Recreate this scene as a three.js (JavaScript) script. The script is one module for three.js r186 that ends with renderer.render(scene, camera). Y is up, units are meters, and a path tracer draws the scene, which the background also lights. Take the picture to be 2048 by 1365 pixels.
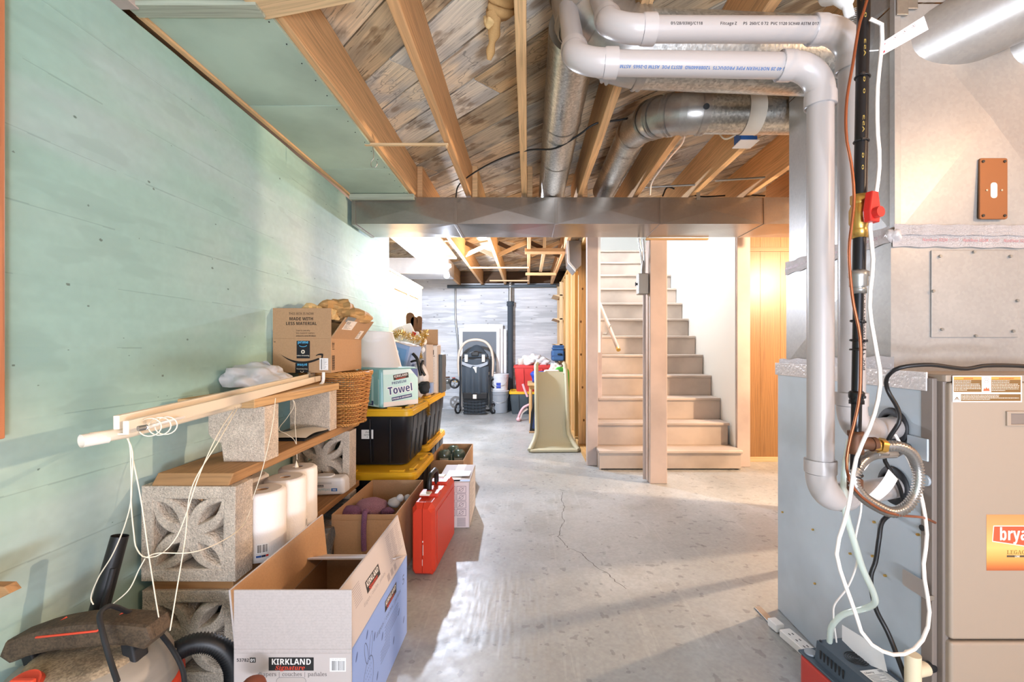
import * as THREE from 'three';
import { RoundedBoxGeometry } from 'three/addons/geometries/RoundedBoxGeometry.js';
import { mergeGeometries } from 'three/addons/utils/BufferGeometryUtils.js';
import { RectAreaLightUniformsLib } from 'three/addons/lights/RectAreaLightUniformsLib.js';

// ---------------------------------------------------------------- camera, lights, exposure
RectAreaLightUniformsLib.init();
const scene = new THREE.Scene();
scene.background = new THREE.Color(0x000000);
const FOCAL = 900, CX = 1055, CY = 695, EYE = 1.10;          // focal length and vanishing point in pixels of the 2048 x 1365 frame
const camera = new THREE.PerspectiveCamera(2 * Math.atan(682.5 / FOCAL) * 180 / Math.PI, 2048 / 1365, 0.05, 60);
camera.position.set(0, EYE, 0);
camera.lookAt(0, EYE, -1);
camera.setViewOffset(2048, 1365, 1024 - CX, 682.5 - CY, 2048, 1365);
const renderer = new THREE.WebGLRenderer();
renderer.toneMapping = THREE.LinearToneMapping;
renderer.toneMappingExposure = 0.47;
renderer.shadowMap.enabled = true;

const bulbLights = [];
function pointLight(x, y, d, color, cd, radius = 2) {
  const l = new THREE.PointLight(color, cd, 0, 2);
  l.position.set(x, y, -d); l.castShadow = true; l.shadow.radius = radius; l.shadow.mapSize.set(1024, 1024); l.shadow.bias = -0.0005;
  scene.add(l); bulbLights.push([x, y, d, color]); return l;
}
pointLight(-0.955, 1.975, 5.32, 0xdfeaff, 54, 1.6);             // bare bulb in the far half of the cellar
pointLight(3.0, 1.92, 2.8, 0xffdab6, 54, 1.6);              // unseen warm bulb beyond the furnace, placed to light stairs and painted wall
pointLight(2.25, 2.02, -0.35, 0xffd6ae, 11, 3);                // unseen warm bulb behind the camera, placed to light the furnace front
function areaLight(x, y, d, w, h, color, nits, tx, ty, td) {
  const l = new THREE.RectAreaLight(color, nits, w, h);
  l.position.set(x, y, -d); l.lookAt(tx, ty, -td); scene.add(l); return l;
}
areaLight(0.35, 1.22, -2.70, 2.6, 1.5, 0xdae7ff, 12.5, 0.35, 1.22, 0);          // added fill light, cool and wide, from an added window behind the camera
areaLight(0.45, 0.545, -1.12, 0.50, 0.34, 0xe9f0ff, 325, 0.30, 2.4, 0.35);             // added fill light behind the camera, turned up to brighten the ceiling
areaLight(1.30, 3.55, 5.0, 0.8, 0.8, 0xf4f5ff, 66, 1.30, 0, 5.0);            // unseen stairwell light, placed to light the risers and the floor

// ---------------------------------------------------------------- helpers
function rng(a) { return () => { a |= 0; a = a + 0x6D2B79F5 | 0; let t = Math.imul(a ^ a >>> 15, 1 | a); t = t + Math.imul(t ^ t >>> 7, 61 | t) ^ t; return ((t ^ t >>> 14) >>> 0) / 4294967296; }; }
const R = rng(20240611);
const rr = (a, b) => a + (b - a) * R();
const V = (x, y, d) => new THREE.Vector3(x, y, -d);            // d: metres in front of the camera's plane
const P = (px, py, d) => new THREE.Vector3((px - CX) * d / FOCAL, EYE + (CY - py) * d / FOCAL, -d);
const clamp = (x, a = 0, b = 1) => Math.min(b, Math.max(a, x));
const lerp = (a, b, t) => a + (b - a) * t;
const sstep = (a, b, x) => { const t = clamp((x - a) / (b - a)); return t * t * (3 - 2 * t); };

const taken = {};
function numbered(name) { const n = taken[name] = (taken[name] ?? -1) + 1; return n ? `${name}_${String(n).padStart(3, '0')}` : name; }
function clean(g) {
  if (g.index) g = g.toNonIndexed();
  for (const k of Object.keys(g.attributes)) if (!['position', 'normal', 'uv'].includes(k)) g.deleteAttribute(k);
  g.morphAttributes = {};
  return g;
}
function merge(list) { return list.length === 1 ? clean(list[0]) : mergeGeometries(list.map(clean), false); }
// uv in metres by the side each triangle faces; grain (u) runs along the given axis
function boxUV(g, grain = 'x', du = R() * 7, dv = R() * 7) {
  g = clean(g);
  const p = g.attributes.position, uv = new Float32Array(p.count * 2), gi = { x: 0, y: 1, z: 2 }[grain];
  const a = new THREE.Vector3(), b = new THREE.Vector3(), c = new THREE.Vector3(), n = new THREE.Vector3();
  for (let i = 0; i < p.count; i += 3) {
    a.fromBufferAttribute(p, i); b.fromBufferAttribute(p, i + 1); c.fromBufferAttribute(p, i + 2);
    n.copy(b).sub(a).cross(c.clone().sub(a));
    const q = [Math.abs(n.x), Math.abs(n.y), Math.abs(n.z)], m = q.indexOf(Math.max(...q));
    let axes = [0, 1, 2].filter(k => k !== m);
    if (axes[1] === gi) axes = [axes[1], axes[0]];
    for (let k = 0; k < 3; k++) {
      const v = [p.getX(i + k), p.getY(i + k), p.getZ(i + k)];
      uv[(i + k) * 2] = v[axes[0]] + du; uv[(i + k) * 2 + 1] = v[axes[1]] + dv + m * 0.37;
    }
  }
  g.setAttribute('uv', new THREE.BufferAttribute(uv, 2));
  return g;
}
// box by its extents: x0..x1, y0..y1, d0..d1 (d = distance), bevelled
function bx(x0, x1, y0, y1, d0, d1, bev = 0.003, grain) {
  const w = x1 - x0, h = y1 - y0, l = d1 - d0, b = Math.min(bev, w / 2.2, h / 2.2, l / 2.2);
  const g0 = b > 0 ? new RoundedBoxGeometry(w, h, l, 1, b) : new THREE.BoxGeometry(w, h, l);
  const g = boxUV(g0, grain ?? (w >= h && w >= l ? 'x' : h >= l ? 'y' : 'z'));
  g.translate((x0 + x1) / 2, (y0 + y1) / 2, -(d0 + d1) / 2);
  return g;
}
// box centred at a point, local axes
function cb(w, h, l, x = 0, y = 0, z = 0, bev = 0.002, grain) { const g = bx(-w / 2, w / 2, -h / 2, h / 2, -l / 2, l / 2, bev, grain); g.translate(x, y, z); return g; }
// a bar between two points with a rectangular section
function bar(p, q, w, h, bev = 0.002, up = new THREE.Vector3(0, 1, 0)) {
  const dir = q.clone().sub(p), len = dir.length(); dir.normalize();
  const side = up.clone().cross(dir); if (side.lengthSq() < 1e-6) side.set(1, 0, 0); side.normalize();
  const u = dir.clone().cross(side).normalize();
  const g = cb(w, h, len, 0, 0, 0, bev, 'z');
  g.applyMatrix4(new THREE.Matrix4().makeBasis(side, u, dir).setPosition(p.clone().add(q).multiplyScalar(0.5)));
  return g;
}
// round tube along points; r is a number or a function of 0..1
function tube(pts, r, seg = 10, cap = true, tans) {
  const n = pts.length, rf = typeof r === 'function' ? r : () => r, pos = [], nor = [], uv = [], T = [];
  for (let i = 0; i < n; i++) T.push(pts[Math.min(i + 1, n - 1)].clone().sub(pts[Math.max(i - 1, 0)]).normalize());
  if (tans) tans.forEach((t, i) => t && (T[i] = t.clone()));
  let N = Math.abs(T[0].y) < 0.9 ? new THREE.Vector3(0, 1, 0) : new THREE.Vector3(1, 0, 0);
  N.sub(T[0].clone().multiplyScalar(N.dot(T[0]))).normalize();
  const rings = [], norms = []; let len = 0; const L = [];
  for (let i = 0; i < n; i++) {
    if (i) { N.sub(T[i].clone().multiplyScalar(N.dot(T[i]))).normalize(); len += pts[i].distanceTo(pts[i - 1]); }
    L.push(len);
    const B = T[i].clone().cross(N), ra = rf(i / (n - 1)), ring = [], nn = [];
    for (let k = 0; k <= seg; k++) {
      const a = k / seg * Math.PI * 2, v = N.clone().multiplyScalar(Math.cos(a)).add(B.clone().multiplyScalar(Math.sin(a)));
      nn.push(v); ring.push(pts[i].clone().addScaledVector(v, ra));
    }
    rings.push(ring); norms.push(nn);
  }
  const put = (v, m, a, b) => { pos.push(v.x, v.y, v.z); nor.push(m.x, m.y, m.z); uv.push(a, b); };
  for (let i = 0; i < n - 1; i++) for (let k = 0; k < seg; k++) {
    const r0 = rf(0), u0 = k / seg * 6.283 * r0, u1 = (k + 1) / seg * 6.283 * r0;
    const A = [rings[i][k], norms[i][k], L[i], u0], B = [rings[i + 1][k], norms[i + 1][k], L[i + 1], u0], C = [rings[i + 1][k + 1], norms[i + 1][k + 1], L[i + 1], u1], D = [rings[i][k + 1], norms[i][k + 1], L[i], u1];
    for (const q of [A, D, B, B, D, C]) put(q[0], q[1], q[2], q[3]);
  }
  if (cap) for (const e of [0, n - 1]) for (let k = 0; k < seg; k++) {
    const m = T[e].clone().multiplyScalar(e ? 1 : -1), tri = e ? [pts[e], rings[e][k], rings[e][k + 1]] : [pts[e], rings[e][k + 1], rings[e][k]];
    tri.forEach(v => put(v, m, 0, 0));
  }
  const g = new THREE.BufferGeometry();
  g.setAttribute('position', new THREE.Float32BufferAttribute(pos, 3)); g.setAttribute('normal', new THREE.Float32BufferAttribute(nor, 3)); g.setAttribute('uv', new THREE.Float32BufferAttribute(uv, 2));
  return g;
}
const cyl = (p, q, r, seg = 16, r2 = r) => tube([p, q], t => lerp(r, r2, t), seg);
function spline(pts, n = 40) { return new THREE.CatmullRomCurve3(pts, false, 'centripetal').getSpacedPoints(n); }
// arc between two directions at a corner: returns points from corner - a*t to corner + b*t
function fillet(prev, c, next, rad, n = 10) {
  const a = prev.clone().sub(c).normalize(), b = next.clone().sub(c).normalize(), ang = a.angleTo(b), t = rad / Math.tan(ang / 2);
  const s = c.clone().addScaledVector(a, t), e = c.clone().addScaledVector(b, t), mid = a.clone().add(b).normalize();
  const o = c.clone().addScaledVector(mid, rad / Math.sin(ang / 2)), v0 = s.clone().sub(o), v1 = e.clone().sub(o), th = v0.angleTo(v1), out = [];
  for (let i = 0; i <= n; i++) { const k = i / n, s0 = Math.sin((1 - k) * th) / Math.sin(th), s1 = Math.sin(k * th) / Math.sin(th); out.push(o.clone().addScaledVector(v0, s0).addScaledVector(v1, s1)); }
  return out;
}
function lathe(prof, seg = 32, cx = 0, cy = 0, cd = 0) { const g = clean(new THREE.LatheGeometry(prof.map(([r, y]) => new THREE.Vector2(Math.max(r, 1e-4), y)), seg)); g.translate(cx, cy, -cd); return g; }
function extrude(shape, depth, bev = 0, opt = {}) {
  return clean(new THREE.ExtrudeGeometry(shape, { depth, bevelEnabled: bev > 0, bevelThickness: bev, bevelSize: bev, bevelSegments: 2, curveSegments: 12, ...opt }));
}
function poly(pts) { const s = new THREE.Shape(); pts.forEach(([x, y], i) => i ? s.lineTo(x, y) : s.moveTo(x, y)); s.closePath(); return s; }
function rrect(w, h, r) { const s = new THREE.Shape(), x = -w / 2, y = -h / 2; s.moveTo(x + r, y); s.lineTo(x + w - r, y); s.quadraticCurveTo(x + w, y, x + w, y + r); s.lineTo(x + w, y + h - r); s.quadraticCurveTo(x + w, y + h, x + w - r, y + h); s.lineTo(x + r, y + h); s.quadraticCurveTo(x, y + h, x, y + h - r); s.lineTo(x, y + r); s.quadraticCurveTo(x, y, x + r, y); return s; }
function tri(list) { // list of triangles of Vector3, flat shaded
  const pos = []; list.forEach(t => t.forEach(v => pos.push(v.x, v.y, v.z)));
  const g = new THREE.BufferGeometry(); g.setAttribute('position', new THREE.Float32BufferAttribute(pos, 3)); g.computeVertexNormals();
  return boxUV(g);
}
function blob(rx, ry, rz, x, y, z, seed, amp = 0.15, det = 4, freq = 1) { // lumpy soft body
  const g = clean(new THREE.IcosahedronGeometry(1, det)), p = g.attributes.position;
  for (let i = 0; i < p.count; i++) {
    const a = p.getX(i), b = p.getY(i), c = p.getZ(i);
    const s = 1 + amp * (Math.sin(a * 3.1 * freq + seed) * Math.cos(b * 2.7 * freq + seed * 2) + 0.6 * Math.sin(c * 5.3 * freq + a * 2.2 + seed * 3) + 0.4 * Math.sin(b * 9.1 * freq - c * 7.0 * freq + seed));
    p.setXYZ(i, a * s * rx + x, b * s * ry + y, c * s * rz + z);
  }
  smooth(g); return boxUV(g);
}
function smooth(g) { // shared normals by position
  const p = g.attributes.position, m = new Map(); g.computeVertexNormals(); const n = g.attributes.normal;
  const key = i => `${p.getX(i).toFixed(4)},${p.getY(i).toFixed(4)},${p.getZ(i).toFixed(4)}`;
  for (let i = 0; i < p.count; i++) { const k = key(i), v = m.get(k) ?? [0, 0, 0]; v[0] += n.getX(i); v[1] += n.getY(i); v[2] += n.getZ(i); m.set(k, v); }
  for (let i = 0; i < p.count; i++) { const v = m.get(key(i)), l = Math.hypot(...v) || 1; n.setXYZ(i, v[0] / l, v[1] / l, v[2] / l); }
  return g;
}
// a grid sheet from a function (u, v) -> Vector3
function sheet(fn, nu = 20, nv = 20) {
  const pos = [], uv = [], q = (i, j) => fn(i / nu, j / nv);
  for (let i = 0; i < nu; i++) for (let j = 0; j < nv; j++) for (const [a, b] of [[i, j], [i + 1, j], [i + 1, j + 1], [i, j], [i + 1, j + 1], [i, j + 1]]) { const v = q(a, b); pos.push(v.x, v.y, v.z); uv.push(a / nu, b / nv); }
  const g = new THREE.BufferGeometry(); g.setAttribute('position', new THREE.Float32BufferAttribute(pos, 3)); g.setAttribute('uv', new THREE.Float32BufferAttribute(uv, 2));
  return smooth(g);
}
function shadowed(m) { m.castShadow = true; m.receiveShadow = true; return m; }
function part(parent, name, geo, mat, label) { // geometry given in the scene's axes; stored about the parent's base
  const g = Array.isArray(geo) ? merge(geo) : clean(geo);
  if (parent.userData_base) g.translate(-parent.userData_base.x, -parent.userData_base.y, -parent.userData_base.z);
  const m = shadowed(new THREE.Mesh(g, mat)); m.name = name; if (parent.userData_base) m.userData_base = parent.userData_base;
  if (label) m.userData.label = label;
  parent.add(m); return m;
}
function thing(name, label, category, base = [0, 0, 0], group) { // base: x, y, d
  const o = new THREE.Group(); o.name = numbered(name); o.position.set(base[0], base[1], -base[2]); o.userData_base = o.position.clone();
  o.userData.label = label; o.userData.category = category; if (group) o.userData.group = group;
  scene.add(o); return o;
}
function local(name, label, category, base, turn = 0, group) { const o = thing(name, label, category, base, group); o.userData_base = null; o.rotation.y = turn; return o; }
function single(name, label, category, geo, mat, group) { // a thing that is one mesh
  const g = Array.isArray(geo) ? merge(geo) : clean(geo); g.computeBoundingBox(); const b = g.boundingBox, c = new THREE.Vector3((b.min.x + b.max.x) / 2, b.min.y, (b.min.z + b.max.z) / 2);
  g.translate(-c.x, -c.y, -c.z); const m = shadowed(new THREE.Mesh(g, mat)); m.position.copy(c); m.name = numbered(name);
  m.userData.label = label; m.userData.category = category; if (group) m.userData.group = group; scene.add(m); return m;
}
function struct(name, geo, mat, label) { const g = Array.isArray(geo) ? merge(geo) : geo; const m = shadowed(geo ? new THREE.Mesh(clean(g), mat) : new THREE.Group()); m.name = name; m.userData.kind = 'structure'; if (label) m.userData.label = label; scene.add(m); return m; }
function copyThing(o, x, y, d, label, turn) { const c = o.clone(); c.name = numbered(o.name.replace(/_\d{3}$/, '')); c.position.set(x, y, -d); if (turn !== undefined) c.rotation.y = turn; c.userData = { ...o.userData, label: label ?? o.userData.label }; scene.add(c); return c; }

// ---------------------------------------------------------------- textures
const hsh = (x, y, s) => { let h = Math.imul(x, 374761393) + Math.imul(y, 668265263) + Math.imul(s, 2147483647 ^ 97531) | 0; h = Math.imul(h ^ h >>> 13, 1274126177); return ((h ^ h >>> 16) >>> 0) / 4294967296; };
function vnoise(x, y, px, py, s) { // value noise, periodic
  const xi = Math.floor(x), yi = Math.floor(y), fx = x - xi, fy = y - yi, u = fx * fx * (3 - 2 * fx), v = fy * fy * (3 - 2 * fy);
  const a = ((xi % px) + px) % px, b = (a + 1) % px, c = ((yi % py) + py) % py, e = (c + 1) % py;
  return lerp(lerp(hsh(a, c, s), hsh(b, c, s), u), lerp(hsh(a, e, s), hsh(b, e, s), u), v);
}
function fbm(u, v, px, py, oct, s, gain = 0.5) { let t = 0, a = 1, n = 0; for (let o = 0; o < oct; o++) { t += a * vnoise(u * px, v * py, px, py, s + o * 17); n += a; a *= gain; px *= 2; py *= 2; } return t / n; }
function tex(w, h, fn, size, srgb = true) { // size: metres covered [u, v]
  const data = new Uint8Array(w * h * 4);
  for (let j = 0; j < h; j++) for (let i = 0; i < w; i++) {
    const c = fn(i / w, j / h, i, j), k = (j * w + i) * 4, g = Array.isArray(c);
    data[k] = clamp(g ? c[0] : c, 0, 255); data[k + 1] = clamp(g ? c[1] : c, 0, 255); data[k + 2] = clamp(g ? c[2] : c, 0, 255); data[k + 3] = 255;
  }
  const t = new THREE.DataTexture(data, w, h); t.wrapS = t.wrapT = THREE.RepeatWrapping; t.magFilter = THREE.LinearFilter; t.minFilter = THREE.LinearMipmapLinearFilter; t.generateMipmaps = true;
  if (srgb) t.colorSpace = THREE.SRGBColorSpace; t.repeat.set(1 / size[0], 1 / size[1]); t.needsUpdate = true; return t;
}
const mixc = (a, b, t) => [lerp(a[0], b[0], t), lerp(a[1], b[1], t), lerp(a[2], b[2], t)];
const T = {};
// wood grain, light: multiplied by the material's colour
T.wood = tex(512, 256, (u, v) => {
  const w = fbm(u, v, 3, 6, 3, 5) * 0.10, st = fbm(u, v + w, 3, 60, 3, 7), ring = 0.5 + 0.5 * Math.sin((v + w * 1.6) * 60 + fbm(u, v, 4, 3, 2, 9) * 8);
  return 255 * clamp(0.80 + 0.16 * st + 0.05 * ring - (st < 0.33 ? 0.05 : 0));
}, [0.9, 0.22]);
// weathered subfloor boards
T.plank = [0, 1, 2, 3].map(k => tex(512, 128, (u, v) => { // knots, stains, saw marks
  const w = fbm(u, v, 4, 2, 3, 11 + k) * 0.35, st = fbm(u, v + w * 0.4, 4, 40, 4, 21 + k), big = fbm(u, v, 5, 2, 3, 31 + k), stain = fbm(u + w * 0.3, v, 6, 3, 4, 41 + k);
  const tan = [[244, 226, 196], [234, 224, 204], [238, 228, 208], [236, 210, 174]][k], grey = [[208, 202, 190], [212, 206, 196], [202, 198, 188], [202, 188, 166]][k];
  let c = mixc(tan, grey, sstep(0.35, 0.65, big)); c = c.map(x => x * (0.84 + 0.26 * st));
  const edge = Math.abs(stain - 0.5); if (edge < 0.012 && k < 2) c = c.map(x => x * 0.82);
  c = mixc(c, [122, 98, 74], 0.5 * sstep(0.6, 0.74, stain)); if (fbm(u, v, 8, 50, 2, 51 + k) > 0.74) c = c.map(x => x * 0.74);
  return c;
}, [1.1, 0.184]));
// painted concrete of the long wall: board marks, pits and worn patches
T.mint = tex(2048, 1024, (u, v) => {
  const n = fbm(u, v, 6, 4, 5, 61), s = fbm(u, v, 10, 60, 3, 63), f = fbm(u, v, 200, 110, 2, 67);
  let c = mixc([160, 195, 184], [176, 198, 188], sstep(0.3, 0.7, n)); c = mixc(c, [186, 200, 202], 0.5 * sstep(0.5, 0.75, fbm(u, v, 5, 9, 4, 71)));
  c = c.map(x => x * (0.96 + 0.05 * s + 0.04 * (f - 0.5)));
  const row = v * 12 + 0.05 * fbm(u, 0.5, 9, 1, 3, 73), fr = row - Math.floor(row);
  if (fr < 0.016 && fbm(u, v, 30, 12, 2, 75) > 0.44) c = c.map(x => x * 0.90);
  const pit = hsh(Math.floor(u * 230), Math.floor(v * 120), 77), pu = u * 230 % 1 - 0.5, pv = v * 120 % 1 - 0.5;
  if (pit > 0.9935) { const q = (pit - 0.9935) / 0.0065; if (pu * pu + pv * pv * 2 < 0.008 + 0.09 * q * q * q) c = [104, 124, 114]; }
  const rub = sstep(0.62, 0.70, fbm(u, v, 16, 26, 4, 79)); c = c.map(x => x * (1 - 0.035 * rub * (0.5 + f)));
  return c;
}, [4.4, 2.2]);
T.mintBump = tex(1024, 512, (u, v) => {
  const row = v * 12 + 0.05 * fbm(u, 0.5, 9, 1, 3, 73), fr = row - Math.floor(row);
  return 255 * clamp(0.4 + 0.30 * fbm(u, v, 16, 40, 4, 81) + 0.10 * hsh(Math.floor(row), 3, 5) - (fr < 0.02 ? 0.10 : 0) + 0.14 * fbm(u, v, 120, 60, 2, 83));
}, [4.4, 2.2], false);
// bare board-marked concrete
T.conc = tex(1024, 1024, (u, v) => {
  const n = fbm(u, v, 5, 8, 5, 91), s = fbm(u, v, 5, 90, 4, 93), p = fbm(u, v, 8, 60, 4, 95), row = v * 12 + 0.03 * Math.sin(u * 25), fr = row - Math.floor(row), b = hsh(Math.floor(row), 1, 97);
  let c = mixc([196, 199, 201], [222, 223, 224], sstep(0.3, 0.68, n * 0.6 + b * 0.4)); c = c.map(x => x * (0.88 + 0.18 * s));
  c = mixc(c, [236, 237, 237], 0.55 * sstep(0.52, 0.66, p)); if (fr < 0.03) c = c.map(x => x * 0.90);
  const pit = hsh(Math.floor(u * 90), Math.floor(v * 150), 99); if (pit > 0.996) c = c.map(x => x * 0.8);
  return c;
}, [2.6, 2.6]);
// smooth troweled slab, worn
T.floor = tex(2048, 2048, (u, v) => {
  const n = fbm(u, v, 5, 5, 5, 101), m = fbm(u, v, 14, 14, 5, 103), f = fbm(u, v, 260, 260, 2, 105), sp = fbm(u, v, 90, 90, 3, 107);
  let c = mixc([148, 151, 150], [174, 177, 176], sstep(0.3, 0.68, n)); c = mixc(c, [146, 145, 140], 0.4 * sstep(0.52, 0.72, m)); c = c.map(x => x * (0.95 + 0.10 * f));
  if (sp > 0.735) c = c.map(x => x * lerp(1, 0.86, sstep(0.735, 0.78, sp)));
  const a = hsh(Math.floor(u * 60), Math.floor(v * 60), 109); if (a > 0.993) { const w = (a - 0.993) / 0.007, x = u * 60 % 1 - 0.5 + 0.3 * (sp - 0.5), y = v * 60 % 1 - 0.5 + 0.3 * (m - 0.5); if (x * x * (1 + w) + y * y * 1.6 < 0.02 + 0.05 * w * w) c = c.map(q => q * 0.85); }
  const str = fbm(u, v, 9, 180, 2, 111); if (str > 0.76 && m > 0.5) c = c.map(x => x * 1.04);
  return c;
}, [3.2, 3.2]);
T.floorRough = tex(1024, 1024, (u, v) => 255 * clamp(0.40 + 0.35 * fbm(u, v, 8, 8, 5, 113) + 0.25 * (fbm(u, v, 80, 80, 3, 115) - 0.5)), [3.2, 3.2], false);
T.floorBump = tex(1024, 1024, (u, v) => { const m = sstep(0.45, 0.6, fbm(u, v, 6, 6, 3, 117)); return 255 * clamp(0.5 + 0.3 * (fbm(u, v, 40, 40, 4, 119) - 0.5) + 0.35 * m * (fbm(u + v * 0.2, v, 30, 220, 2, 121) - 0.5)); }, [3.2, 3.2], false);
// zinc crystals
function cells(n, s) { return (u, v) => { let best = 9, id = 0; const x = u * n, y = v * n, xi = Math.floor(x), yi = Math.floor(y); for (let a = -1; a < 2; a++) for (let b = -1; b < 2; b++) { const cx = ((xi + a) % n + n) % n, cy = ((yi + b) % n + n) % n, dx = xi + a + hsh(cx, cy, s) - x, dy = yi + b + hsh(cx, cy, s + 1) - y, q = dx * dx + dy * dy; if (q < best) { best = q; id = hsh(cx, cy, s + 2); } } return id; }; }
const cellA = cells(44, 131), cellB = cells(60, 141);
T.spangle = tex(512, 512, (u, v) => { const c = cellA(u + 0.02 * fbm(u, v, 20, 20, 2, 133), v), n = fbm(u, v, 4, 4, 3, 135); const g = 182 + 44 * c + 25 * (n - 0.5); return [g, g * 1.005, g * 1.0]; }, [0.36, 0.36]);
T.spangleFine = tex(512, 512, (u, v) => { const c = cellB(u, v), n = fbm(u, v, 3, 3, 4, 137); const g = 204 + 8 * c + 30 * (n - 0.5); return g; }, [0.5, 0.5]);
// concrete block: aggregate speckle
T.cmu = tex(512, 512, (u, v) => { const f = fbm(u, v, 90, 90, 3, 151), m = fbm(u, v, 8, 8, 4, 153), k = hsh(Math.floor(u * 150), Math.floor(v * 150), 155); let g = 214 + 60 * (f - 0.5) + 36 * (m - 0.5); if (k > 0.93) g -= 34; if (k < 0.05) g += 24; return [g * 1.02, g, g * 0.96]; }, [0.32, 0.32]);
T.cmuBump = tex(512, 512, (u, v) => 255 * clamp(fbm(u, v, 80, 80, 3, 157) * 0.9 + 0.3 * (fbm(u, v, 20, 20, 3, 159) - 0.5)), [0.32, 0.32], false);
T.card = tex(256, 256, (u, v) => { const f = fbm(u, v, 60, 60, 3, 161), s = 0.5 + 0.5 * Math.sin(u * 6.283 * 34); const g = 0.93 + 0.08 * f + 0.015 * s; return 255 * clamp(g); }, [0.25, 0.25]);
T.fine = tex(512, 512, (u, v) => 255 * fbm(u, v, 64, 64, 4, 171), [0.4, 0.4], false);
T.cloud = tex(256, 256, (u, v) => 255 * clamp(0.78 + 0.3 * fbm(u, v, 4, 4, 5, 173)), [1.2, 1.2]);
T.dust = tex(512, 512, (u, v) => { const m = fbm(u, v, 9, 9, 5, 181), f = fbm(u, v, 90, 90, 3, 183); return mixc([112, 98, 80], [172, 154, 126], sstep(0.2, 0.8, m * 0.45 + f * 0.55)); }, [0.3, 0.3]);
T.knit = tex(256, 256, (u, v) => { const a = Math.abs(Math.sin(u * 6.283 * 14)), b = Math.abs(Math.sin((v + u * 0.5) * 6.283 * 14)); return 255 * clamp(0.55 + 0.45 * a * b + 0.12 * (fbm(u, v, 40, 40, 2, 191) - 0.5)); }, [0.12, 0.12]);

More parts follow.
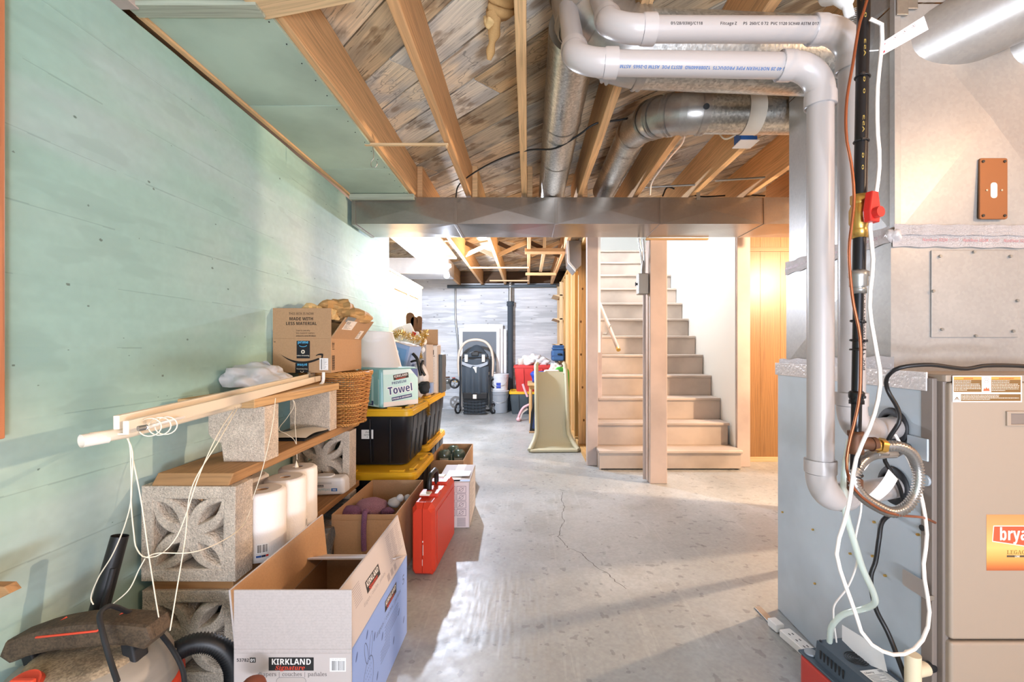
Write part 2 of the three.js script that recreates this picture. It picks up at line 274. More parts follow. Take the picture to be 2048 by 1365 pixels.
// ---------------------------------------------------------------- materials
function mat(color, o = {}) {
  const { rough = 0.7, metal = 0, map, bump, bumpScale = 0.001, roughMap, ...rest } = o;
  const m = new (Object.keys(rest).some(k => ['clearcoat', 'transmission', 'sheen', 'thickness', 'ior'].includes(k)) ? THREE.MeshPhysicalMaterial : THREE.MeshStandardMaterial)({ color, roughness: rough, metalness: metal, side: THREE.DoubleSide, ...rest });
  if (map) m.map = map; if (bump) { m.bumpMap = bump; m.bumpScale = bumpScale; } if (roughMap) m.roughnessMap = roughMap;
  return m;
}
const M = {
  mint: mat(0xffffff, { map: T.mint, rough: 0.72, bump: T.mintBump, bumpScale: 0.006 }),
  mintPanel: mat(0xb4c8b6, { map: T.cloud, rough: 0.62 }),
  mintTrim: mat(0xb2b8a4, { map: T.wood, rough: 0.65 }),
  conc: mat(0xffffff, { map: T.conc, rough: 0.9, bump: T.mintBump, bumpScale: 0.006 }),
  floor: mat(0xffffff, { map: T.floor, roughMap: T.floorRough, rough: 0.72, bump: T.floorBump, bumpScale: 0.002 }),
  planks: [0xffffff, 0xf2ece4, 0xe4d2b8, 0xdad2c6].flatMap(c => T.plank.map(t => mat(c, { map: t, rough: 0.9 }))),
  joist: [0xecbd88, 0xe3b17c, 0xf2c892].map(c => mat(c, { map: T.wood, rough: 0.75 })),
  fir: mat(0xe0b57c, { map: T.wood, rough: 0.7 }), fir2: mat(0xe8c596, { map: T.wood, rough: 0.7 }), stud: mat(0xd2a566, { map: T.wood, rough: 0.75 }),
  darkwood: mat(0x5e4630, { map: T.wood, rough: 0.85 }), soot: mat(0x2a2622, { rough: 0.95 }),
  shelf: [mat(0xb5895a, { map: T.wood, rough: 0.8 }), mat(0xa8794a, { map: T.wood, rough: 0.8 }), mat(0xd3ab78, { map: T.wood, rough: 0.8 })],
  galv: mat(0xd8d6d0, { map: T.spangle, metal: 0.85, rough: 0.34, bump: T.fine, bumpScale: 0.0004 }),
  galvPlain: mat(0xcfccc6, { map: T.spangleFine, metal: 0.8, rough: 0.34 }),
  trunk: mat(0xc4bcb4, { map: T.spangleFine, metal: 0.85, rough: 0.27 }),
  plenum: mat(0xc8c4be, { map: T.spangleFine, metal: 0.3, rough: 0.36 }),
  foil: mat(0xd6d0ce, { metal: 0.25, rough: 0.3, bump: T.fine, bumpScale: 0.0012 }),
  steel: mat(0xb8b6b2, { metal: 0.9, rough: 0.3 }), brass: mat(0xc7a35a, { metal: 0.9, rough: 0.3 }), zinc: mat(0x9a9a96, { metal: 0.8, rough: 0.35 }),
  furnSide: mat(0xc6d2da, { map: T.cloud, metal: 0.15, rough: 0.4 }), furnFront: mat(0x9e8e7d, { rough: 0.5 }), furnDark: mat(0x7d7168, { rough: 0.5 }),
  pvc: mat(0xa9a29e, { rough: 0.32 }), pvcHub: mat(0xafa8a4, { rough: 0.3 }), cpvc: mat(0xdccdae, { rough: 0.4 }),
  iron: mat(0x17171a, { rough: 0.32, metal: 0.3 }), rust: mat(0x6a4630, { rough: 0.6, metal: 0.4, map: T.cloud }), black: mat(0x141517, { rough: 0.45 }), rubber: mat(0x1c1d20, { rough: 0.6 }),
  copper: mat(0x9a5c3e, { metal: 0.8, rough: 0.35 }), red: mat(0xb8231c, { rough: 0.4 }), redTool: mat(0xc8371f, { rough: 0.42 }), orange: mat(0xdb4a30, { rough: 0.45 }),
  clear: mat(0xeaf2ea, { rough: 0.15, transmission: 0.55, thickness: 0, ior: 1.4 }), whiteWire: mat(0xe9e2da, { rough: 0.5 }), cordW: mat(0xe6dcc6, { rough: 0.8 }),
  paintW: mat(0xf0f2ee, { rough: 0.6 }), stair: mat(0xbfb0a2, { rough: 0.45, map: T.cloud }), tread: mat(0xcfc6bc, { rough: 0.4, map: T.cloud }), trimP: mat(0xc4b2a8, { rough: 0.5, map: T.cloud }), postP: mat(0xcdb5a4, { rough: 0.5, map: T.cloud }),
  birch: mat(0x9e7446, { map: T.wood, rough: 0.35 }), birchPale: mat(0xeccfa0, { map: T.wood, rough: 0.45 }),
  cmu: mat(0xe6dace, { map: T.cmu, rough: 0.95, bump: T.cmuBump, bumpScale: 0.003 }),
  card: mat(0xb48f6a, { map: T.card, rough: 0.85 }), cardWhite: mat(0xbcb3af, { map: T.card, rough: 0.6 }), cardBlue: mat(0x93abd6, { map: T.card, rough: 0.55 }), kraft: mat(0xb8925e, { map: T.card, rough: 0.85 }), kraftLight: mat(0xd9b880, { map: T.card, rough: 0.85 }),
  tote: mat(0x17181c, { rough: 0.38 }), toteLid: mat(0xe6b218, { rough: 0.42 }), toteGrey: mat(0x4c565c, { rough: 0.45 }), toteRed: mat(0xd8403c, { rough: 0.45 }),
  wicker: [mat(0xc08a4a, { rough: 0.6 }), mat(0xa87038, { rough: 0.6 })], paper: mat(0xf4f0ec, { rough: 0.75, bump: T.fine, bumpScale: 0.0008 }), roll: mat(0xd8d2cc, { rough: 0.9 }), bag: mat(0xe9e9ec, { rough: 0.35, transmission: 0.3, thickness: 0 }),
  aqua: mat(0x9fd8d6, { rough: 0.3, map: T.cloud }), navy: mat(0x24386a, { rough: 0.4 }), shade: mat(0xf3efec, { rough: 0.8, transmission: 0.25, thickness: 0 }), white: mat(0xf1f0ee, { rough: 0.5 }), offwhite: mat(0xe6dfd2, { rough: 0.55 }), blind: mat(0xe9dcc6, { rough: 0.45 }),
  gold: mat(0xc9a34a, { metal: 0.8, rough: 0.35 }), pink: mat(0xd9a3bd, { map: T.knit, rough: 0.9, bump: T.knit, bumpScale: 0.003 }), mauve: mat(0xa874a0, { map: T.knit, rough: 0.9, bump: T.knit, bumpScale: 0.003 }), greyPlush: mat(0xb9bcc0, { rough: 0.95 }),
  slide: mat(0xb9b498, { rough: 0.5 }), green: mat(0x3fae30, { rough: 0.45 }), blueBag: mat(0x2c46a8, { rough: 0.5 }), suit: mat(0x2f5480, { rough: 0.8 }), pinkToy: mat(0xe8b4ba, { rough: 0.4 }), denim: mat(0x3d464e, { rough: 0.8 }), dfab: mat(0x22272c, { rough: 0.8 }), beigeTube: mat(0xd6c4b0, { rough: 0.4 }), grey: mat(0x9aa0a6, { rough: 0.5 }), bucketW: mat(0xd9dcde, { rough: 0.45 }),
  dust: mat(0xffffff, { map: T.dust, rough: 0.85 }), dustDark: mat(0x8a8078, { map: T.dust, rough: 0.8 }), vacGrey: mat(0xa49c90, { rough: 0.55, map: T.cloud }), terracotta: mat(0xd98a5c, { rough: 0.55, map: T.wood }), bottle: mat(0x1f6b4a, { rough: 0.12, transmission: 0.5, thickness: 0.02, ior: 1.45 }), glass: mat(0xdfe8ea, { rough: 0.05, transmission: 0.9, thickness: 0 }), screen: mat(0x6f767c, { rough: 0.7 }), blueBox: mat(0x2a66b4, { rough: 0.45 }), pumpTop: mat(0x3e4a54, { rough: 0.45 }), pumpRed: mat(0xb23a30, { rough: 0.45 }), plate: mat(0x8a5630, { rough: 0.45, metal: 0.3 }), crack: mat(0x57524b, { rough: 1 }), film: mat(0x5d666e, { rough: 0.2, bump: T.cmuBump, bumpScale: 0.012, clearcoat: 1 }), ratty: mat(0x6a4a30, { rough: 0.9 }),
};
// flat print: a thin sheet with a drawing on it
function printMat(w, h, draw, o = {}) {
  const c = document.createElement('canvas'); c.width = w; c.height = h; const x = c.getContext('2d'); draw(x, w, h);
  const t = new THREE.CanvasTexture(c); t.colorSpace = THREE.SRGBColorSpace; t.magFilter = THREE.LinearFilter; t.anisotropy = 4;
  return new THREE.MeshStandardMaterial({ map: t, roughness: o.rough ?? 0.6, metalness: 0, side: THREE.DoubleSide, transparent: !!o.alpha });
}
// quad from corners: bottom-left, bottom-right, top-right, top-left
function quad(a, b, c, e) {
  const g = new THREE.BufferGeometry(), p = [a, b, c, a, c, e], u = [[0, 0], [1, 0], [1, 1], [0, 0], [1, 1], [0, 1]];
  g.setAttribute('position', new THREE.Float32BufferAttribute(p.flatMap(v => [v.x, v.y, v.z]), 3)); g.setAttribute('uv', new THREE.Float32BufferAttribute(u.flat(), 2)); g.computeVertexNormals(); return g;
}
const txt = (x, s, px, py, size, color = '#000', font = 'sans-serif', align = 'left', weight = '') => { x.fillStyle = color; x.font = `${weight} ${size}px ${font}`; x.textAlign = align; x.textBaseline = 'middle'; x.fillText(s, px, py); };
const bars = (x, px, py, w, h, seed = 3) => { const q = rng(seed); x.fillStyle = '#222'; let a = px; while (a < px + w) { const b = 1 + Math.floor(q() * 3); x.fillRect(a, py, b, h); a += b + 1 + Math.floor(q() * 3); } };
// ---------------------------------------------------------------- the room
struct('floor', bx(-3, 3.6, -0.12, 0, -3, 8.4, 0), M.floor);
{ // hairline crack wandering over the slab
  const pts = [[1126, 985], [1122, 1000], [1130, 1015], [1124, 1030], [1128, 1045], [1120, 1062], [1117, 1074], [1128, 1086], [1135, 1096], [1160, 1106], [1170, 1114], [1188, 1132], [1212, 1146], [1232, 1164], [1262, 1184]].map(([px, py]) => { const d = 990 / (py - CY); return new THREE.Vector2((px - CX) * d / FOCAL, d); });
  const q = rng(8), t = [];
  const fine = []; for (let i = 0; i < pts.length - 1; i++) for (let k = 0; k < 4; k++) fine.push(new THREE.Vector2(lerp(pts[i].x, pts[i + 1].x, k / 4) + (q() - 0.5) * 0.012, lerp(pts[i].y, pts[i + 1].y, k / 4)));
  for (let i = 0; i < fine.length - 1; i++) { const a = fine[i], b = fine[i + 1], w = 0.0012 + 0.0008 * q(); t.push([V(a.x - w, 0.0004, a.y), V(a.x + w, 0.0004, a.y), V(b.x + w, 0.0004, b.y)], [V(a.x - w, 0.0004, a.y), V(b.x + w, 0.0004, b.y), V(b.x - w, 0.0004, b.y)]); }
  const f = scene.getObjectByName('floor'); part(f, 'crack', tri(t), M.crack, 'thin dark crack in the slab');
}
function wallGeo(x0, x1, y0, y1, d0, d1, along) { // uv: u along the wall, v up, in metres
  const g = bx(x0, x1, y0, y1, d0, d1, 0), p = g.attributes.position, uv = g.attributes.uv;
  for (let i = 0; i < p.count; i++) uv.setXY(i, (along === 'x' ? p.getX(i) : -p.getZ(i)), p.getY(i));
  return g;
}
{ // long painted wall with an uneven top edge
  const q = rng(4), g = [], n = 90, top = i => 2.160 + 0.010 * fbm(i / n, 0.5, 30, 1, 3, 201), dd = i => lerp(-3, 4.16, i / n);
  const face = [];
  for (let i = 0; i < n; i++) {
    const a = dd(i), b = dd(i + 1), ya = top(i), yb = top(i + 1);
    face.push([V(-1.28, 0, b), V(-1.28, 0, a), V(-1.28, ya, a)], [V(-1.28, 0, b), V(-1.28, ya, a), V(-1.28, yb, b)]);
    face.push([V(-1.28, ya, a), V(-1.60, ya, a), V(-1.60, yb, b)], [V(-1.28, ya, a), V(-1.60, yb, b), V(-1.28, yb, b)]);
  }
  face.push([V(-1.28, 0, 4.16), V(-1.28, 2.165, 4.16), V(-1.6, 2.165, 4.16)], [V(-1.28, 0, 4.16), V(-1.6, 2.165, 4.16), V(-1.6, 0, 4.16)]);
  face.push([V(-1.6, 0, -3), V(-1.6, 0, 4.16), V(-1.6, 2.165, 4.16)], [V(-1.6, 0, -3), V(-1.6, 2.165, 4.16), V(-1.6, 2.165, -3)]);
  const w = tri(face), p = w.attributes.position, uv = w.attributes.uv;
  for (let i = 0; i < p.count; i++) uv.setXY(i, -p.getZ(i) + Math.abs(p.getX(i) + 1.28), p.getY(i));
  struct('wall_left', w, M.mint, 'mint painted concrete wall with board marks');
}
struct('trim_1', [bx(-1.62, -1.46, 2.165, 2.46, -3, 4.2, 0)], M.joist[1], 'wooden sill plate on top of the painted wall');
struct('wall_far', wallGeo(-2.4, 3.6, 0, 2.46, 8.0, 8.3, 'x'), M.conc, 'board marked bare concrete wall');
struct('wall_recess', wallGeo(-2.4, -2.2, 0, 2.46, 4.16, 8.0, 'z'), M.conc);
struct('wall_recess_end', wallGeo(-2.4, -1.6, 0, 2.46, 3.96, 4.16, 'x'), M.conc);
struct('wall_behind', wallGeo(-1.6, 3.6, 0, 2.46, -3.0, -2.8, 'x'), M.conc);
struct('wall_right', wallGeo(3.4, 3.6, 0, 2.46, -2.8, 8.0, 'z'), M.conc);

// ceiling: joists, diagonal subfloor boards, painted panels
const ceiling = struct('ceiling', null);
part(ceiling, 'floor_above', [bx(-2.6, 0.64, 2.462, 2.5, -3, 8.4, 0), bx(1.96, 3.6, 2.462, 2.5, -3, 8.4, 0), bx(0.64, 1.96, 2.462, 2.5, -3, 4.18, 0), bx(0.64, 1.96, 2.462, 2.5, 7.6, 8.4, 0)], M.joist[1]);
{
  const W = 0.186, inHole = (x, d) => x > 0.62 && x < 1.98 && d > 4.15 && d < 7.7, inside = (x, d) => x > -2.45 && x < 3.45 && d > -2.9 && d < 8.2 && !inHole(x, d);
  for (let k = -30; k < 50; k++) { // boards run at 45 degrees, towards the right and the camera
    const off = k * W; // perpendicular offset along (1, d:+1)/sqrt2
    let s0 = null;
    for (let s = -12; s <= 12; s += 0.04) {
      const x = (off + s) * Math.SQRT1_2, d = (off - s) * Math.SQRT1_2, ok = inside(x, d);
      if (ok && s0 === null) s0 = s;
      if ((!ok || s > 11.9) && s0 !== null) {
        let a = s0; const end = s;
        while (a < end - 0.05) {
          const len = Math.min(end - a, rr(2.2, 4.6)), m = a + len / 2, mx = (off + m) * Math.SQRT1_2, md = (off - m) * Math.SQRT1_2;
          const g = cb(len - 0.004, 0.02, W - rr(0.005, 0.012), 0, 0, 0, 0.002, 'x'); g.rotateY(-Math.PI / 4); g.translate(mx, 2.449 - rr(0, 0.003), -md);
          part(ceiling, 'plank', g, M.planks[Math.floor(R() * 16) % 16]); a += len;
        }
        s0 = null;
      }
    }
  }
}
const JX = k => -0.836 + 0.406 * k;
for (let k = -1; k <= 10; k++) {
  const x = JX(k), segs = (x > 0.6 && x < 2.0) ? [[-2.8, 4.2]] : [[-2.8, 3.75], [3.32, 8.0]];
  segs.forEach(([a, b], i) => part(ceiling, 'joist', bx(x - 0.02 + i * 0.041, x + 0.02 + i * 0.041, 2.20, 2.438, a, b, 0.004, 'z'), M.joist[(k + 6 + i) % 3]));
}
// painted sheets nailed under the first bay, with their seams, edge strip and cross batten
for (const [a, b] of [[1.44, 2.02], [2.024, 2.74], [2.744, 3.21]]) part(ceiling, 'painted_panel', bx(-1.262, -0.842, 2.186, 2.199, a, b, 0.0015), M.mintPanel, 'pale green painted sheet');
part(ceiling, 'painted_panel', bx(-1.262, -0.842, 2.20, 2.212, -2.5, 1.39, 0.0015), M.mintPanel, 'pale green painted sheet');
part(ceiling, 'batten', bx(-1.262, -0.850, 2.170, 2.186, 1.405, 1.462, 0.002), M.mintTrim, 'painted cross batten');
part(ceiling, 'edge_strip', bx(-1.272, -1.250, 2.176, 2.186, 1.46, 3.2, 0.002, 'z'), M.joist[0]);
part(ceiling, 'edge_strip', bx(-1.300, -1.225, 2.165, 2.186, -1, 1.42, 0.002, 'z'), M.trimP);
for (let i = 0; i < 16; i++) part(ceiling, 'nail', (() => { const g = new THREE.SphereGeometry(0.0028, 6, 4); g.translate(-0.865 + rr(-0.004, 0.004), 2.1855, -(1.5 + i * 0.11)); return boxUV(g); })(), M.black);
// beyond the duct: cross bridging, hatch framing, ledger strips
for (const k of [0, 1, 2]) {
  const a = JX(k) + 0.065, b = JX(k + 1) + 0.018;
  part(ceiling, 'bridging', bar(V(a, 2.235, 5.55), V(b, 2.40, 5.55), 0.019, 0.05), M.fir2);
  part(ceiling, 'bridging', bar(V(a, 2.40, 5.60), V(b, 2.235, 5.60), 0.019, 0.05), M.darkwood);
}
part(ceiling, 'ledger', bx(-0.80, 0.02, 2.182, 2.20, 6.15, 6.19, 0.002), M.fir2);
part(ceiling, 'ledger', bx(-0.62, 0.02, 2.18, 2.20, 7.35, 7.39, 0.002), M.fir2);
part(ceiling, 'ledger', bx(-0.90, 0.52, 2.17, 2.195, 7.86, 7.98, 0.002), M.fir);
part(ceiling, 'header', bx(-0.03, 0.42, 2.175, 2.215, 5.05, 5.20, 0.002), M.joist[1]);
part(ceiling, 'header', bx(-0.03, 0.42, 2.16, 2.20, 6.62, 6.66, 0.002), M.fir);
part(ceiling, 'hanger', bar(V(0.19, 2.43, 4.95), V(0.19, 2.20, 5.08), 0.035, 0.035), M.fir2);
part(ceiling, 'hanger', bx(0.17, 0.21, 2.19, 2.215, 5.15, 6.5, 0.002, 'z'), M.fir2);
for (const k of [-1, 0, 1, 2, 3]) part(ceiling, 'rim_block', bx(JX(k) + 0.065, JX(k + 1) + 0.02, 2.23, 2.43, 7.9, 7.97, 0.003), M.darkwood);
// loose laths and braces fixed under the joists
single('wood_strip', 'thin pale wooden strip nailed across two joists', 'strip', [bx(-0.872, -0.425, 2.182, 2.194, 2.405, 2.422, 0.001), bx(-0.438, -0.428, 2.170, 2.182, 2.405, 2.422, 0.001)], M.fir2);
single('wood_brace', 'short pale board nailed across joist beside painted panel', 'board', bar(V(-0.875, 2.188, 1.435), V(-0.55, 2.19, 1.36), 0.10, 0.018), M.fir2);
single('wire_hook', 'small wire hook hanging from joist under wooden strip', 'hook', tube(spline([V(-0.835, 2.185, 2.43), V(-0.832, 2.12, 2.43), V(-0.845, 2.10, 2.43), V(-0.842, 2.075, 2.43), V(-0.822, 2.072, 2.43), V(-0.812, 2.095, 2.43), V(-0.818, 2.105, 2.43)], 30), 0.0022, 6), M.steel);
{ // knobbly piece of dried branch hung between two joists
  const t = thing('driftwood', 'knotted piece of weathered branch hanging between ceiling joists', 'branch', [-0.12, 2.17, 1.70]);
  const a = tube(spline([P(985, 20, 1.66), P(992, 45, 1.68), P(985, 80, 1.72), P(978, 120, 1.76)], 24), u => 0.026 * (1 - 0.55 * u) * (1 + 0.25 * Math.sin(u * 17)), 10);
  part(t, 'stem', a, M.kraft); part(t, 'knot', blob(0.045, 0.034, 0.04, P(1000, 18, 1.66).x, P(1000, 18, 1.66).y, -1.66, 2, 0.22, 3), M.kraft); part(t, 'knot', blob(0.028, 0.026, 0.03, P(982, 45, 1.69).x, P(982, 45, 1.69).y, -1.69, 5, 0.2, 3), M.kraftLight);
  part(t, 'knot', blob(0.05, 0.022, 0.03, P(1005, 0, 1.62).x, P(1005, 0, 1.62).y, -1.62, 9, 0.2, 3), M.kraft);
}
const wire = (name, label, cat, pts, r, m, group) => single(name, label, cat, tube(spline(pts, 60), r, 8), m, group);
wire('electric_cable', 'black cable strung below joists past the round duct', 'cable', [P(912, 395, 3.15), P(915, 375, 3.1), P(935, 355, 3.0), P(1000, 318, 2.7), P(1060, 300, 2.5), P(1110, 297, 2.42), P(1155, 272, 2.35), P(1190, 248, 2.3), P(1240, 240, 2.3), P(1300, 225, 2.3), P(1325, 205, 2.2)], 0.005, M.black);
wire('electric_cable', 'pale cable stapled down the side of a joist', 'cable', [P(1300, 390, 3.1), P(1304, 365, 2.95), P(1340, 315, 2.7), P(1365, 285, 2.5), P(1372, 262, 2.4)], 0.005, M.whiteWire);
wire('electric_cable', 'black cable lying behind the rectangular duct top', 'cable', [P(1325, 393, 3.6), P(1335, 375, 3.6), P(1365, 385, 3.6), P(1400, 393, 3.6), P(1480, 390, 3.6), P(1530, 392, 3.6)], 0.006, M.black);
wire('copper_pipe', 'thin grey pipe crossing joists above the rectangular duct', 'pipe', [P(1290, 375, 3.1), P(1390, 370, 3.05)], 0.007, M.zinc);
wire('copper_pipe', 'thin grey pipe passing through the last visible joists', 'pipe', [P(1430, 362, 2.9), P(1530, 355, 2.85)], 0.007, M.zinc);

// ---------------------------------------------------------------- sheet metal trunk duct with creased panels
function creased(a, b, c, e, out, h = 0.006) { // quad a b c e with its middle raised
  const m = a.clone().add(b).add(c).add(e).multiplyScalar(0.25).addScaledVector(out, h);
  return [[a, b, m], [b, c, m], [c, e, m], [e, a, m]];
}
{
  const t = thing('trunk_duct', 'long rectangular sheet metal duct spanning the cellar under the joists', 'duct', [0.3, 1.978, 3.4]);
  const xs = [-1.235, -0.512, 0.206, 0.953, 1.69, 2.4], y0 = 1.978, y1 = 2.167, d0 = 3.2, d1 = 3.59;
  for (let i = 0; i < xs.length - 1; i++) {
    const a = xs[i], b = xs[i + 1], f = [];
    f.push(...creased(V(a, y0, d0), V(b, y0, d0), V(b, y1, d0), V(a, y1, d0), new THREE.Vector3(0, 0, 1)));
    f.push(...creased(V(a, y0, d1), V(b, y0, d1), V(b, y0, d0), V(a, y0, d0), new THREE.Vector3(0, -1, 0)));
    f.push([V(a, y1, d0), V(b, y1, d0), V(b, y1, d1)], [V(a, y1, d0), V(b, y1, d1), V(a, y1, d1)], [V(b, y0, d1), V(a, y0, d1), V(a, y1, d1)], [V(b, y0, d1), V(a, y1, d1), V(b, y1, d1)]);
    part(t, 'section', tri(f), M.trunk);
    if (i) part(t, 'drive_cleat', [bx(a - 0.011, a + 0.011, y0 - 0.004, y1, d0 - 0.004, d0, 0.001), bx(a - 0.011, a + 0.011, y0 - 0.004, y0, d0, d1, 0.001)], M.trunk);
  }
  part(t, 'end_cap', [bx(-1.25, -1.235, y0, y1, d0, d1, 0.001), bx(-1.25, -1.222, y0 - 0.004, y1, d0 - 0.005, d0, 0.001), bx(-1.25, -1.222, y0 - 0.005, y0, d0, d1, 0.001)], M.trunk);
  part(t, 'hanger_strap', bx(1.2, 1.225, 2.15, 2.2, 3.192, 3.198, 0.001), M.zinc);
}
single('duct_batten', 'painted pale batten resting along the end of the trunk duct', 'batten', bx(-1.255, -0.80, 2.142, 2.182, 3.165, 3.195, 0.003), M.mintTrim);
single('wood_lath', 'thin wooden lath wedged behind the trunk duct over the post', 'lath', [bx(0.95, 1.45, 1.962, 1.976, 3.6, 3.63, 0.002)], M.fir);
// box duct and white soffit sheet in the far bay
single('box_duct', 'short grey box duct dropping from the ceiling by the bulb', 'duct', bx(-2.15, -0.97, 2.0, 2.197, 5.5, 5.95, 0.004), M.trunk);
single('ceiling_board', 'white sheet nailed under joists above the cupboard', 'board', bx(-1.35, -0.86, 2.178, 2.198, 4.4, 5.48, 0.003), M.paintW);

// ---------------------------------------------------------------- stairs
{
  const s = struct('stairs', null, null, 'painted wooden basement stairs'), rise = n => n === 1 ? 0.178 : 0.178 + (n - 1) * 0.2105, run = n => 4.01 + (n - 1) * 0.222;
  for (let n = 1; n <= 12; n++) {
    const x0 = n === 1 ? 0.632 : n === 2 ? 0.62 : 0.70, x1 = n === 1 ? 1.925 : n === 2 ? 1.905 : 1.915, y = rise(n), yb = n === 1 ? 0 : rise(n - 1), d = run(n);
    part(s, 'riser', bx(x0 + (n < 3 ? 0.012 : 0), x1 - (n < 3 ? 0.012 : 0), yb + (n === 1 ? 0.012 : 0), y - 0.028, d + 0.02, d + 0.042, 0.002, 'x'), M.stair);
    part(s, 'tread', bx(x0, x1, y - 0.028, y, d, d + 0.262, 0.008, 'x'), M.stair);
    if (n < 3) part(s, 'side_panel', [bx(x0 + 0.012, x0 + 0.03, 0.0, y - 0.028, d + 0.03, 4.55, 0.002), bx(x1 - 0.03, x1 - 0.012, 0.0, y - 0.028, d + 0.03, 4.30, 0.002)], M.stair);
  }
  part(s, 'landing', bx(0.66, 1.92, rise(12) - 0.03, rise(12), run(12) + 0.02, 7.6, 0.004), M.stair);
  // low boarded side with a small handrail post
  for (let i = 0; i < 4; i++) part(s, 'side_board', bx(0.655, 0.675, 0.32, 0.78 + i * 0.06, 4.30 + i * 0.075, 4.372 + i * 0.075, 0.002, 'y'), M.trimP);
  part(s, 'rail_post', bx(0.70, 0.745, 0.387, 1.35, 4.50, 4.54, 0.003, 'y'), M.trimP);
}
struct('wall_stair_right', [wallGeo(1.92, 1.99, 0, 4.0, 4.16, 4.86, 'z')], M.paintW, 'white plaster wall of the stairwell');
struct('wall_stair_right_far', [wallGeo(1.922, 1.99, 0, 4.0, 4.865, 7.7, 'z')], M.paintW, 'white plaster wall of the stairwell');
struct('wall_stair_left', [wallGeo(0.655, 0.695, 0.30, 4.0, 4.62, 7.7, 'z'), wallGeo(0.655, 0.695, 1.05, 4.0, 4.28, 4.62, 'z')], M.paintW);
struct('wall_stair_top', [wallGeo(0.66, 1.99, 2.5, 4.0, 7.6, 7.7, 'x'), wallGeo(0.66, 1.99, 2.5, 4.0, 4.1, 4.18, 'x')], M.paintW);
struct('ceiling_stair', bx(0.66, 1.99, 4.0, 4.06, 4.1, 7.7, 0), M.paintW);
struct('trim_2', bx(0.555, 0.655, 0, 2.2, 4.18, 4.27, 0.004, 'y'), M.trimP, 'painted post at the foot of the stairs');
struct('trim_3', bx(1.925, 2.045, 0, 2.2, 4.13, 4.22, 0.004, 'y'), M.trimP, 'painted trim beside the stairs');
struct('trim_4', bx(0.655, 0.672, 0, 2.2, 4.275, 4.295, 0.002, 'y'), M.trimP);
{
  const w = struct('wall_panelled', null, null, 'birch panelled wall beside the stairs');
  for (let i = 0; i < 7; i++) part(w, 'panel', bx(2.045 + i * 0.195, 2.045 + (i + 1) * 0.195 - 0.001, 0.045, 2.35, 4.33, 4.36, 0.001, 'y'), M.birch);
  part(w, 'panel_backing', bx(2.04, 3.4, 0, 2.4, 4.36, 4.40, 0), M.darkwood); part(w, 'base_strip', bx(2.045, 3.4, 0.0, 0.045, 4.315, 4.335, 0.002), M.fir2); part(w, 'top_strip', bx(2.045, 3.4, 2.02, 2.06, 4.315, 4.33, 0.002), M.birch);
}
{ // round handrail
  const t = thing('handrail', 'round brown handrail along the stair side', 'handrail', [0.72, 1.06, 4.2]);
  const a = P(1237, 700, 4.22), b = V(0.70, 2.05, 5.45); part(t, 'rail', cyl(a, b, 0.019, 14), M.postP); part(t, 'end_cap', cyl(a.clone().add(new THREE.Vector3(0, -0.002, 0.003)), a.clone().add(b.clone().sub(a).multiplyScalar(0.015)), 0.0205, 14), M.brass); part(t, 'bracket', [cyl(P(1221, 650, 4.45), P(1214, 668, 4.5), 0.006, 8), cyl(P(1214, 668, 4.5), P(1207, 668, 4.52), 0.012, 10)], M.steel);
}
struct('trim_post', bx(0.985, 1.125, 0, 1.978, 3.62, 3.76, 0.006, 'y'), M.postP, 'square painted wooden post carrying the ceiling');
{
  const t = thing('switch_box', 'grey metal switch box on the side of the square post', 'switch', [0.93, 1.5, 3.66]);
  part(t, 'housing', bx(0.895, 0.98, 1.53, 1.70, 3.635, 3.715, 0.008), M.zinc); part(t, 'switch_lever', [cyl(V(0.895, 1.615, 3.67), V(0.885, 1.615, 3.67), 0.008, 8), bx(0.878, 0.886, 1.60, 1.63, 3.662, 3.678, 0.002)], M.black);
  part(t, 'conduit', tube(spline([V(0.94, 1.70, 3.68), V(0.94, 1.78, 3.68), V(0.925, 1.86, 3.66), V(0.90, 1.98, 3.64)], 24), 0.011, 10), M.steel); part(t, 'conduit', tube(spline([V(0.955, 1.70, 3.68), V(0.957, 1.8, 3.68), V(0.94, 1.98, 3.66)], 24), 0.009, 10), M.steel); part(t, 'cover', bx(0.898, 0.977, 1.535, 1.695, 3.630, 3.635, 0.002), M.zinc);
  part(t, 'pipe_below', cyl(V(0.958, 0.02, 3.69), V(0.958, 1.53, 3.69), 0.0125, 12), M.trimP, 'painted conduit down the post');
}
// open stud wall
{
  const w = struct('wall_studs', null, null, 'open stud wall with the back of panelling showing');
  part(w, 'bottom_plate', bx(0.558, 0.648, 0, 0.04, 4.3, 7.9, 0.002, 'z'), M.stud); part(w, 'top_plate', bx(0.558, 0.648, 2.16, 2.2, 4.3, 7.9, 0.002, 'z'), M.stud);
  for (let i = 0; i < 8; i++) part(w, 'stud', bx(0.558, 0.648, 0.04, 2.16, 4.93 + i * 0.405, 4.968 + i * 0.405, 0.002, 'y'), i % 2 ? M.stud : M.joist[2]);
  part(w, 'backing', bx(0.648, 0.654, 0.04, 2.2, 4.28, 7.9, 0), M.stud);
  for (let i = 0; i < 5; i++) part(w, 'knot', (() => { const g = new THREE.CylinderGeometry(0.012, 0.012, 0.002, 10); g.rotateX(Math.PI / 2); g.scale(0.8, 1.2, 1); g.translate(0.60 + rr(-0.02, 0.02), 0.3 + i * 0.36, -4.929); return boxUV(g); })(), M.ratty);
}
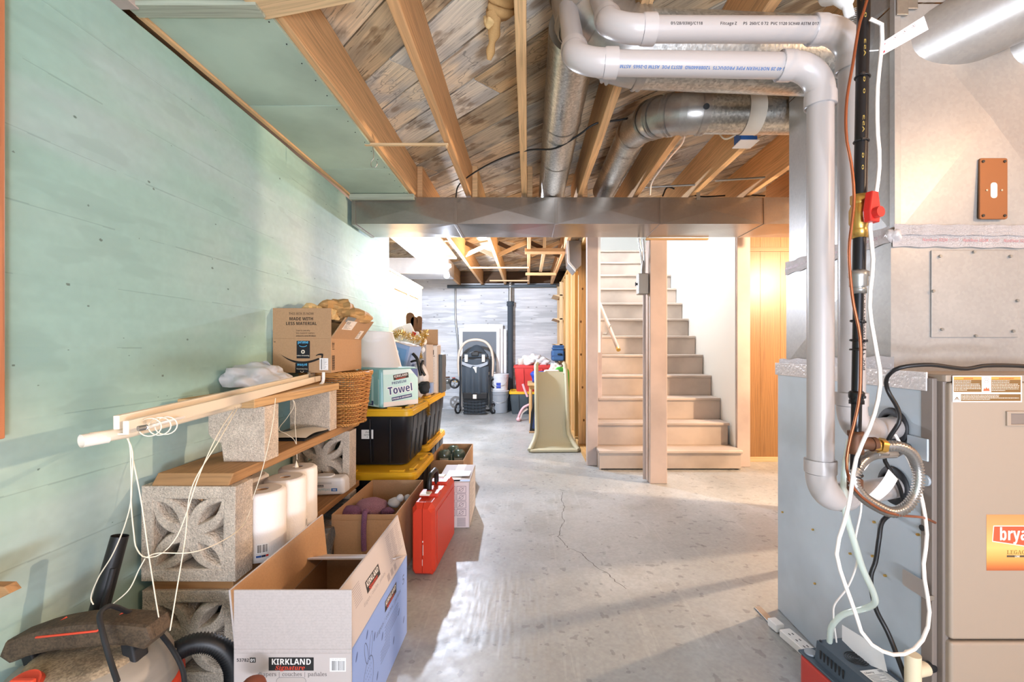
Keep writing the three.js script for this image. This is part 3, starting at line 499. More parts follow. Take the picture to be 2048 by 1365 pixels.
// cupboard with a panelled side in the recess
{
  const t = thing('cupboard', 'tall pale birch cupboard standing past the painted wall end', 'cupboard', [-1.75, 0, 5.0]);
  part(t, 'body', bx(-2.15, -1.362, 0, 1.86, 4.30, 5.73, 0.004), M.birchPale); part(t, 'stile', [bx(-1.362, -1.35, 0, 1.70, 4.30, 4.55, 0.001, 'y'), bx(-1.362, -1.35, 0, 1.70, 5.06, 5.14, 0.001, 'y'), bx(-1.362, -1.35, 0, 1.70, 5.60, 5.73, 0.001, 'y')], M.birchPale); part(t, 'door', bx(-1.362, -1.354, 0.05, 1.68, 4.56, 5.05, 0.001, 'y'), M.fir2); part(t, 'door', bx(-1.362, -1.354, 0.05, 1.68, 5.15, 5.59, 0.001, 'y'), M.fir2);
  part(t, 'frieze', bx(-1.362, -1.348, 1.70, 1.86, 4.30, 5.74, 0.002, 'z'), M.birchPale); part(t, 'moulding', bx(-1.365, -1.335, 1.845, 1.87, 4.28, 5.75, 0.004, 'z'), M.birchPale); part(t, 'hinge', bx(-1.350, -1.346, 1.34, 1.40, 5.60, 5.62, 0.001), M.zinc);
}
single('wall_board', 'orange brown wooden board fixed upright on the painted wall', 'board', bx(-1.279, -1.256, 0.88, 2.16, 0.55, 1.083, 0.003, 'y'), M.terracotta);
single('board_offcut', 'pointed end of a rough wooden board beside the vacuum', 'board', (() => { const s = poly([[0, -0.03], [0.10, 0.018], [0.09, 0.03], [-0.3, 0.03], [-0.3, -0.1]]); const g = extrude(s, 0.02, 0.002); g.translate(P(40, 1193, 0.98).x - 0.10, P(40, 1193, 0.98).y, -0.98); return boxUV(g, 'x'); })(), M.shelf[0]);

// ---------------------------------------------------------------- lamps
function bulbThing(label, x, y, d, color, e, top) {
  const t = thing('light_bulb', label, 'light bulb', [x, y - 0.07, d]);
  const m = new THREE.MeshStandardMaterial({ color: 0xffffff, emissive: color, emissiveIntensity: e, roughness: 0.3 });
  part(t, 'bulb', lathe([[0, -0.062], [0.018, -0.058], [0.030, -0.045], [0.034, -0.025], [0.030, -0.005], [0.018, 0.02], [0.0135, 0.035], [0.0135, 0.045]], 20, x, y, d), m);
  part(t, 'socket', lathe([[0.0145, 0.04], [0.02, 0.045], [0.024, 0.06], [0.05, 0.075], [0.055, 0.09], [0.055, 0.11], [0, 0.11]], 20, x, y, d), M.white);
  if (top > y + 0.12) part(t, 'stem', cyl(V(x, y + 0.11, d), V(x, top, d), 0.006, 8), M.white);
}
bulbThing('bare glowing white bulb hanging by the grey box duct', -0.955, 1.975, 5.32, 0xf4f8ff, 40, 2.2);
bulbThing('unseen warm bulb past the furnace placed to light stairs and painted wall', 3.0, 1.92, 2.8, 0xffc890, 25, 2.2);
bulbThing('unseen warm bulb behind the camera placed to light the furnace front', 2.25, 2.02, -0.35, 0xffd0a0, 25, 2.2);
{  // light panel out of view, placed to light the risers and floor
  const h = thing('unseen_stair_light', 'unseen square light panel placed above the stairs to light the risers', 'light fitting', [1.30, 3.56, 5.0]);
  part(h, 'housing', bx(0.88, 1.72, 3.565, 4.0, 4.58, 5.42, 0.004), M.white); part(h, 'diffuser', bx(0.90, 1.70, 3.556, 3.565, 4.60, 5.40, 0.002), new THREE.MeshStandardMaterial({ color: 0xffffff, emissive: 0xf4f5ff, emissiveIntensity: 2 }));
}
{ // glowing window added behind the camera to go with the fill light
  const w = struct('added_window_1', null, null, 'added white framed window behind the camera for fill light'), gl = new THREE.MeshStandardMaterial({ color: 0xffffff, emissive: 0xdae7ff, emissiveIntensity: 3 });
  part(w, 'pane', bx(-0.95, 0.33, 0.47, 1.97, -2.76, -2.75, 0), gl); part(w, 'pane', bx(0.37, 1.65, 0.47, 1.97, -2.76, -2.75, 0), gl);
  part(w, 'window_frame', [bx(-1.0, 1.7, 1.97, 2.03, -2.8, -2.72, 0.004), bx(-1.0, 1.7, 0.41, 0.47, -2.8, -2.72, 0.004), bx(-1.0, -0.95, 0.47, 1.97, -2.8, -2.72, 0.004), bx(1.65, 1.7, 0.47, 1.97, -2.8, -2.72, 0.004), bx(0.33, 0.37, 0.47, 1.97, -2.8, -2.72, 0.004)], M.white);
}
{ // fill lamp added behind the camera to brighten joists and planks
  const t = local('added_fill_light', 'added fill lamp on a low stand turned up to the joists', 'fill light', [0.45, 0, -1.12], 0), em = new THREE.MeshStandardMaterial({ color: 0xffffff, emissive: 0xe4edff, emissiveIntensity: 3 });
  const head = (g, z) => { g.translate(0, 0, z); const m = new THREE.Matrix4().lookAt(new THREE.Vector3(0.30, 2.4, -0.35), new THREE.Vector3(0.45, 0.545, 1.12), new THREE.Vector3(0, 1, 0)); g.applyMatrix4(m); g.translate(0, 0.545, 0); return g; };
  part(t, 'lamp_face', head(cb(0.50, 0.34, 0.006, 0, 0, 0, 0.001), -0.008), em); part(t, 'housing', head(cb(0.54, 0.38, 0.07, 0, 0, 0, 0.01), -0.05), M.toteLid); part(t, 'stand', [cyl(new THREE.Vector3(-0.25, 0.02, 0), new THREE.Vector3(0.25, 0.02, 0), 0.015, 10), cyl(new THREE.Vector3(0, 0.02, -0.2), new THREE.Vector3(0, 0.02, 0.2), 0.015, 10), cyl(new THREE.Vector3(0, 0.02, 0.0), new THREE.Vector3(0.005, 0.46, 0.03), 0.015, 10)], M.black);
}
// ---------------------------------------------------------------- furnace
const onSide = (px, py) => { const d = 1.05 * FOCAL / (px - CX); return V(1.05, EYE + (CY - py) * d / FOCAL, d); };
const tapePrint = printMat(1024, 64, (x, w, h) => { x.clearRect(0, 0, w, h); for (let i = 0; i < 4; i++) { txt(x, 'Nashua 322A', 20 + i * 256, 32, 26, 'rgba(190,90,110,0.55)', 'sans-serif', 'left', 'italic bold'); txt(x, '11/07', 190 + i * 256, 32, 24, 'rgba(190,90,110,0.55)'); } }, { alpha: true, rough: 0.4 });
{
  const f = thing('furnace', 'tall gas furnace with grey steel side and beige door front', 'furnace', [1.32, 0, 1.5]);
  part(f, 'cabinet', [bx(1.05, 1.58, 0.0, 1.02, 1.185, 1.89, 0.004)], M.furnSide, 'grey blue steel cabinet');
  part(f, 'corner_post', [bx(1.048, 1.062, 0, 1.02, 1.165, 1.20, 0.003)], M.furnDark);
  const door = part(f, 'upper_door', [bx(1.068, 1.56, 0.36, 1.012, 1.135, 1.178, 0.008)], M.furnFront, 'beige painted front door'); part(f, 'lower_door', [bx(1.068, 1.56, 0.02, 0.354, 1.135, 1.178, 0.008)], M.furnFront, 'beige painted front door');
  part(f, 'side_rail', bx(1.062, 1.078, 0.0, 1.015, 1.15, 1.185, 0.004), M.furnDark);
  part(f, 'top_flange', bx(1.06, 1.57, 1.012, 1.03, 1.14, 1.88, 0.003), M.furnFront);
  const hx = 1.205, hy = 0.905; // finger pull in the door
  const pull = part(door, 'door_pull', [bx(hx, hx + 0.13, hy - 0.003, hy + 0.001, 1.130, 1.136, 0.001), bx(hx, hx + 0.13, hy + 0.028, hy + 0.034, 1.130, 1.136, 0.001), bx(hx, hx + 0.010, hy, hy + 0.03, 1.130, 1.136, 0.001)], M.furnFront); part(door, 'pull_recess', bx(hx + 0.010, hx + 0.13, hy + 0.001, hy + 0.028, 1.1335, 1.1352, 0), M.furnDark);
  const warn = printMat(704, 276, (x, w, h) => {
    x.fillStyle = '#efe6dc'; x.fillRect(0, 0, w, h); const blk = (a, b, c, e, n, s) => { x.fillStyle = '#7a5a30'; x.fillRect(a, b, c, e); const q = rng(s); x.fillStyle = '#f3ebe0'; for (let i = 0; i < n; i++) { const yy = b + 10 + i * (e - 16) / n; let xx = a + 6; const stop = a + c - 8 - (i === n - 1 ? c * 0.5 : i < 2 ? c * 0.35 : q() * 20); while (xx < stop) { const l = 6 + q() * 18; x.fillRect(xx, yy, Math.min(l, stop - xx), 5); xx += l + 4; } } };
    x.fillStyle = '#e8954a'; x.fillRect(12, 10, 284, 32); x.fillRect(392, 10, 300, 32); txt(x, '▲ WARNING', 154, 27, 20, '#6a3a18', 'sans-serif', 'center', 'bold'); txt(x, '▲ AVERTISSEMENT', 540, 27, 20, '#6a3a18', 'sans-serif', 'center', 'bold');
    blk(12, 42, 284, 128, 7, 5); blk(392, 42, 300, 132, 7, 9); blk(84, 192, 608, 72, 4, 12);
    x.strokeStyle = '#8a3a2a'; x.lineWidth = 3; x.beginPath(); x.arc(344, 48, 26, 0, 7); x.stroke(); txt(x, 'stop', 344, 46, 18, '#333', 'sans-serif', 'center', 'bold'); x.fillStyle = '#d8603c'; x.beginPath(); x.moveTo(310, 160); x.lineTo(320, 125); x.lineTo(332, 140); x.lineTo(342, 118); x.lineTo(356, 138); x.lineTo(366, 122); x.lineTo(378, 160); x.fill();
    x.strokeStyle = '#5a4226'; x.lineWidth = 6; x.beginPath(); x.moveTo(20, 255); x.lineTo(45, 225); x.lineTo(70, 255); x.stroke(); x.beginPath(); x.arc(45, 235, 10, 0, 7); x.stroke(); txt(x, '!', 45, 205, 24, '#5a4226', 'sans-serif', 'center', 'bold');
  });
  const fq = (px0, px1, py0, py1, d) => quad(P(px0, py1, d), P(px1, py1, d), P(px1, py0, d), P(px0, py0, d));
  part(door, 'warning_label', fq(1905, 2044, 752, 805, 1.1345), warn, 'orange and brown printed warning label');
  const badge = printMat(512, 256, (x, w, h) => {
    const g = x.createLinearGradient(0, 0, 0, h); [[0, '#e98a52'], [0.25, '#ee9a5c'], [0.6, '#f4b96a'], [0.82, '#e8944c'], [1, '#a8562c']].forEach(([a, c]) => g.addColorStop(a, c)); x.fillStyle = g; x.fillRect(0, 0, w, h);
    x.fillStyle = '#dd5535'; x.beginPath(); x.moveTo(36, 52); x.lineTo(430, 52); x.lineTo(438, 122); x.lineTo(235, 150); x.lineTo(30, 122); x.closePath(); x.fill(); x.lineWidth = 4; x.strokeStyle = '#f6e2d6'; x.stroke();
    x.save(); x.translate(62, 90); x.scale(0.85, 1); txt(x, 'bryant', 0, 0, 78, '#fbf2ea', 'sans-serif', 'left', 'bold'); x.restore(); txt(x, 'LEGACY', 100, 172, 26, '#7a6a2a', 'serif', 'left', 'bold'); x.fillStyle = '#4a4436'; x.fillRect(100, 186, 170, 9); txt(x, 'LINE', 140, 191, 11, '#efe6d6', 'sans-serif', 'left', 'bold');
  });
  part(door, 'brand_badge', fq(1973, 2180, 1030, 1142, 1.1345), badge, 'orange brand badge');
  for (const [px, py] of [[1566, 1025], [1627, 1060], [1750, 1045], [1702, 1108], [1747, 1113], [1772, 1152], [1838, 1070], [1631, 1168]]) { const c = onSide(px, py); part(f, 'screw', cyl(c, c.clone().add(new THREE.Vector3(-0.006, 0, 0)), 0.0038, 8), M.brass); }
  part(f, 'knockout', bx(1.044, 1.05, 0.80, 0.86, 1.175, 1.24, 0.003), M.furnSide); part(f, 'plug', cyl(V(1.05, 0.75, 1.183), V(1.042, 0.75, 1.183), 0.015, 16), M.furnSide); part(f, 'plug', cyl(V(1.05, 0.62, 1.195), V(1.046, 0.62, 1.195), 0.008, 14), M.black);
  { const s = rrect(0.075, 0.045, 0.006), g = extrude(s, 0.0015); g.rotateY(-Math.PI / 2); const c = onSide(1838, 1168); g.translate(c.x - 0.012, c.y, c.z); part(f, 'clip', [boxUV(g), bx(1.037, 1.05, c.y - 0.02, c.y - 0.008, 1.16, 1.175, 0.001)], M.steel); }
  for (const [yy, dd] of [[0.872, 1.29], [0.705, 1.287]]) { const g = lathe([[0.034, 0], [0.052, 0], [0.055, 0.004], [0.05, 0.010], [0.036, 0.014], [0.034, 0.01]], 28); g.rotateZ(Math.PI / 2); g.translate(1.05, yy, -dd); part(f, 'rubber_collar', g, M.rubber, 'black rubber pipe collar'); }
  // rough edges of tape over the top seam
  part(f, 'foil_tape', [bx(1.045, 1.05, 0.985, 1.035, 1.18, 1.90, 0.001)], M.foil, 'crinkled foil tape');
}
// ---------------------------------------------------------------- plenum above the furnace
{
  const t = thing('supply_plenum', 'big sheet metal plenum box standing on the furnace', 'plenum', [1.33, 1.03, 1.58]);
  const X0 = 1.07, X1 = 1.60, D0 = 1.31, D1 = 1.84;
  const side = (y0, y1, x) => creased(V(x, y0, D1), V(x, y0, D0), V(x, y1, D0), V(x, y1, D1), new THREE.Vector3(-1, 0, 0), 0.012);
  const front = (y0, y1) => creased(V(X0, y0, D0), V(X1, y0, D0), V(X1, y1, D0), V(X0, y1, D0), new THREE.Vector3(0, 0, 1), 0.014);
  const rest = (y0, y1) => [[V(X1, y0, D0), V(X1, y0, D1), V(X1, y1, D1)], [V(X1, y0, D0), V(X1, y1, D1), V(X1, y1, D0)], [V(X0, y0, D1), V(X0, y1, D1), V(X1, y1, D1)], [V(X0, y0, D1), V(X1, y1, D1), V(X1, y0, D1)]];
  part(t, 'lower_box', tri([...side(1.03, 1.42, X0 - 0.012), [V(X0 - 0.012, 1.03, D0), V(X1, 1.03, D0), V(X1, 1.42, D0)], [V(X0 - 0.012, 1.03, D0), V(X1, 1.42, D0), V(X0 - 0.012, 1.42, D0)], ...rest(1.03, 1.42)]), M.plenum);
  part(t, 'upper_box', tri([...side(1.425, 2.1, X0), ...front(1.425, 2.1), ...rest(1.425, 2.1)]), M.plenum);
  part(t, 'top_box', tri([...side(2.105, 2.195, X0), [V(X0, 2.105, D0), V(X1, 2.105, D0), V(X1, 2.195, D0)], [V(X0, 2.105, D0), V(X1, 2.195, D0), V(X0, 2.195, D0)], ...rest(2.105, 2.195)]), M.plenum);
  part(t, 'corner_seam', bx(X0 - 0.006, X0 + 0.012, 1.425, 2.195, D0 - 0.006, D0 + 0.012, 0.001), M.plenum);
  part(t, 'drive_cleat', [bx(X0 - 0.004, X0 + 0.03, 2.06, 2.195, D0 - 0.012, D0 - 0.004, 0.002), bx(X0 + 0.03, X0 + 0.06, 2.08, 2.19, D0 - 0.009, D0 - 0.003, 0.002)], M.galvPlain);
  // wrinkled tape over the joint
  const ribbon = (a, b, up, w, out, seed) => sheet((u, v) => a.clone().lerp(b, u).addScaledVector(up, (v - 0.5) * w * (1 + 0.08 * Math.sin(u * 37 + seed))).addScaledVector(out, 0.0022 + 0.003 * fbm(u, v, 40, 5, 2, 300 + seed)), 90, 5);
  const UP = new THREE.Vector3(0, 1, 0), FR = new THREE.Vector3(0, 0, 1), LF = new THREE.Vector3(-1, 0, 0);
  part(t, 'foil_tape', [ribbon(V(X0 - 0.012, 1.44, D0 - 0.009), V(X1, 1.436, D0 - 0.009), UP, 0.03, FR, 1), ribbon(V(X0 - 0.012, 1.41, D0 - 0.003), V(X1, 1.405, D0 - 0.003), UP, 0.036, FR, 2)], M.foil, 'crinkled foil tape along the seam');
  part(t, 'foil_tape', [ribbon(V(X0 - 0.013, 1.43, D0), V(X0 - 0.013, 1.42, D1), UP, 0.05, LF, 3), ribbon(V(X0 - 0.016, 1.045, D0 - 0.02), V(X0 - 0.016, 1.02, D1 + 0.04), UP, 0.06, LF, 4)], M.foil, 'crinkled foil tape along the seam');
  part(t, 'foil_tape', blob(0.02, 0.022, 0.02, X0 - 0.005, 1.425, -D0, 3, 0.25, 3), M.foil);
  part(t, 'tape_print', [quad(V(X0 + 0.06, 1.396, D0 - 0.0105), V(X1, 1.391, D0 - 0.0105), V(X1, 1.421, D0 - 0.0105), V(X0 + 0.06, 1.426, D0 - 0.0105)), quad(V(X0 - 0.0225, 1.40, D1), V(X0 - 0.0225, 1.41, D0), V(X0 - 0.0225, 1.445, D0), V(X0 - 0.0225, 1.435, D1))], tapePrint);
  const ap = part(t, 'access_panel', [bx(1.172, 1.423, 1.129, 1.381, D0 - 0.005, D0 - 0.0005, 0.001)], M.plenum, 'square screwed access panel');
  for (const [a, b] of [[0.09, 0.07], [0.48, 0.02], [0.90, 0.07], [0.01, 0.47], [0.98, 0.58], [0.11, 0.91], [0.5, 0.985], [0.93, 0.93]]) { const c = V(1.172 + 0.251 * a, 1.381 - 0.252 * b, D0 - 0.005); part(ap, 'screw', cyl(c, c.clone().add(new THREE.Vector3(0, 0, 0.006)), 0.0042, 8), M.zinc); }
  const bp = part(t, 'cover_plate', (() => { const g = extrude(rrect(0.078, 0.174, 0.006), 0.003, 0.001); g.translate(1.342, 1.557, -D0 + 0.011); return boxUV(g); })(), M.plate, 'brown metal cover plate');
  part(bp, 'slot', (() => { const g = extrude(rrect(0.019, 0.045, 0.0095), 0.002); g.translate(1.342, 1.552, -D0 + 0.0136); return boxUV(g); })(), M.offwhite);
  for (const [a, b] of [[-0.031, 0.078], [0.031, 0.078], [-0.031, -0.078], [0.031, -0.078]]) part(bp, 'screw', cyl(V(1.342 + a, 1.557 + b, D0 - 0.0145), V(1.342 + a, 1.557 + b, D0 - 0.0172), 0.004, 10), M.black);
  for (const a of [-0.021, 0.022]) part(bp, 'screw', cyl(V(1.342 + a, 1.552, D0 - 0.0145), V(1.342 + a, 1.552, D0 - 0.0168), 0.0028, 8), M.steel);
}
// ---------------------------------------------------------------- round ducts
function ductRun(t, pts, r, { m = M.galv, elbow = M.galvPlain, bend = 0.17, gores = 4, seams = [] } = {}) {
  let start = pts[0];
  for (let i = 1; i < pts.length; i++) {
    if (i < pts.length - 1) {
      const arc = fillet(pts[i - 1], pts[i], pts[i + 1], i > 1 ? bend * 0.8 : bend, gores); part(t, 'pipe', cyl(start, arc[0], r, 36), m);
      const tn = arc.map((p, j) => j === 0 ? arc[0].clone().sub(pts[i - 1]).normalize() : j === arc.length - 1 ? pts[i + 1].clone().sub(p).normalize() : arc[j + 1].clone().sub(arc[j - 1]).normalize());
      for (let k = 0; k < arc.length - 1; k++) part(t, 'elbow_gore', tube([arc[k], arc[k].clone().lerp(arc[k + 1], 0.5), arc[k + 1]], r + 0.0012, 36, false, [tn[k], null, tn[k + 1]]), elbow);
      for (const p of arc) { const dir = tn[arc.indexOf(p)]; part(t, 'bead', tube([-0.016, -0.011, -0.006, 0, 0.006, 0.011, 0.016].map(o => p.clone().addScaledVector(dir, o)), u => r + 0.001 + 0.007 * Math.abs(Math.sin(u * 2 * Math.PI)), 36, false), elbow); }
      start = arc[arc.length - 1];
    } else part(t, 'pipe', cyl(start, pts[i], r, 36), m);
  }
  for (const [a, b] of seams) { const dir = b.clone().sub(a).normalize(); part(t, 'joint', tube([a, a.clone().addScaledVector(dir, 0.006), a.clone().addScaledVector(dir, 0.012)], u => r + 0.0008 + 0.002 * Math.sin(u * Math.PI), 36, false), elbow); }
}
{
  const t = thing('round_duct', 'long galvanised round duct lying in the bay beside the middle joist', 'duct', [0.18, 2.17, 2.5]);
  ductRun(t, [V(0.174, 2.275, 1.655), V(0.182, 2.268, 3.45)], 0.096, { seams: [[V(0.177, 2.271, 2.3), V(0.182, 2.268, 3.4)], [V(0.179, 2.27, 2.75), V(0.182, 2.268, 3.4)]] });
  part(t, 'size_mark', (() => { const a = []; for (let i = 0; i < 2; i++) { } return sheet((u, v) => { const an = -1.9 + v * 0.22, d = 1.98 + u * 0.25; return V(0.178 + 0.0975 * Math.cos(an), 2.272 + 0.0975 * Math.sin(an), d); }, 8, 4); })(), printMat(256, 32, (x, w, h) => { x.clearRect(0, 0, w, h); txt(x, 'THE-MUELLER', 10, 16, 24, 'rgba(50,60,60,0.8)', 'sans-serif'); }, { alpha: true }));
}
{
  const t = thing('round_duct', 'large round duct from the plenum behind the white pipes with wide elbow', 'duct', [0.75, 2.1, 1.75]);
  ductRun(t, [V(1.075, 2.075, 1.52), V(0.195, 2.10, 1.50), V(0.19, 2.435, 1.50)], 0.116, { bend: 0.19 });
  part(t, 'collar', tube([V(1.075, 2.075, 1.52), V(1.06, 2.0755, 1.52), V(1.04, 2.076, 1.52)], u => 0.138 - 0.018 * u, 36, false), M.galvPlain);
  part(t, 'marker_note', sheet((u, v) => { const an = -2.55 + v * 0.30, x = 0.68 + u * 0.32; return (() => { const q = 0.30 - v * 0.5; return new THREE.Vector3(x, 2.086 - 0.0284 * (x - 0.7) - 0.1176 * Math.sin(q), -1.511 + 0.1176 * Math.cos(q)); })(); }, 6, 6), printMat(256, 64, (x, w, h) => { x.clearRect(0, 0, w, h); x.strokeStyle = 'rgba(20,20,20,0.9)'; x.lineWidth = 3; txt(x, '6 1/4', 20, 30, 26, 'rgba(20,20,20,0.9)', 'serif', 'left', 'italic'); x.beginPath(); x.moveTo(120, 8); x.lineTo(120, 48); x.moveTo(108, 36); x.lineTo(120, 50); x.lineTo(132, 36); x.moveTo(248, 30); x.lineTo(216, 40); x.moveTo(232, 24); x.lineTo(216, 40); x.lineTo(234, 54); x.stroke(); }, { alpha: true }));
}
{
  const t = thing('round_duct', 'galvanised round duct with gored elbow turning into the next joist bay', 'duct', [0.8, 2.0, 2.2]);
  ductRun(t, [V(1.35, 2.112, 1.955), V(0.585, 2.118, 1.955), V(0.585, 2.295, 2.5), V(0.583, 2.298, 3.45)], 0.083, { bend: 0.17, seams: [[V(0.585, 2.2955, 2.65), V(0.583, 2.298, 3.4)], [V(0.584, 2.2965, 3.0), V(0.583, 2.298, 3.4)]] });
  part(t, 'tape_band', tube([V(0.93, 2.1155, 1.955), V(1.0, 2.115, 1.955)], 0.0855, 36, false), M.offwhite); part(t, 'plug', [cyl(V(0.745, 2.105, 1.885), V(0.743, 2.10, 1.866), 0.012, 14)], M.black);
}
for (const [x, y, lab] of [[1.266, 2.02, 'galvanised round pipe with plain collar leaving the plenum front'], [1.545, 2.0, 'round pipe stub at the plenum front beside the larger collar pipe']]) {
  const t = thing('round_duct', lab, 'duct', [x, y, 1.2]), a = V(x, y, 1.312), b = V(x + 0.45, y + 0.14, 0.95), dir = b.clone().sub(a).normalize();
  part(t, 'collar', tube([a.clone().addScaledVector(dir, -0.18), a.clone().addScaledVector(dir, 0.12)], 0.098, 36, false), M.plenum); part(t, 'pipe', tube([a.clone().addScaledVector(dir, 0.115), b], 0.0955, 36, true), M.galv);
  part(t, 'collar_bead', tube([-0.006, 0, 0.006].map(o => a.clone().addScaledVector(dir, 0.115 + o)), u => 0.098 + 0.004 * Math.sin(u * Math.PI), 36, false), M.plenum); part(t, 'screw', [cyl(a.clone().addScaledVector(dir, 0.22).add(new THREE.Vector3(0.02, -0.092, 0.01)), a.clone().addScaledVector(dir, 0.22).add(new THREE.Vector3(0.021, -0.102, 0.012)), 0.004, 8)], M.black);
}
// ---------------------------------------------------------------- white plastic flue pipes
function pvcRun(t, pts, r = 0.0302, bend = 0.072) {
  let start = pts[0];
  for (let i = 1; i < pts.length; i++) {
    if (i === pts.length - 1) { part(t, 'pipe', tube([start, start.clone().lerp(pts[i], 0.5), pts[i]], r, 28), M.pvc); break; }
    const arc = fillet(pts[i - 1], pts[i], pts[i + 1], bend, 14), a = arc[0], b = arc[14], da = pts[i - 1].clone().sub(pts[i]).normalize(), db = pts[i + 1].clone().sub(pts[i]).normalize();
    part(t, 'pipe', tube([start, start.clone().lerp(a, 0.5), a.clone().addScaledVector(da, 0.005)], r, 28), M.pvc);
    const e = part(t, 'elbow', tube(arc, 0.0338, 28, false), M.pvcHub);
    for (const [p, q] of [[a, da], [b, db]]) part(e, 'hub', tube([0, 0.001, 0.004, 0.032, 0.034, 0.034].map(o => p.clone().addScaledVector(q, o - 0.001)), u => [0.0338, 0.0358, 0.0365, 0.0368, 0.0362, 0.0305][Math.round(u * 5)], 28, false), M.pvcHub);
    start = b;
  }
}
function cylPrint(t, name, axis0, axis1, r, angMid, angSpan, m, u0, u1) { // print wrapped on a pipe
  const dir = axis1.clone().sub(axis0).normalize(), n = Math.abs(dir.y) > 0.7 ? new THREE.Vector3(0, 0, 1) : new THREE.Vector3(0, 1, 0), bb = dir.clone().cross(n).normalize(), nn = bb.clone().cross(dir);
  part(t, name, sheet((u, v) => { const a = angMid - (v - 0.5) * angSpan; return axis0.clone().lerp(axis1, lerp(u0, u1, u)).addScaledVector(nn, r * Math.cos(a)).addScaledVector(bb, r * Math.sin(a)); }, 4, 6), m);
}
const pipeText = (s, col, flip) => printMat(1024, 32, (x, w, h) => { x.clearRect(0, 0, w, h); if (flip) { x.translate(w, h); x.scale(-1, -1); } txt(x, s, 6, 16, 24, col, 'sans-serif', 'left', 'bold'); }, { alpha: true });
{
  const t = thing('flue_pipe', 'lower white plastic pipe running down into the furnace side', 'pipe', [0.74, 0.67, 1.14]);
  const a = V(0.133, 2.31, 1.55), b = V(0.125, 1.828, 1.15), c = V(0.742, 1.812, 1.14), e = V(0.742, 0.712, 1.14), f = V(1.07, 0.705, 1.287);
  pvcRun(t, [a, b, c, e, f]);
  cylPrint(t, 'print', b, c, 0.0305, 2.35, 0.45, pipeText('2 SCH 40 28 NORTHERN PIPE PRODUCTS  1208R440ND  BIST3 POE  ASTM D-2665  ASTM D-1785  DZO', 'rgba(60,110,170,0.85)', true), 0.14, 0.88);
}
{
  const t = thing('flue_pipe', 'upper white plastic pipe running down behind the black gas pipe', 'pipe', [0.84, 0.84, 1.17]);
  const a = V(0.222, 2.31, 1.50), b = V(0.214, 1.906, 1.14), c = V(0.839, 1.922, 1.165), e = V(0.839, 0.88, 1.165), f = V(1.07, 0.872, 1.29);
  pvcRun(t, [a, b, c, e, f]);
  cylPrint(t, 'print', b, c, 0.0305, 1.75, 0.42, pipeText('01/28/03WJ/C118                 Fitcage Z      PS  260/C 0 72  PVC 1120 SCH40 ASTM D1785', 'rgba(40,40,44,0.9)'), 0.22, 0.90);
  cylPrint(t, 'print', c, e, 0.0305, -0.42, 0.5, pipeText('PVC 1120 DWV ASTM D2665   Fitcage 2\"   PVC 1120 DWV ASTM D2665   Fitcage 2\"', 'rgba(40,40,44,0.9)', true), 0.12, 0.85);
}
{
  const t = thing('paper_tag', 'blank white paper tag stuck on the lower pipe end', 'tag', [0.87, 0.72, 1.13]);
  part(t, 'sheet', sheet((u, v) => { const a = P(1735, 993, 1.10), b = P(1756, 1004, 1.10), c = P(1796, 959, 1.12), e = P(1777, 939, 1.12); const p = a.clone().lerp(b, u).lerp(e.clone().lerp(c, u), v); p.z += 0.006 * Math.sin(v * 3.14); return p; }, 4, 8), M.white);
}
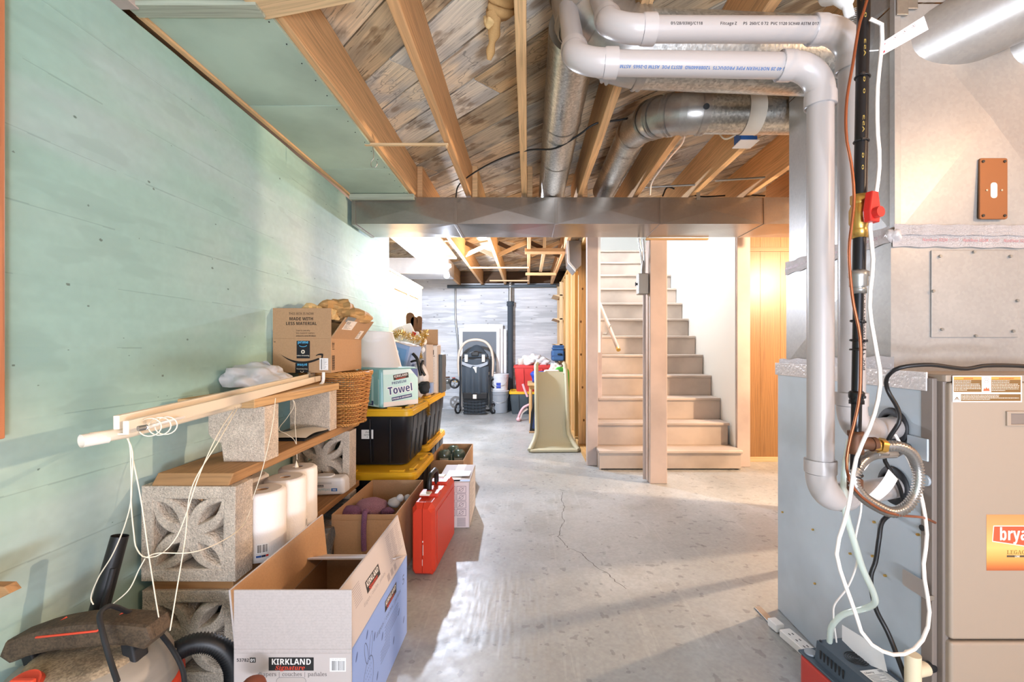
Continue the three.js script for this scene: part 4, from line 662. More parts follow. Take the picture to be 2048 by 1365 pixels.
// ---------------------------------------------------------------- gas line
{
  const t = thing('gas_pipe', 'vertical black iron gas pipe with brass valve and red handle', 'gas pipe', [0.77, 0.75, 1.05]);
  const X = y => lerp(0.764, 0.791, (y - 0.76) / 1.5), at = (y, o = 0, z = 0) => V(X(y) + o, y, 1.05 - z);
  part(t, 'pipe', cyl(at(1.45), at(2.36), 0.0134, 20), M.iron); part(t, 'pipe', cyl(at(1.27), at(1.37), 0.0134, 20), M.iron); part(t, 'pipe', cyl(at(0.995), at(1.235), 0.0108, 20), M.iron); part(t, 'pipe', cyl(at(0.90), at(0.97), 0.0108, 20), M.iron); part(t, 'pipe', cyl(at(0.80), at(0.86), 0.0108, 20), M.iron);
  const prof = (y0, pr, seg) => { const g = lathe(pr.map(([r, y]) => [r, y]), seg); g.translate(X(y0), y0, -1.05); return g; };
  const v = part(t, 'valve', [prof(1.355, [[0, 0], [0.0185, 0], [0.0185, 0.02], [0.016, 0.022], [0.021, 0.035], [0.021, 0.065], [0.016, 0.078], [0.0185, 0.08], [0.0185, 0.10], [0, 0.10]], 6), cyl(at(1.405), at(1.405, -0.002, 0.032), 0.008, 10)], M.brass, 'brass gas valve');
  part(v, 'handle', [(() => { const g = extrude(poly([[-0.012, -0.022], [0.012, -0.022], [0.016, 0.0], [0.008, 0.04], [-0.006, 0.04], [-0.014, 0]]), 0.012, 0.003); g.rotateY(0.35); g.translate(X(1.4) - 0.002, 1.407, -1.05 + 0.03); return boxUV(g); })(), cyl(at(1.40, -0.001, 0.04), at(1.40, 0.004, 0.058), 0.012, 14)], M.red, 'red valve handle');
  part(t, 'union', prof(1.225, [[0, 0], [0.016, 0], [0.016, 0.012], [0.013, 0.014], [0.019, 0.018], [0.019, 0.038], [0.021, 0.04], [0.021, 0.05], [0.013, 0.056], [0, 0.056]], 8), M.zinc); part(t, 'coupling', prof(0.968, [[0, 0], [0.016, 0], [0.016, 0.008], [0.014, 0.01], [0.017, 0.016], [0.017, 0.026], [0.013, 0.03], [0, 0.03]], 10), M.iron);
  part(t, 'tee', [prof(0.852, [[0, 0], [0.0165, 0], [0.0165, 0.01], [0.0145, 0.012], [0.0145, 0.04], [0.0165, 0.042], [0.0165, 0.052], [0, 0.052]], 18), cyl(at(0.878), at(0.874, 0.042, 0.002), 0.0145, 16), cyl(at(0.874, 0.034, 0.002), at(0.874, 0.044, 0.002), 0.0168, 16)], M.rust, 'rusty tee fitting'); part(t, 'cap', prof(0.762, [[0, 0], [0.013, 0], [0.016, 0.006], [0.016, 0.03], [0.011, 0.034], [0, 0.034]], 14), M.rust);
  for (const y of [1.73, 1.58, 1.16, 1.115, 1.095, 0.985, 0.80, 2.02]) { const g = new THREE.TorusGeometry(0.0145, 0.0022, 6, 20); g.rotateX(Math.PI / 2); g.rotateZ(rr(-0.2, 0.2)); g.translate(X(y), y, -1.05); part(t, 'cable_tie', [boxUV(g), cb(0.008, 0.006, 0.006, X(y) - 0.012 + rr(0, 0.02), y, -1.035, 0.001)], M.black); }
  part(t, 'stencil', sheet((u, v) => { const a = -1.0 + v * 0.5, y = 1.5 + u * 0.45; return V(X(y) + 0.0137 * Math.sin(a + 0.4), y, 1.05 - 0.0137 * Math.cos(a + 0.4)); }, 4, 4), printMat(512, 32, (x, w, h) => { x.clearRect(0, 0, w, h); for (let i = 0; i < 5; i++) txt(x, i % 2 ? 'A53' : '0 G', 10 + i * 100, 16, 26, 'rgba(180,150,70,0.8)', 'monospace', 'left', 'bold'); }, { alpha: true }));
}
{
  const t = thing('gas_connector', 'ribbed steel flexible gas connector looping beside the gas pipe', 'gas hose', [0.88, 0.7, 1.06]);
  const path = spline([P(1768, 893, 1.045), P(1795, 893, 1.045), P(1820, 905, 1.05), P(1834, 932, 1.06), P(1837, 960, 1.06), P(1830, 990, 1.06), P(1812, 1015, 1.055), P(1785, 1025, 1.05), P(1752, 1012, 1.045), P(1722, 990, 1.04), P(1708, 965, 1.04), P(1716, 935, 1.05), P(1735, 915, 1.07), P(1752, 908, 1.08)], 420);
  part(t, 'hose', tube(path, u => 0.0102 + 0.0028 * Math.sin(u * 420 * 1.05), 14), M.steel);
  part(t, 'nut', [cyl(P(1745, 891, 1.047), P(1757, 891, 1.045), 0.0155, 6), cyl(P(1757, 891, 1.045), P(1768, 893, 1.045), 0.018, 6)], M.brass); part(t, 'nut', [cyl(P(1750, 908, 1.08), P(1768, 908, 1.09), 0.013, 6), cyl(P(1768, 908, 1.09), P(1788, 908, 1.12), 0.0115, 8)], M.steel); part(t, 'nipple', cyl(P(1788, 908, 1.12), V(1.055, 0.825, 1.245), 0.011, 14), M.iron);
}
wire('copper_tube', 'thin copper tube tied along the gas pipe and looping down', 'tube', [P(1733, -20, 1.02), P(1733, 5, 1.02), P(1720, 44, 1.02), P(1706, 126, 1.02), P(1693, 205, 1.02), P(1693, 278, 1.02), P(1703, 331, 1.02), P(1708, 400, 1.02), P(1698, 497, 1.02), P(1699, 532, 1.02), P(1706, 603, 1.02), P(1720, 673, 1.02), P(1721, 735, 1.02), P(1719, 793, 1.02), P(1709, 845, 1.02), P(1698, 888, 1.02), P(1693, 930, 1.02), P(1701, 967, 1.02), P(1722, 993, 1.02), P(1759, 1019, 1.02), P(1793, 1030, 1.04), P(1846, 1036, 1.10), P(1870, 1046, 1.14)], 0.0032, M.copper);
wire('thermostat_wire', 'white plastic cable wandering down past the gas valve in a long loop', 'cable', [P(1740, 38, 1.03), P(1752, 35, 1.03), P(1764, 50, 1.03), P(1762, 103, 1.03), P(1755, 176, 1.03), P(1755, 264, 1.03), P(1759, 322, 1.03), P(1750, 400, 1.02), P(1740, 439, 1.02), P(1746, 526, 1.03), P(1739, 611, 1.03), P(1750, 688, 1.03), P(1761, 760, 1.03), P(1746, 838, 1.01), P(1722, 893, 1.0), P(1709, 930, 1.0), P(1703, 977, 1.0), P(1693, 1030, 1.0), P(1673, 1105, 1.0), P(1688, 1163, 1.0), P(1709, 1221, 1.0), P(1725, 1269, 1.0), P(1746, 1292, 1.0), P(1793, 1311, 1.02), P(1830, 1298, 1.04), P(1851, 1269, 1.06), P(1859, 1229, 1.08), P(1847, 1137, 1.10), P(1854, 1071, 1.10), P(1838, 975, 1.12), P(1815, 915, 1.17), P(1790, 870, 1.2)], 0.0042, M.whiteWire);
wire('drain_hose', 'clear soft drain hose bending down into the pump', 'hose', [P(1700, 880, 1.16), P(1689, 951, 1.14), P(1690, 1017, 1.14), P(1711, 1093, 1.16), P(1725, 1137, 1.18), P(1747, 1187, 1.2), P(1750, 1206, 1.21), P(1735, 1216, 1.23), P(1688, 1229, 1.28), P(1664, 1253, 1.32), P(1659, 1284, 1.36)], 0.0082, M.clear);
wire('thin_hose', 'thin clear tube hanging beside the drain hose', 'hose', [P(1722, 985, 1.15), P(1722, 1020, 1.15), P(1711, 1079, 1.17), P(1714, 1124, 1.2), P(1696, 1174, 1.24), P(1669, 1211, 1.28), P(1667, 1232, 1.3), P(1673, 1285, 1.36)], 0.0024, M.whiteWire);
wire('black_cable', 'black cord draped across the furnace top and down its side', 'cord', [P(2090, 738, 1.12), P(2048, 733, 1.12), P(1970, 732, 1.12), P(1932, 738, 1.12), P(1853, 730, 1.12), P(1794, 738, 1.14), P(1774, 756, 1.17), P(1775, 780, 1.19), P(1796, 819, 1.17), P(1799, 842, 1.16), P(1777, 880, 1.18), P(1769, 919, 1.2), P(1780, 940, 1.2), P(1798, 972, 1.2), P(1806, 1000, 1.22)], 0.0052, M.black);
wire('black_cable', 'black cord hanging from the furnace side towards the pump', 'cord', [V(1.05, 0.62, 1.28), P(1781, 1030, 1.26), P(1764, 1045, 1.25), P(1758, 1079, 1.24), P(1751, 1124, 1.24), P(1742, 1153, 1.24), P(1751, 1216, 1.24), P(1777, 1269, 1.22), P(1814, 1365, 1.16)], 0.006, M.black);
wire('ground_wire', 'thin yellow wire behind the condensate pump', 'wire', [P(1782, 1310, 1.24), P(1795, 1318, 1.22), P(1806, 1340, 1.2), P(1818, 1370, 1.17)], 0.0025, M.toteLid);
wire('cable_bundle', 'hank of white cable tied beside the rusty tee', 'cable', [P(1722, 915, 1.08), P(1738, 905, 1.08), P(1726, 930, 1.08), P(1718, 940, 1.08), P(1740, 912, 1.085), P(1724, 938, 1.085), P(1716, 930, 1.075), P(1736, 908, 1.075)], 0.006, M.whiteWire);
{
  const t = thing('warning_tag', 'white printed safety tag tied to the gas pipe', 'tag', [0.85, 1.75, 1.04]);
  const m = printMat(512, 160, (x, w, h) => { x.fillStyle = '#f4f0f0'; x.fillRect(0, 0, w, h); const q = rng(31); x.fillStyle = '#9a9498'; for (let c = 0; c < 4; c++) for (let i = 0; i < 11; i++) x.fillRect(40 + c * 116, 16 + i * 12, 30 + q() * 62, 4); for (const c of [150, 270, 380]) { x.fillStyle = '#f4f0f0'; x.beginPath(); x.arc(c, 40, 24, 0, 7); x.fill(); x.strokeStyle = '#a8585c'; x.lineWidth = 4; x.beginPath(); x.arc(c, 40, 20, 0, 7); x.moveTo(c - 14, 26); x.lineTo(c + 14, 54); x.stroke(); x.fillStyle = '#555'; x.fillRect(c - 6, 34, 12, 12); } x.fillStyle = '#d8283c'; x.beginPath(); x.arc(22, 130, 14, 0, 7); x.arc(22, 40, 8, 0, 7); x.fill(); });
  part(t, 'card', quad(P(1764, 111, 1.035), P(1857, 59, 1.05), P(1848, 32, 1.05), P(1767, 83, 1.035)), m); part(t, 'tie', tube([P(1738, 102, 1.04), P(1752, 101, 1.035), P(1766, 100, 1.033)], 0.0014, 6), M.white);
}
{
  const t = thing('lamp_holder', 'white ceramic lamp holder on a joist above the pipes', 'lamp holder', [0.87, 1.95, 1.22]);
  const g = lathe([[0, 0], [0.012, 0], [0.012, 0.03], [0.016, 0.035], [0.03, 0.06], [0.055, 0.075], [0.058, 0.09], [0, 0.09]], 24); g.rotateZ(0.25); g.translate(P(1700, 35, 1.22).x, P(1700, 35, 1.22).y, -1.22); part(t, 'cone', g, M.white); part(t, 'thread', tube(Array.from({ length: 50 }, (_, i) => P(1708, 30, 1.22).add(new THREE.Vector3(0.0125 * Math.cos(i * 0.75), -i * 0.0006 + 0.012, 0.0125 * Math.sin(i * 0.75)))), 0.0012, 5), M.zinc);
}
{
  const t = thing('junction_box', 'blue plastic junction box with white cover on a joist', 'junction box', [1.1, 2.15, 2.38]), c = P(1491, 283, 2.38);
  part(t, 'box', bx(c.x - 0.045, c.x + 0.045, c.y - 0.012, c.y + 0.055, 2.34, 2.42, 0.006), M.blueBox); part(t, 'cover', bx(c.x - 0.05, c.x + 0.05, c.y - 0.017, c.y - 0.012, 2.33, 2.43, 0.002), M.white); part(t, 'cable', tube(spline([P(1475, 268, 2.36), P(1450, 278, 2.36), P(1435, 262, 2.38)], 20), 0.005, 8), M.cordW);
}
// ---------------------------------------------------------------- condensate pump, drain and power strip
{
  const t = local('condensate_pump', 'small red condensate pump with dark vented cover on the floor', 'pump', [0.968, 0, 1.335], 0.14);
  const tank = extrude(rrect(0.125, 0.27, 0.016), 0.09, 0.006); tank.rotateX(-Math.PI / 2); tank.translate(0, 0.008, 0); part(t, 'tank', boxUV(tank), M.pumpRed); part(t, 'deck', cb(0.137, 0.008, 0.284, 0, 0.112, 0, 0.003), M.pumpTop);
  const cov = extrude(poly([[-0.047, 0], [0.058, 0], [0.054, 0.055], [-0.040, 0.055]]), 0.225, 0.004); cov.translate(0, 0.116, -0.09); const c = part(t, 'cover', boxUV(cov), M.pumpTop);
  for (let i = 0; i < 5; i++) part(c, 'vent_ring', (() => { const g = new THREE.TorusGeometry(0.006 + i * 0.006, 0.0013, 6, 28); g.rotateX(Math.PI / 2); g.translate(0.008, 0.1755, 0.0); return boxUV(g); })(), M.black);
  for (let i = 0; i < 7; i++) part(c, 'slot', cb(0.002, 0.03, 0.006, -0.048, 0.142, -0.07 + i * 0.014, 0.0005), M.black);
  part(c, 'rating_label', (() => { const g = new THREE.PlaneGeometry(0.07, 0.075); g.rotateX(-Math.PI / 2); g.translate(0.008, 0.1758, 0.085); return g; })(), printMat(160, 170, (x, w, h) => { x.fillStyle = '#eceae6'; x.fillRect(0, 0, w, h); txt(x, 'Liberty', 12, 22, 20, '#222', 'sans-serif', 'left', 'bold'); const q = rng(5); x.fillStyle = '#8a8a8a'; for (let i = 0; i < 10; i++) x.fillRect(12, 44 + i * 11, 50 + q() * 80, 4); x.fillStyle = '#bbb'; x.fillRect(116, 10, 34, 20); }));
  part(t, 'inlet_cap', (() => { const g = new THREE.CylinderGeometry(0.018, 0.018, 0.005, 20); g.translate(-0.042, 0.119, -0.118); return boxUV(g); })(), M.grey); part(t, 'hose_barb', (() => { const g = new THREE.CylinderGeometry(0.01, 0.011, 0.03, 14); g.translate(0.005, 0.13, -0.118); return boxUV(g); })(), M.black);
  for (const [a, b] of [[-0.035, -0.085], [0.045, -0.085], [0.045, 0.13], [-0.035, 0.13]]) part(c, 'screw', (() => { const g = new THREE.CylinderGeometry(0.004, 0.004, 0.003, 10); g.translate(a, 0.1765, b); return boxUV(g); })(), M.black);
}
single('side_panel_card', 'white folded instruction card propped behind the pump', 'card', quad(P(1684, 1310, 1.42), P(1775, 1345, 1.25), P(1765, 1300, 1.25), P(1684, 1250, 1.42)), M.white);
{
  const t = thing('drain_tee', 'cream plastic drain tee standing beside the furnace', 'pipe fitting', [0.985, 0, 1.15]);
  part(t, 'pipe', cyl(V(0.985, 0.0, 1.15), V(0.985, 0.24, 1.15), 0.0135, 18), M.cpvc); part(t, 'tee', [cyl(V(0.985, 0.228, 1.15), V(0.985, 0.315, 1.15), 0.0175, 20), cyl(V(0.985, 0.272, 1.15), V(1.03, 0.268, 1.165), 0.0165, 18)], M.cpvc); part(t, 'branch', cyl(V(1.025, 0.268, 1.165), V(1.055, 0.266, 1.175), 0.0135, 16), M.rubber);
}
{
  const t = local('power_strip', 'small white power strip lying on the floor by the furnace', 'power strip', [0.985, 0, 1.68], 0.18);
  part(t, 'body', cb(0.046, 0.028, 0.13, 0, 0.014, 0.03, 0.004), M.white); part(t, 'plug', cb(0.036, 0.03, 0.05, -0.004, 0.018, -0.075, 0.004), M.white); for (const z of [0.0, 0.035, 0.07]) part(t, 'socket', [cb(0.003, 0.001, 0.01, -0.008, 0.0285, z, 0), cb(0.003, 0.001, 0.01, 0.006, 0.0285, z, 0)], M.black);
}
single('floor_bracket', 'bent strip of thin grey metal on the floor by the power strip', 'metal strip', [bar(V(0.97, 0.004, 1.90), V(0.975, 0.004, 1.76), 0.03, 0.003)], M.zinc);
// ---------------------------------------------------------------- block and board shelving
const leafHole = (sx, sy) => { const h = new THREE.Path(), p = (a, b) => [a * sx, b * sy]; h.moveTo(...p(0.026, 0.026)); h.quadraticCurveTo(...p(0.098, 0.036), ...p(0.108, 0.108)); h.quadraticCurveTo(...p(0.036, 0.098), ...p(0.026, 0.026)); return h; };
const sideHole = k => { const h = new THREE.Path(), c = [1, 0, -1, 0][k], s = [0, 1, 0, -1][k], p = (a, b) => [a * c - b * s, a * s + b * c]; h.moveTo(...p(0.036, 0)); h.quadraticCurveTo(...p(0.100, 0.014), ...p(0.114, 0.078)); h.lineTo(...p(0.114, -0.078)); h.quadraticCurveTo(...p(0.100, -0.014), ...p(0.036, 0)); return h; };
function breezeGeo(seed) {
  const inner = new THREE.Shape(); inner.moveTo(-0.122, -0.122); inner.lineTo(0.122, -0.122); inner.lineTo(0.122, 0.122); inner.lineTo(-0.122, 0.122); inner.closePath();
  for (const [a, b] of [[1, 1], [1, -1], [-1, 1], [-1, -1]]) inner.holes.push(leafHole(a, b)); for (let k = 0; k < 4; k++) inner.holes.push(sideHole(k));
  const lat = clean(new THREE.ExtrudeGeometry(inner, { depth: 0.006, bevelEnabled: true, bevelThickness: 0.042, bevelSize: 0.009, bevelOffset: 0, bevelSegments: 6, curveSegments: 14 })); lat.translate(0, 0, -0.003);
  const fr = new THREE.Shape(); fr.moveTo(-0.150, -0.152); fr.lineTo(0.150, -0.152); fr.lineTo(0.150, 0.152); fr.lineTo(-0.150, 0.152); fr.closePath(); const h = new THREE.Path(); h.moveTo(-0.119, -0.119); h.lineTo(0.119, -0.119); h.lineTo(0.119, 0.119); h.lineTo(-0.119, 0.119); h.closePath(); fr.holes.push(h);
  const frame = extrude(fr, 0.089, 0.003); frame.translate(0, 0, -0.0445);
  const g = merge([boxUV(lat), boxUV(frame)]), p = g.attributes.position;
  for (let i = 0; i < p.count; i++) { const x = p.getX(i), y = p.getY(i), z = p.getZ(i), n = 0.0018 * Math.sin(x * 310 + seed) * Math.cos(y * 287 + z * 190); p.setXYZ(i, x + n * 0.5, y - n * 0.4, z + n * 0.5); }
  return g;
}
{
  const spots = [[-1.102, 0.493, 1.508, M.cmu, 'upper front breeze block with petal cut-outs carrying the middle shelf'], [-1.102, 0.153, 1.512, M.cmu, 'lower front breeze block with petal cut-outs standing on the floor'], [-1.108, 0.493, 2.462, M.cmu, 'rear breeze block with petal cut-outs behind the wipes pack'], [-1.108, 0.153, 2.466, M.cmu, 'rear bottom breeze block under the lowest shelf board']];
  spots.forEach(([x, y, d, m, l], i) => { const o = new THREE.Mesh(breezeGeo(i * 2.1), m); shadowed(o); o.name = numbered('breeze_block'); o.position.set(x, y, -d); o.rotation.z = i % 2 ? 0.004 : -0.004; o.userData = { label: l, category: 'block', group: 'breeze blocks of the makeshift shelf' }; scene.add(o); });
}
single('shelf_board', 'bottom board of the makeshift shelf under paper rolls', 'board', bx(-1.232, -0.965, 0.305, 0.339, 1.475, 2.585, 0.004, 'z'), M.shelf[1]);
{ // middle board with a chipped front end
  const g = bx(-1.225, -0.972, 0.647, 0.684, 1.487, 2.60, 0.005, 'z'), p = g.attributes.position;
  for (let i = 0; i < p.count; i++) if (-p.getZ(i) < 1.5 && p.getY(i) < 0.66) p.setZ(i, p.getZ(i) + 0.022);
  single('shelf_board', 'middle board of the makeshift shelf with a chipped rough end', 'board', g, M.shelf[0]);
}
single('shelf_board', 'top board of the makeshift shelf carrying the plastic bag', 'board', bx(-1.235, -0.962, 0.884, 0.918, 1.585, 2.30, 0.004, 'z'), M.shelf[2]);
function halfBlock(label, x0, x1, y0, y1, d0, d1, m, bite) {
  const w = x1 - x0, h = y1 - y0, s = new THREE.Shape(); s.moveTo(bite ? 0.055 : 0, 0); s.lineTo(w, 0); s.lineTo(w, h); s.lineTo(0, h); if (bite) { s.lineTo(0, 0.10); s.quadraticCurveTo(0.012, 0.075, 0.045, 0.068); s.quadraticCurveTo(0.05, 0.04, 0.055, 0); } else { s.lineTo(0, h * 0.25); s.lineTo(0, 0); } s.closePath();
  const g = extrude(s, d1 - d0 - 0.008, 0.004); g.translate(x0, y0 + 0.004, -d1 + 0.004); const p = g.attributes.position; for (let i = 0; i < p.count; i++) p.setY(i, Math.min(Math.max(p.getY(i), y0), y1));
  single('concrete_block', label, 'block', boxUV(g), m, 'small blocks under the top board');
}
halfBlock('rough grey concrete block with a broken corner under the top board', -1.155, -0.957, 0.684, 0.884, 1.632, 1.725, M.cmu, true);
halfBlock('pale pitted concrete block under the far end of the top board', -1.178, -0.985, 0.684, 0.884, 2.235, 2.315, M.cmu, false);
{ // paper towel rolls wrapped in thin film
  const pos = [[-0.968, 1.645, 'front paper roll with a printed bar code beside the breeze block'], [-0.968, 1.80, 'second paper roll along the shelf edge'], [-0.996, 1.952, 'third paper roll along the shelf edge beside the wipes'], [-1.128, 1.66, 'paper roll in the back row nearest the breeze block'], [-1.13, 1.815, 'paper roll in the back row under the concrete block']];
  const rollG = () => { const g = lathe([[0.021, 0.228], [0.021, 0.238], [0.03, 0.243], [0.068, 0.243], [0.0755, 0.236], [0.077, 0.21], [0.0765, 0.11], [0.077, 0.02], [0.074, 0.004], [0.06, 0], [0, 0]], 40); const p = g.attributes.position; for (let i = 0; i < p.count; i++) { const a = Math.atan2(p.getZ(i), p.getX(i)), k = 1 + 0.006 * Math.sin(a * 9 + p.getY(i) * 25); p.setX(i, p.getX(i) * k); p.setZ(i, p.getZ(i) * k); } return smooth(g); };
  const code = printMat(96, 128, (x, w, h) => { x.clearRect(0, 0, w, h); x.fillStyle = '#fff'; x.fillRect(0, 0, 96, 90); x.strokeStyle = '#999'; x.strokeRect(2, 2, 90, 86); bars(x, 10, 10, 74, 70); x.fillStyle = '#2c5aa8'; x.fillRect(0, 104, 40, 18); x.fillStyle = '#1b2a4a'; x.fillRect(42, 104, 30, 18); x.fillStyle = '#d8392c'; x.fillRect(74, 104, 20, 18); }, { alpha: true });
  pos.forEach(([x, d, l], i) => {
    const t = local('paper_roll', l, 'paper roll', [x, 0.339, d], i * 0.7, 'paper rolls on the bottom shelf'); part(t, 'roll', rollG(), M.paper);
    part(t, 'core', (() => { const g = new THREE.CylinderGeometry(0.02, 0.02, 0.02, 20, 1, true); g.translate(0, 0.230, 0); return boxUV(g); })(), M.card); part(t, 'end_face', lathe([[0.02, 0.2435], [0.062, 0.2438]], 28), M.roll);
    if (i < 2) part(t, 'bar_code', sheet((u, v) => { const a = -(i * 0.7) + 1.15 - u * 0.5 + 0.15; return new THREE.Vector3(0.0778 * Math.cos(a), 0.022 + v * 0.05, 0.0778 * Math.sin(a)); }, 6, 2), code);
  });
}
{ // wipes pack
  const t = local('wipes_pack', 'white soft pack of baby wipes on the bottom shelf', 'wipes pack', [-1.035, 0.339, 2.345], 0.06);
  const g = new RoundedBoxGeometry(0.185, 0.088, 0.095, 3, 0.018), p = g.attributes.position; g.translate(0, 0.045, 0); for (let i = 0; i < p.count; i++) { p.setX(i, p.getX(i) + 0.004 * Math.sin(p.getY(i) * 130)); p.setY(i, p.getY(i) + 0.003 * Math.sin(p.getX(i) * 70 + p.getZ(i) * 60)); }
  const b = part(t, 'pack', boxUV(g), M.white); part(t, 'lid', (() => { const g2 = extrude(rrect(0.085, 0.055, 0.02), 0.006, 0.003); g2.rotateX(-Math.PI / 2); g2.translate(-0.02, 0.088, 0); return boxUV(g2); })(), M.white);
  part(t, 'print', (() => { const g2 = new THREE.PlaneGeometry(0.16, 0.06); g2.translate(-0.008, 0.043, 0.0495); return g2; })(), printMat(320, 120, (x, w, h) => { x.fillStyle = '#eeeeee'; x.fillRect(0, 0, w, h); x.fillStyle = '#2b2b2b'; x.fillRect(90, 30, 70, 22); txt(x, 'KIRKLAND', 125, 41, 13, '#fff', 'sans-serif', 'center', 'bold'); txt(x, 'BabyWipes', 60, 76, 34, '#9cc8d8', 'sans-serif'); x.fillStyle = '#3a76c0'; x.fillRect(236, 66, 60, 30); txt(x, '900', 266, 81, 20, '#fff', 'sans-serif', 'center', 'bold'); x.fillStyle = '#aaa'; for (let i = 0; i < 3; i++) x.fillRect(20, 6 + i * 7, 220, 3); }));
}
single('wrapped_bundle', 'dark bundle in crinkled clear film under the bottom shelf', 'bundle', (() => { const g = new THREE.BoxGeometry(0.27, 0.285, 0.86, 10, 14, 40), p = g.attributes.position; for (let i = 0; i < p.count; i++) { const x = p.getX(i), y = p.getY(i), z = p.getZ(i), n = 0.010 * fbm(y * 3 + 2, z * 2 + 3, 9, 9, 3, 401) + 0.006 * Math.sin(z * 60 + y * 40); p.setX(i, x + (x > 0 ? n : -n)); p.setY(i, y + (y > 0 ? -0.5 * n : 0)); } g.translate(-1.02, 0.143, -2.0); g.computeVertexNormals(); return boxUV(g); })(), M.film);
single('magazine_stack', 'thin stack of papers in a dark cover on the middle shelf', 'papers', [bx(-1.19, -0.985, 0.684, 0.692, 1.99, 2.23, 0.001)], M.black);
single('paper_sheets', 'curled white papers lying on the dark cover', 'papers', sheet((u, v) => V(lerp(-1.18, -0.985, u), 0.694 + 0.012 * Math.sin(u * 2.6) * (0.4 + v) + 0.006 * Math.sin(v * 5), lerp(2.0, 2.225, v)), 12, 12), M.offwhite);
for (const [i, c] of [[0, 'white'], [1, 'offwhite']].entries()) { }
// cleaning bottle behind the front block
{
  const t = local('spray_bottle', 'blue white spray bottle seen through the front breeze block', 'bottle', [-1.06, 0.339, 1.575], 0); t.position.z = -1.572;
  part(t, 'body', (() => { const g = lathe([[0, 0], [0.013, 0], [0.014, 0.01], [0.014, 0.12], [0.008, 0.15], [0.006, 0.17], [0, 0.17]], 20); return g; })(), mat(0x9db9d8, { rough: 0.3 })); part(t, 'cap', (() => { const g = new THREE.CylinderGeometry(0.008, 0.008, 0.02, 14); g.translate(0, 0.178, 0); return boxUV(g); })(), M.black);
}
// ---------------------------------------------------------------- blinds, bag, cords
{
  const t = thing('window_blind', 'bundle of cream window blind rails sticking out over the top shelf', 'blind', [-1.0, 0.92, 1.7]);
  const rail = (a, b, w, h, up) => bar(a, b, w, h, 0.003, up);
  const n0 = P(232, 846, 0.95), n1 = P(628, 752, 2.32);
  part(t, 'head_rail', [bar(n0, n1, 0.012, 0.030, 0.002), bar(n0.clone().add(new THREE.Vector3(0.020, -0.010, 0)), n1.clone().add(new THREE.Vector3(0.03, -0.012, 0)), 0.012, 0.028, 0.002), bar(n0.clone().add(new THREE.Vector3(0.01, -0.024, 0)), n1.clone().add(new THREE.Vector3(0.015, -0.026, 0)), 0.03, 0.004, 0.001)], M.blind, 'cream slotted head rail');
  part(t, 'slat_roll', tube([P(180, 878, 0.92), P(255, 866, 0.97), P(420, 825, 1.4), P(560, 790, 1.95)], u => 0.0125 - 0.002 * u, 16), M.blind); part(t, 'slat_end', tube([P(162, 883, 0.905), P(215, 874, 0.945)], 0.0135, 16, false), M.offwhite);
  part(t, 'wand', tube(spline([P(292, 856, 0.96), P(400, 825, 1.25), P(500, 800, 1.6), P(600, 779, 2.1), P(645, 768, 2.3)], 30), 0.0042, 8), M.white); part(t, 'wand_tip', cyl(P(276, 858, 0.95), P(294, 855, 0.965), 0.0058, 10), M.zinc);
  part(t, 'string_wrap', [0.0, 0.012, 0.02].map(o => { const g = new THREE.TorusGeometry(0.02, 0.0014, 6, 18); g.rotateY(0.5); g.translate(P(300, 853, 1.0).x + o, P(300, 855, 1.0).y, -1.0 - o); return boxUV(g); }), M.cordW);
}
{
  const t = thing('curtain_rod', 'pair of white curtain rods with bent ends under the box', 'curtain rod', [-1.0, 0.92, 2.1]);
  for (const [ox, px] of [[0, 647], [-0.055, 618]]) { const e = P(px, 745, 2.22), a = P(px - 2, 766, 2.23), b = P(px - 20, 778, 2.2), c = P(470 + ox * 200, 806, 1.62); part(t, 'rod', tube(spline([e, a, b, b.clone().lerp(c, 0.3), b.clone().lerp(c, 0.7), c], 40), 0.0075, 10), ox ? M.steel : M.white); }
}
{
  const t = thing('plastic_bag', 'crumpled white plastic bag lying on the top shelf', 'bag', [-1.1, 0.918, 1.95]); const c = P(512, 766, 1.98);
  const g = blob(0.135, 0.085, 0.12, c.x + 0.005, c.y - 0.0, -1.96, 4, 0.13, 6, 2.6), p = g.attributes.position; for (let i = 0; i < p.count; i++) { p.setY(i, Math.max(p.getY(i), 0.935)); p.setX(i, Math.max(p.getX(i), -1.272)); } smooth(g); part(t, 'bag', g, M.bag);
  part(t, 'knot', [sheet((u, v) => P(515 + u * 28, 742 - 16 * Math.sin(u * 2.8) * v - 4, 1.98 + 0.02 * Math.sin(v * 7 + u * 5)), 10, 8)], M.bag); part(t, 'loose_edge', sheet((u, v) => P(lerp(540, 520, v) + u * 36, lerp(770, 796, v) - 6 * Math.sin(u * 5), 1.86 + 0.02 * Math.sin(u * 9)), 10, 8), M.bag);
}
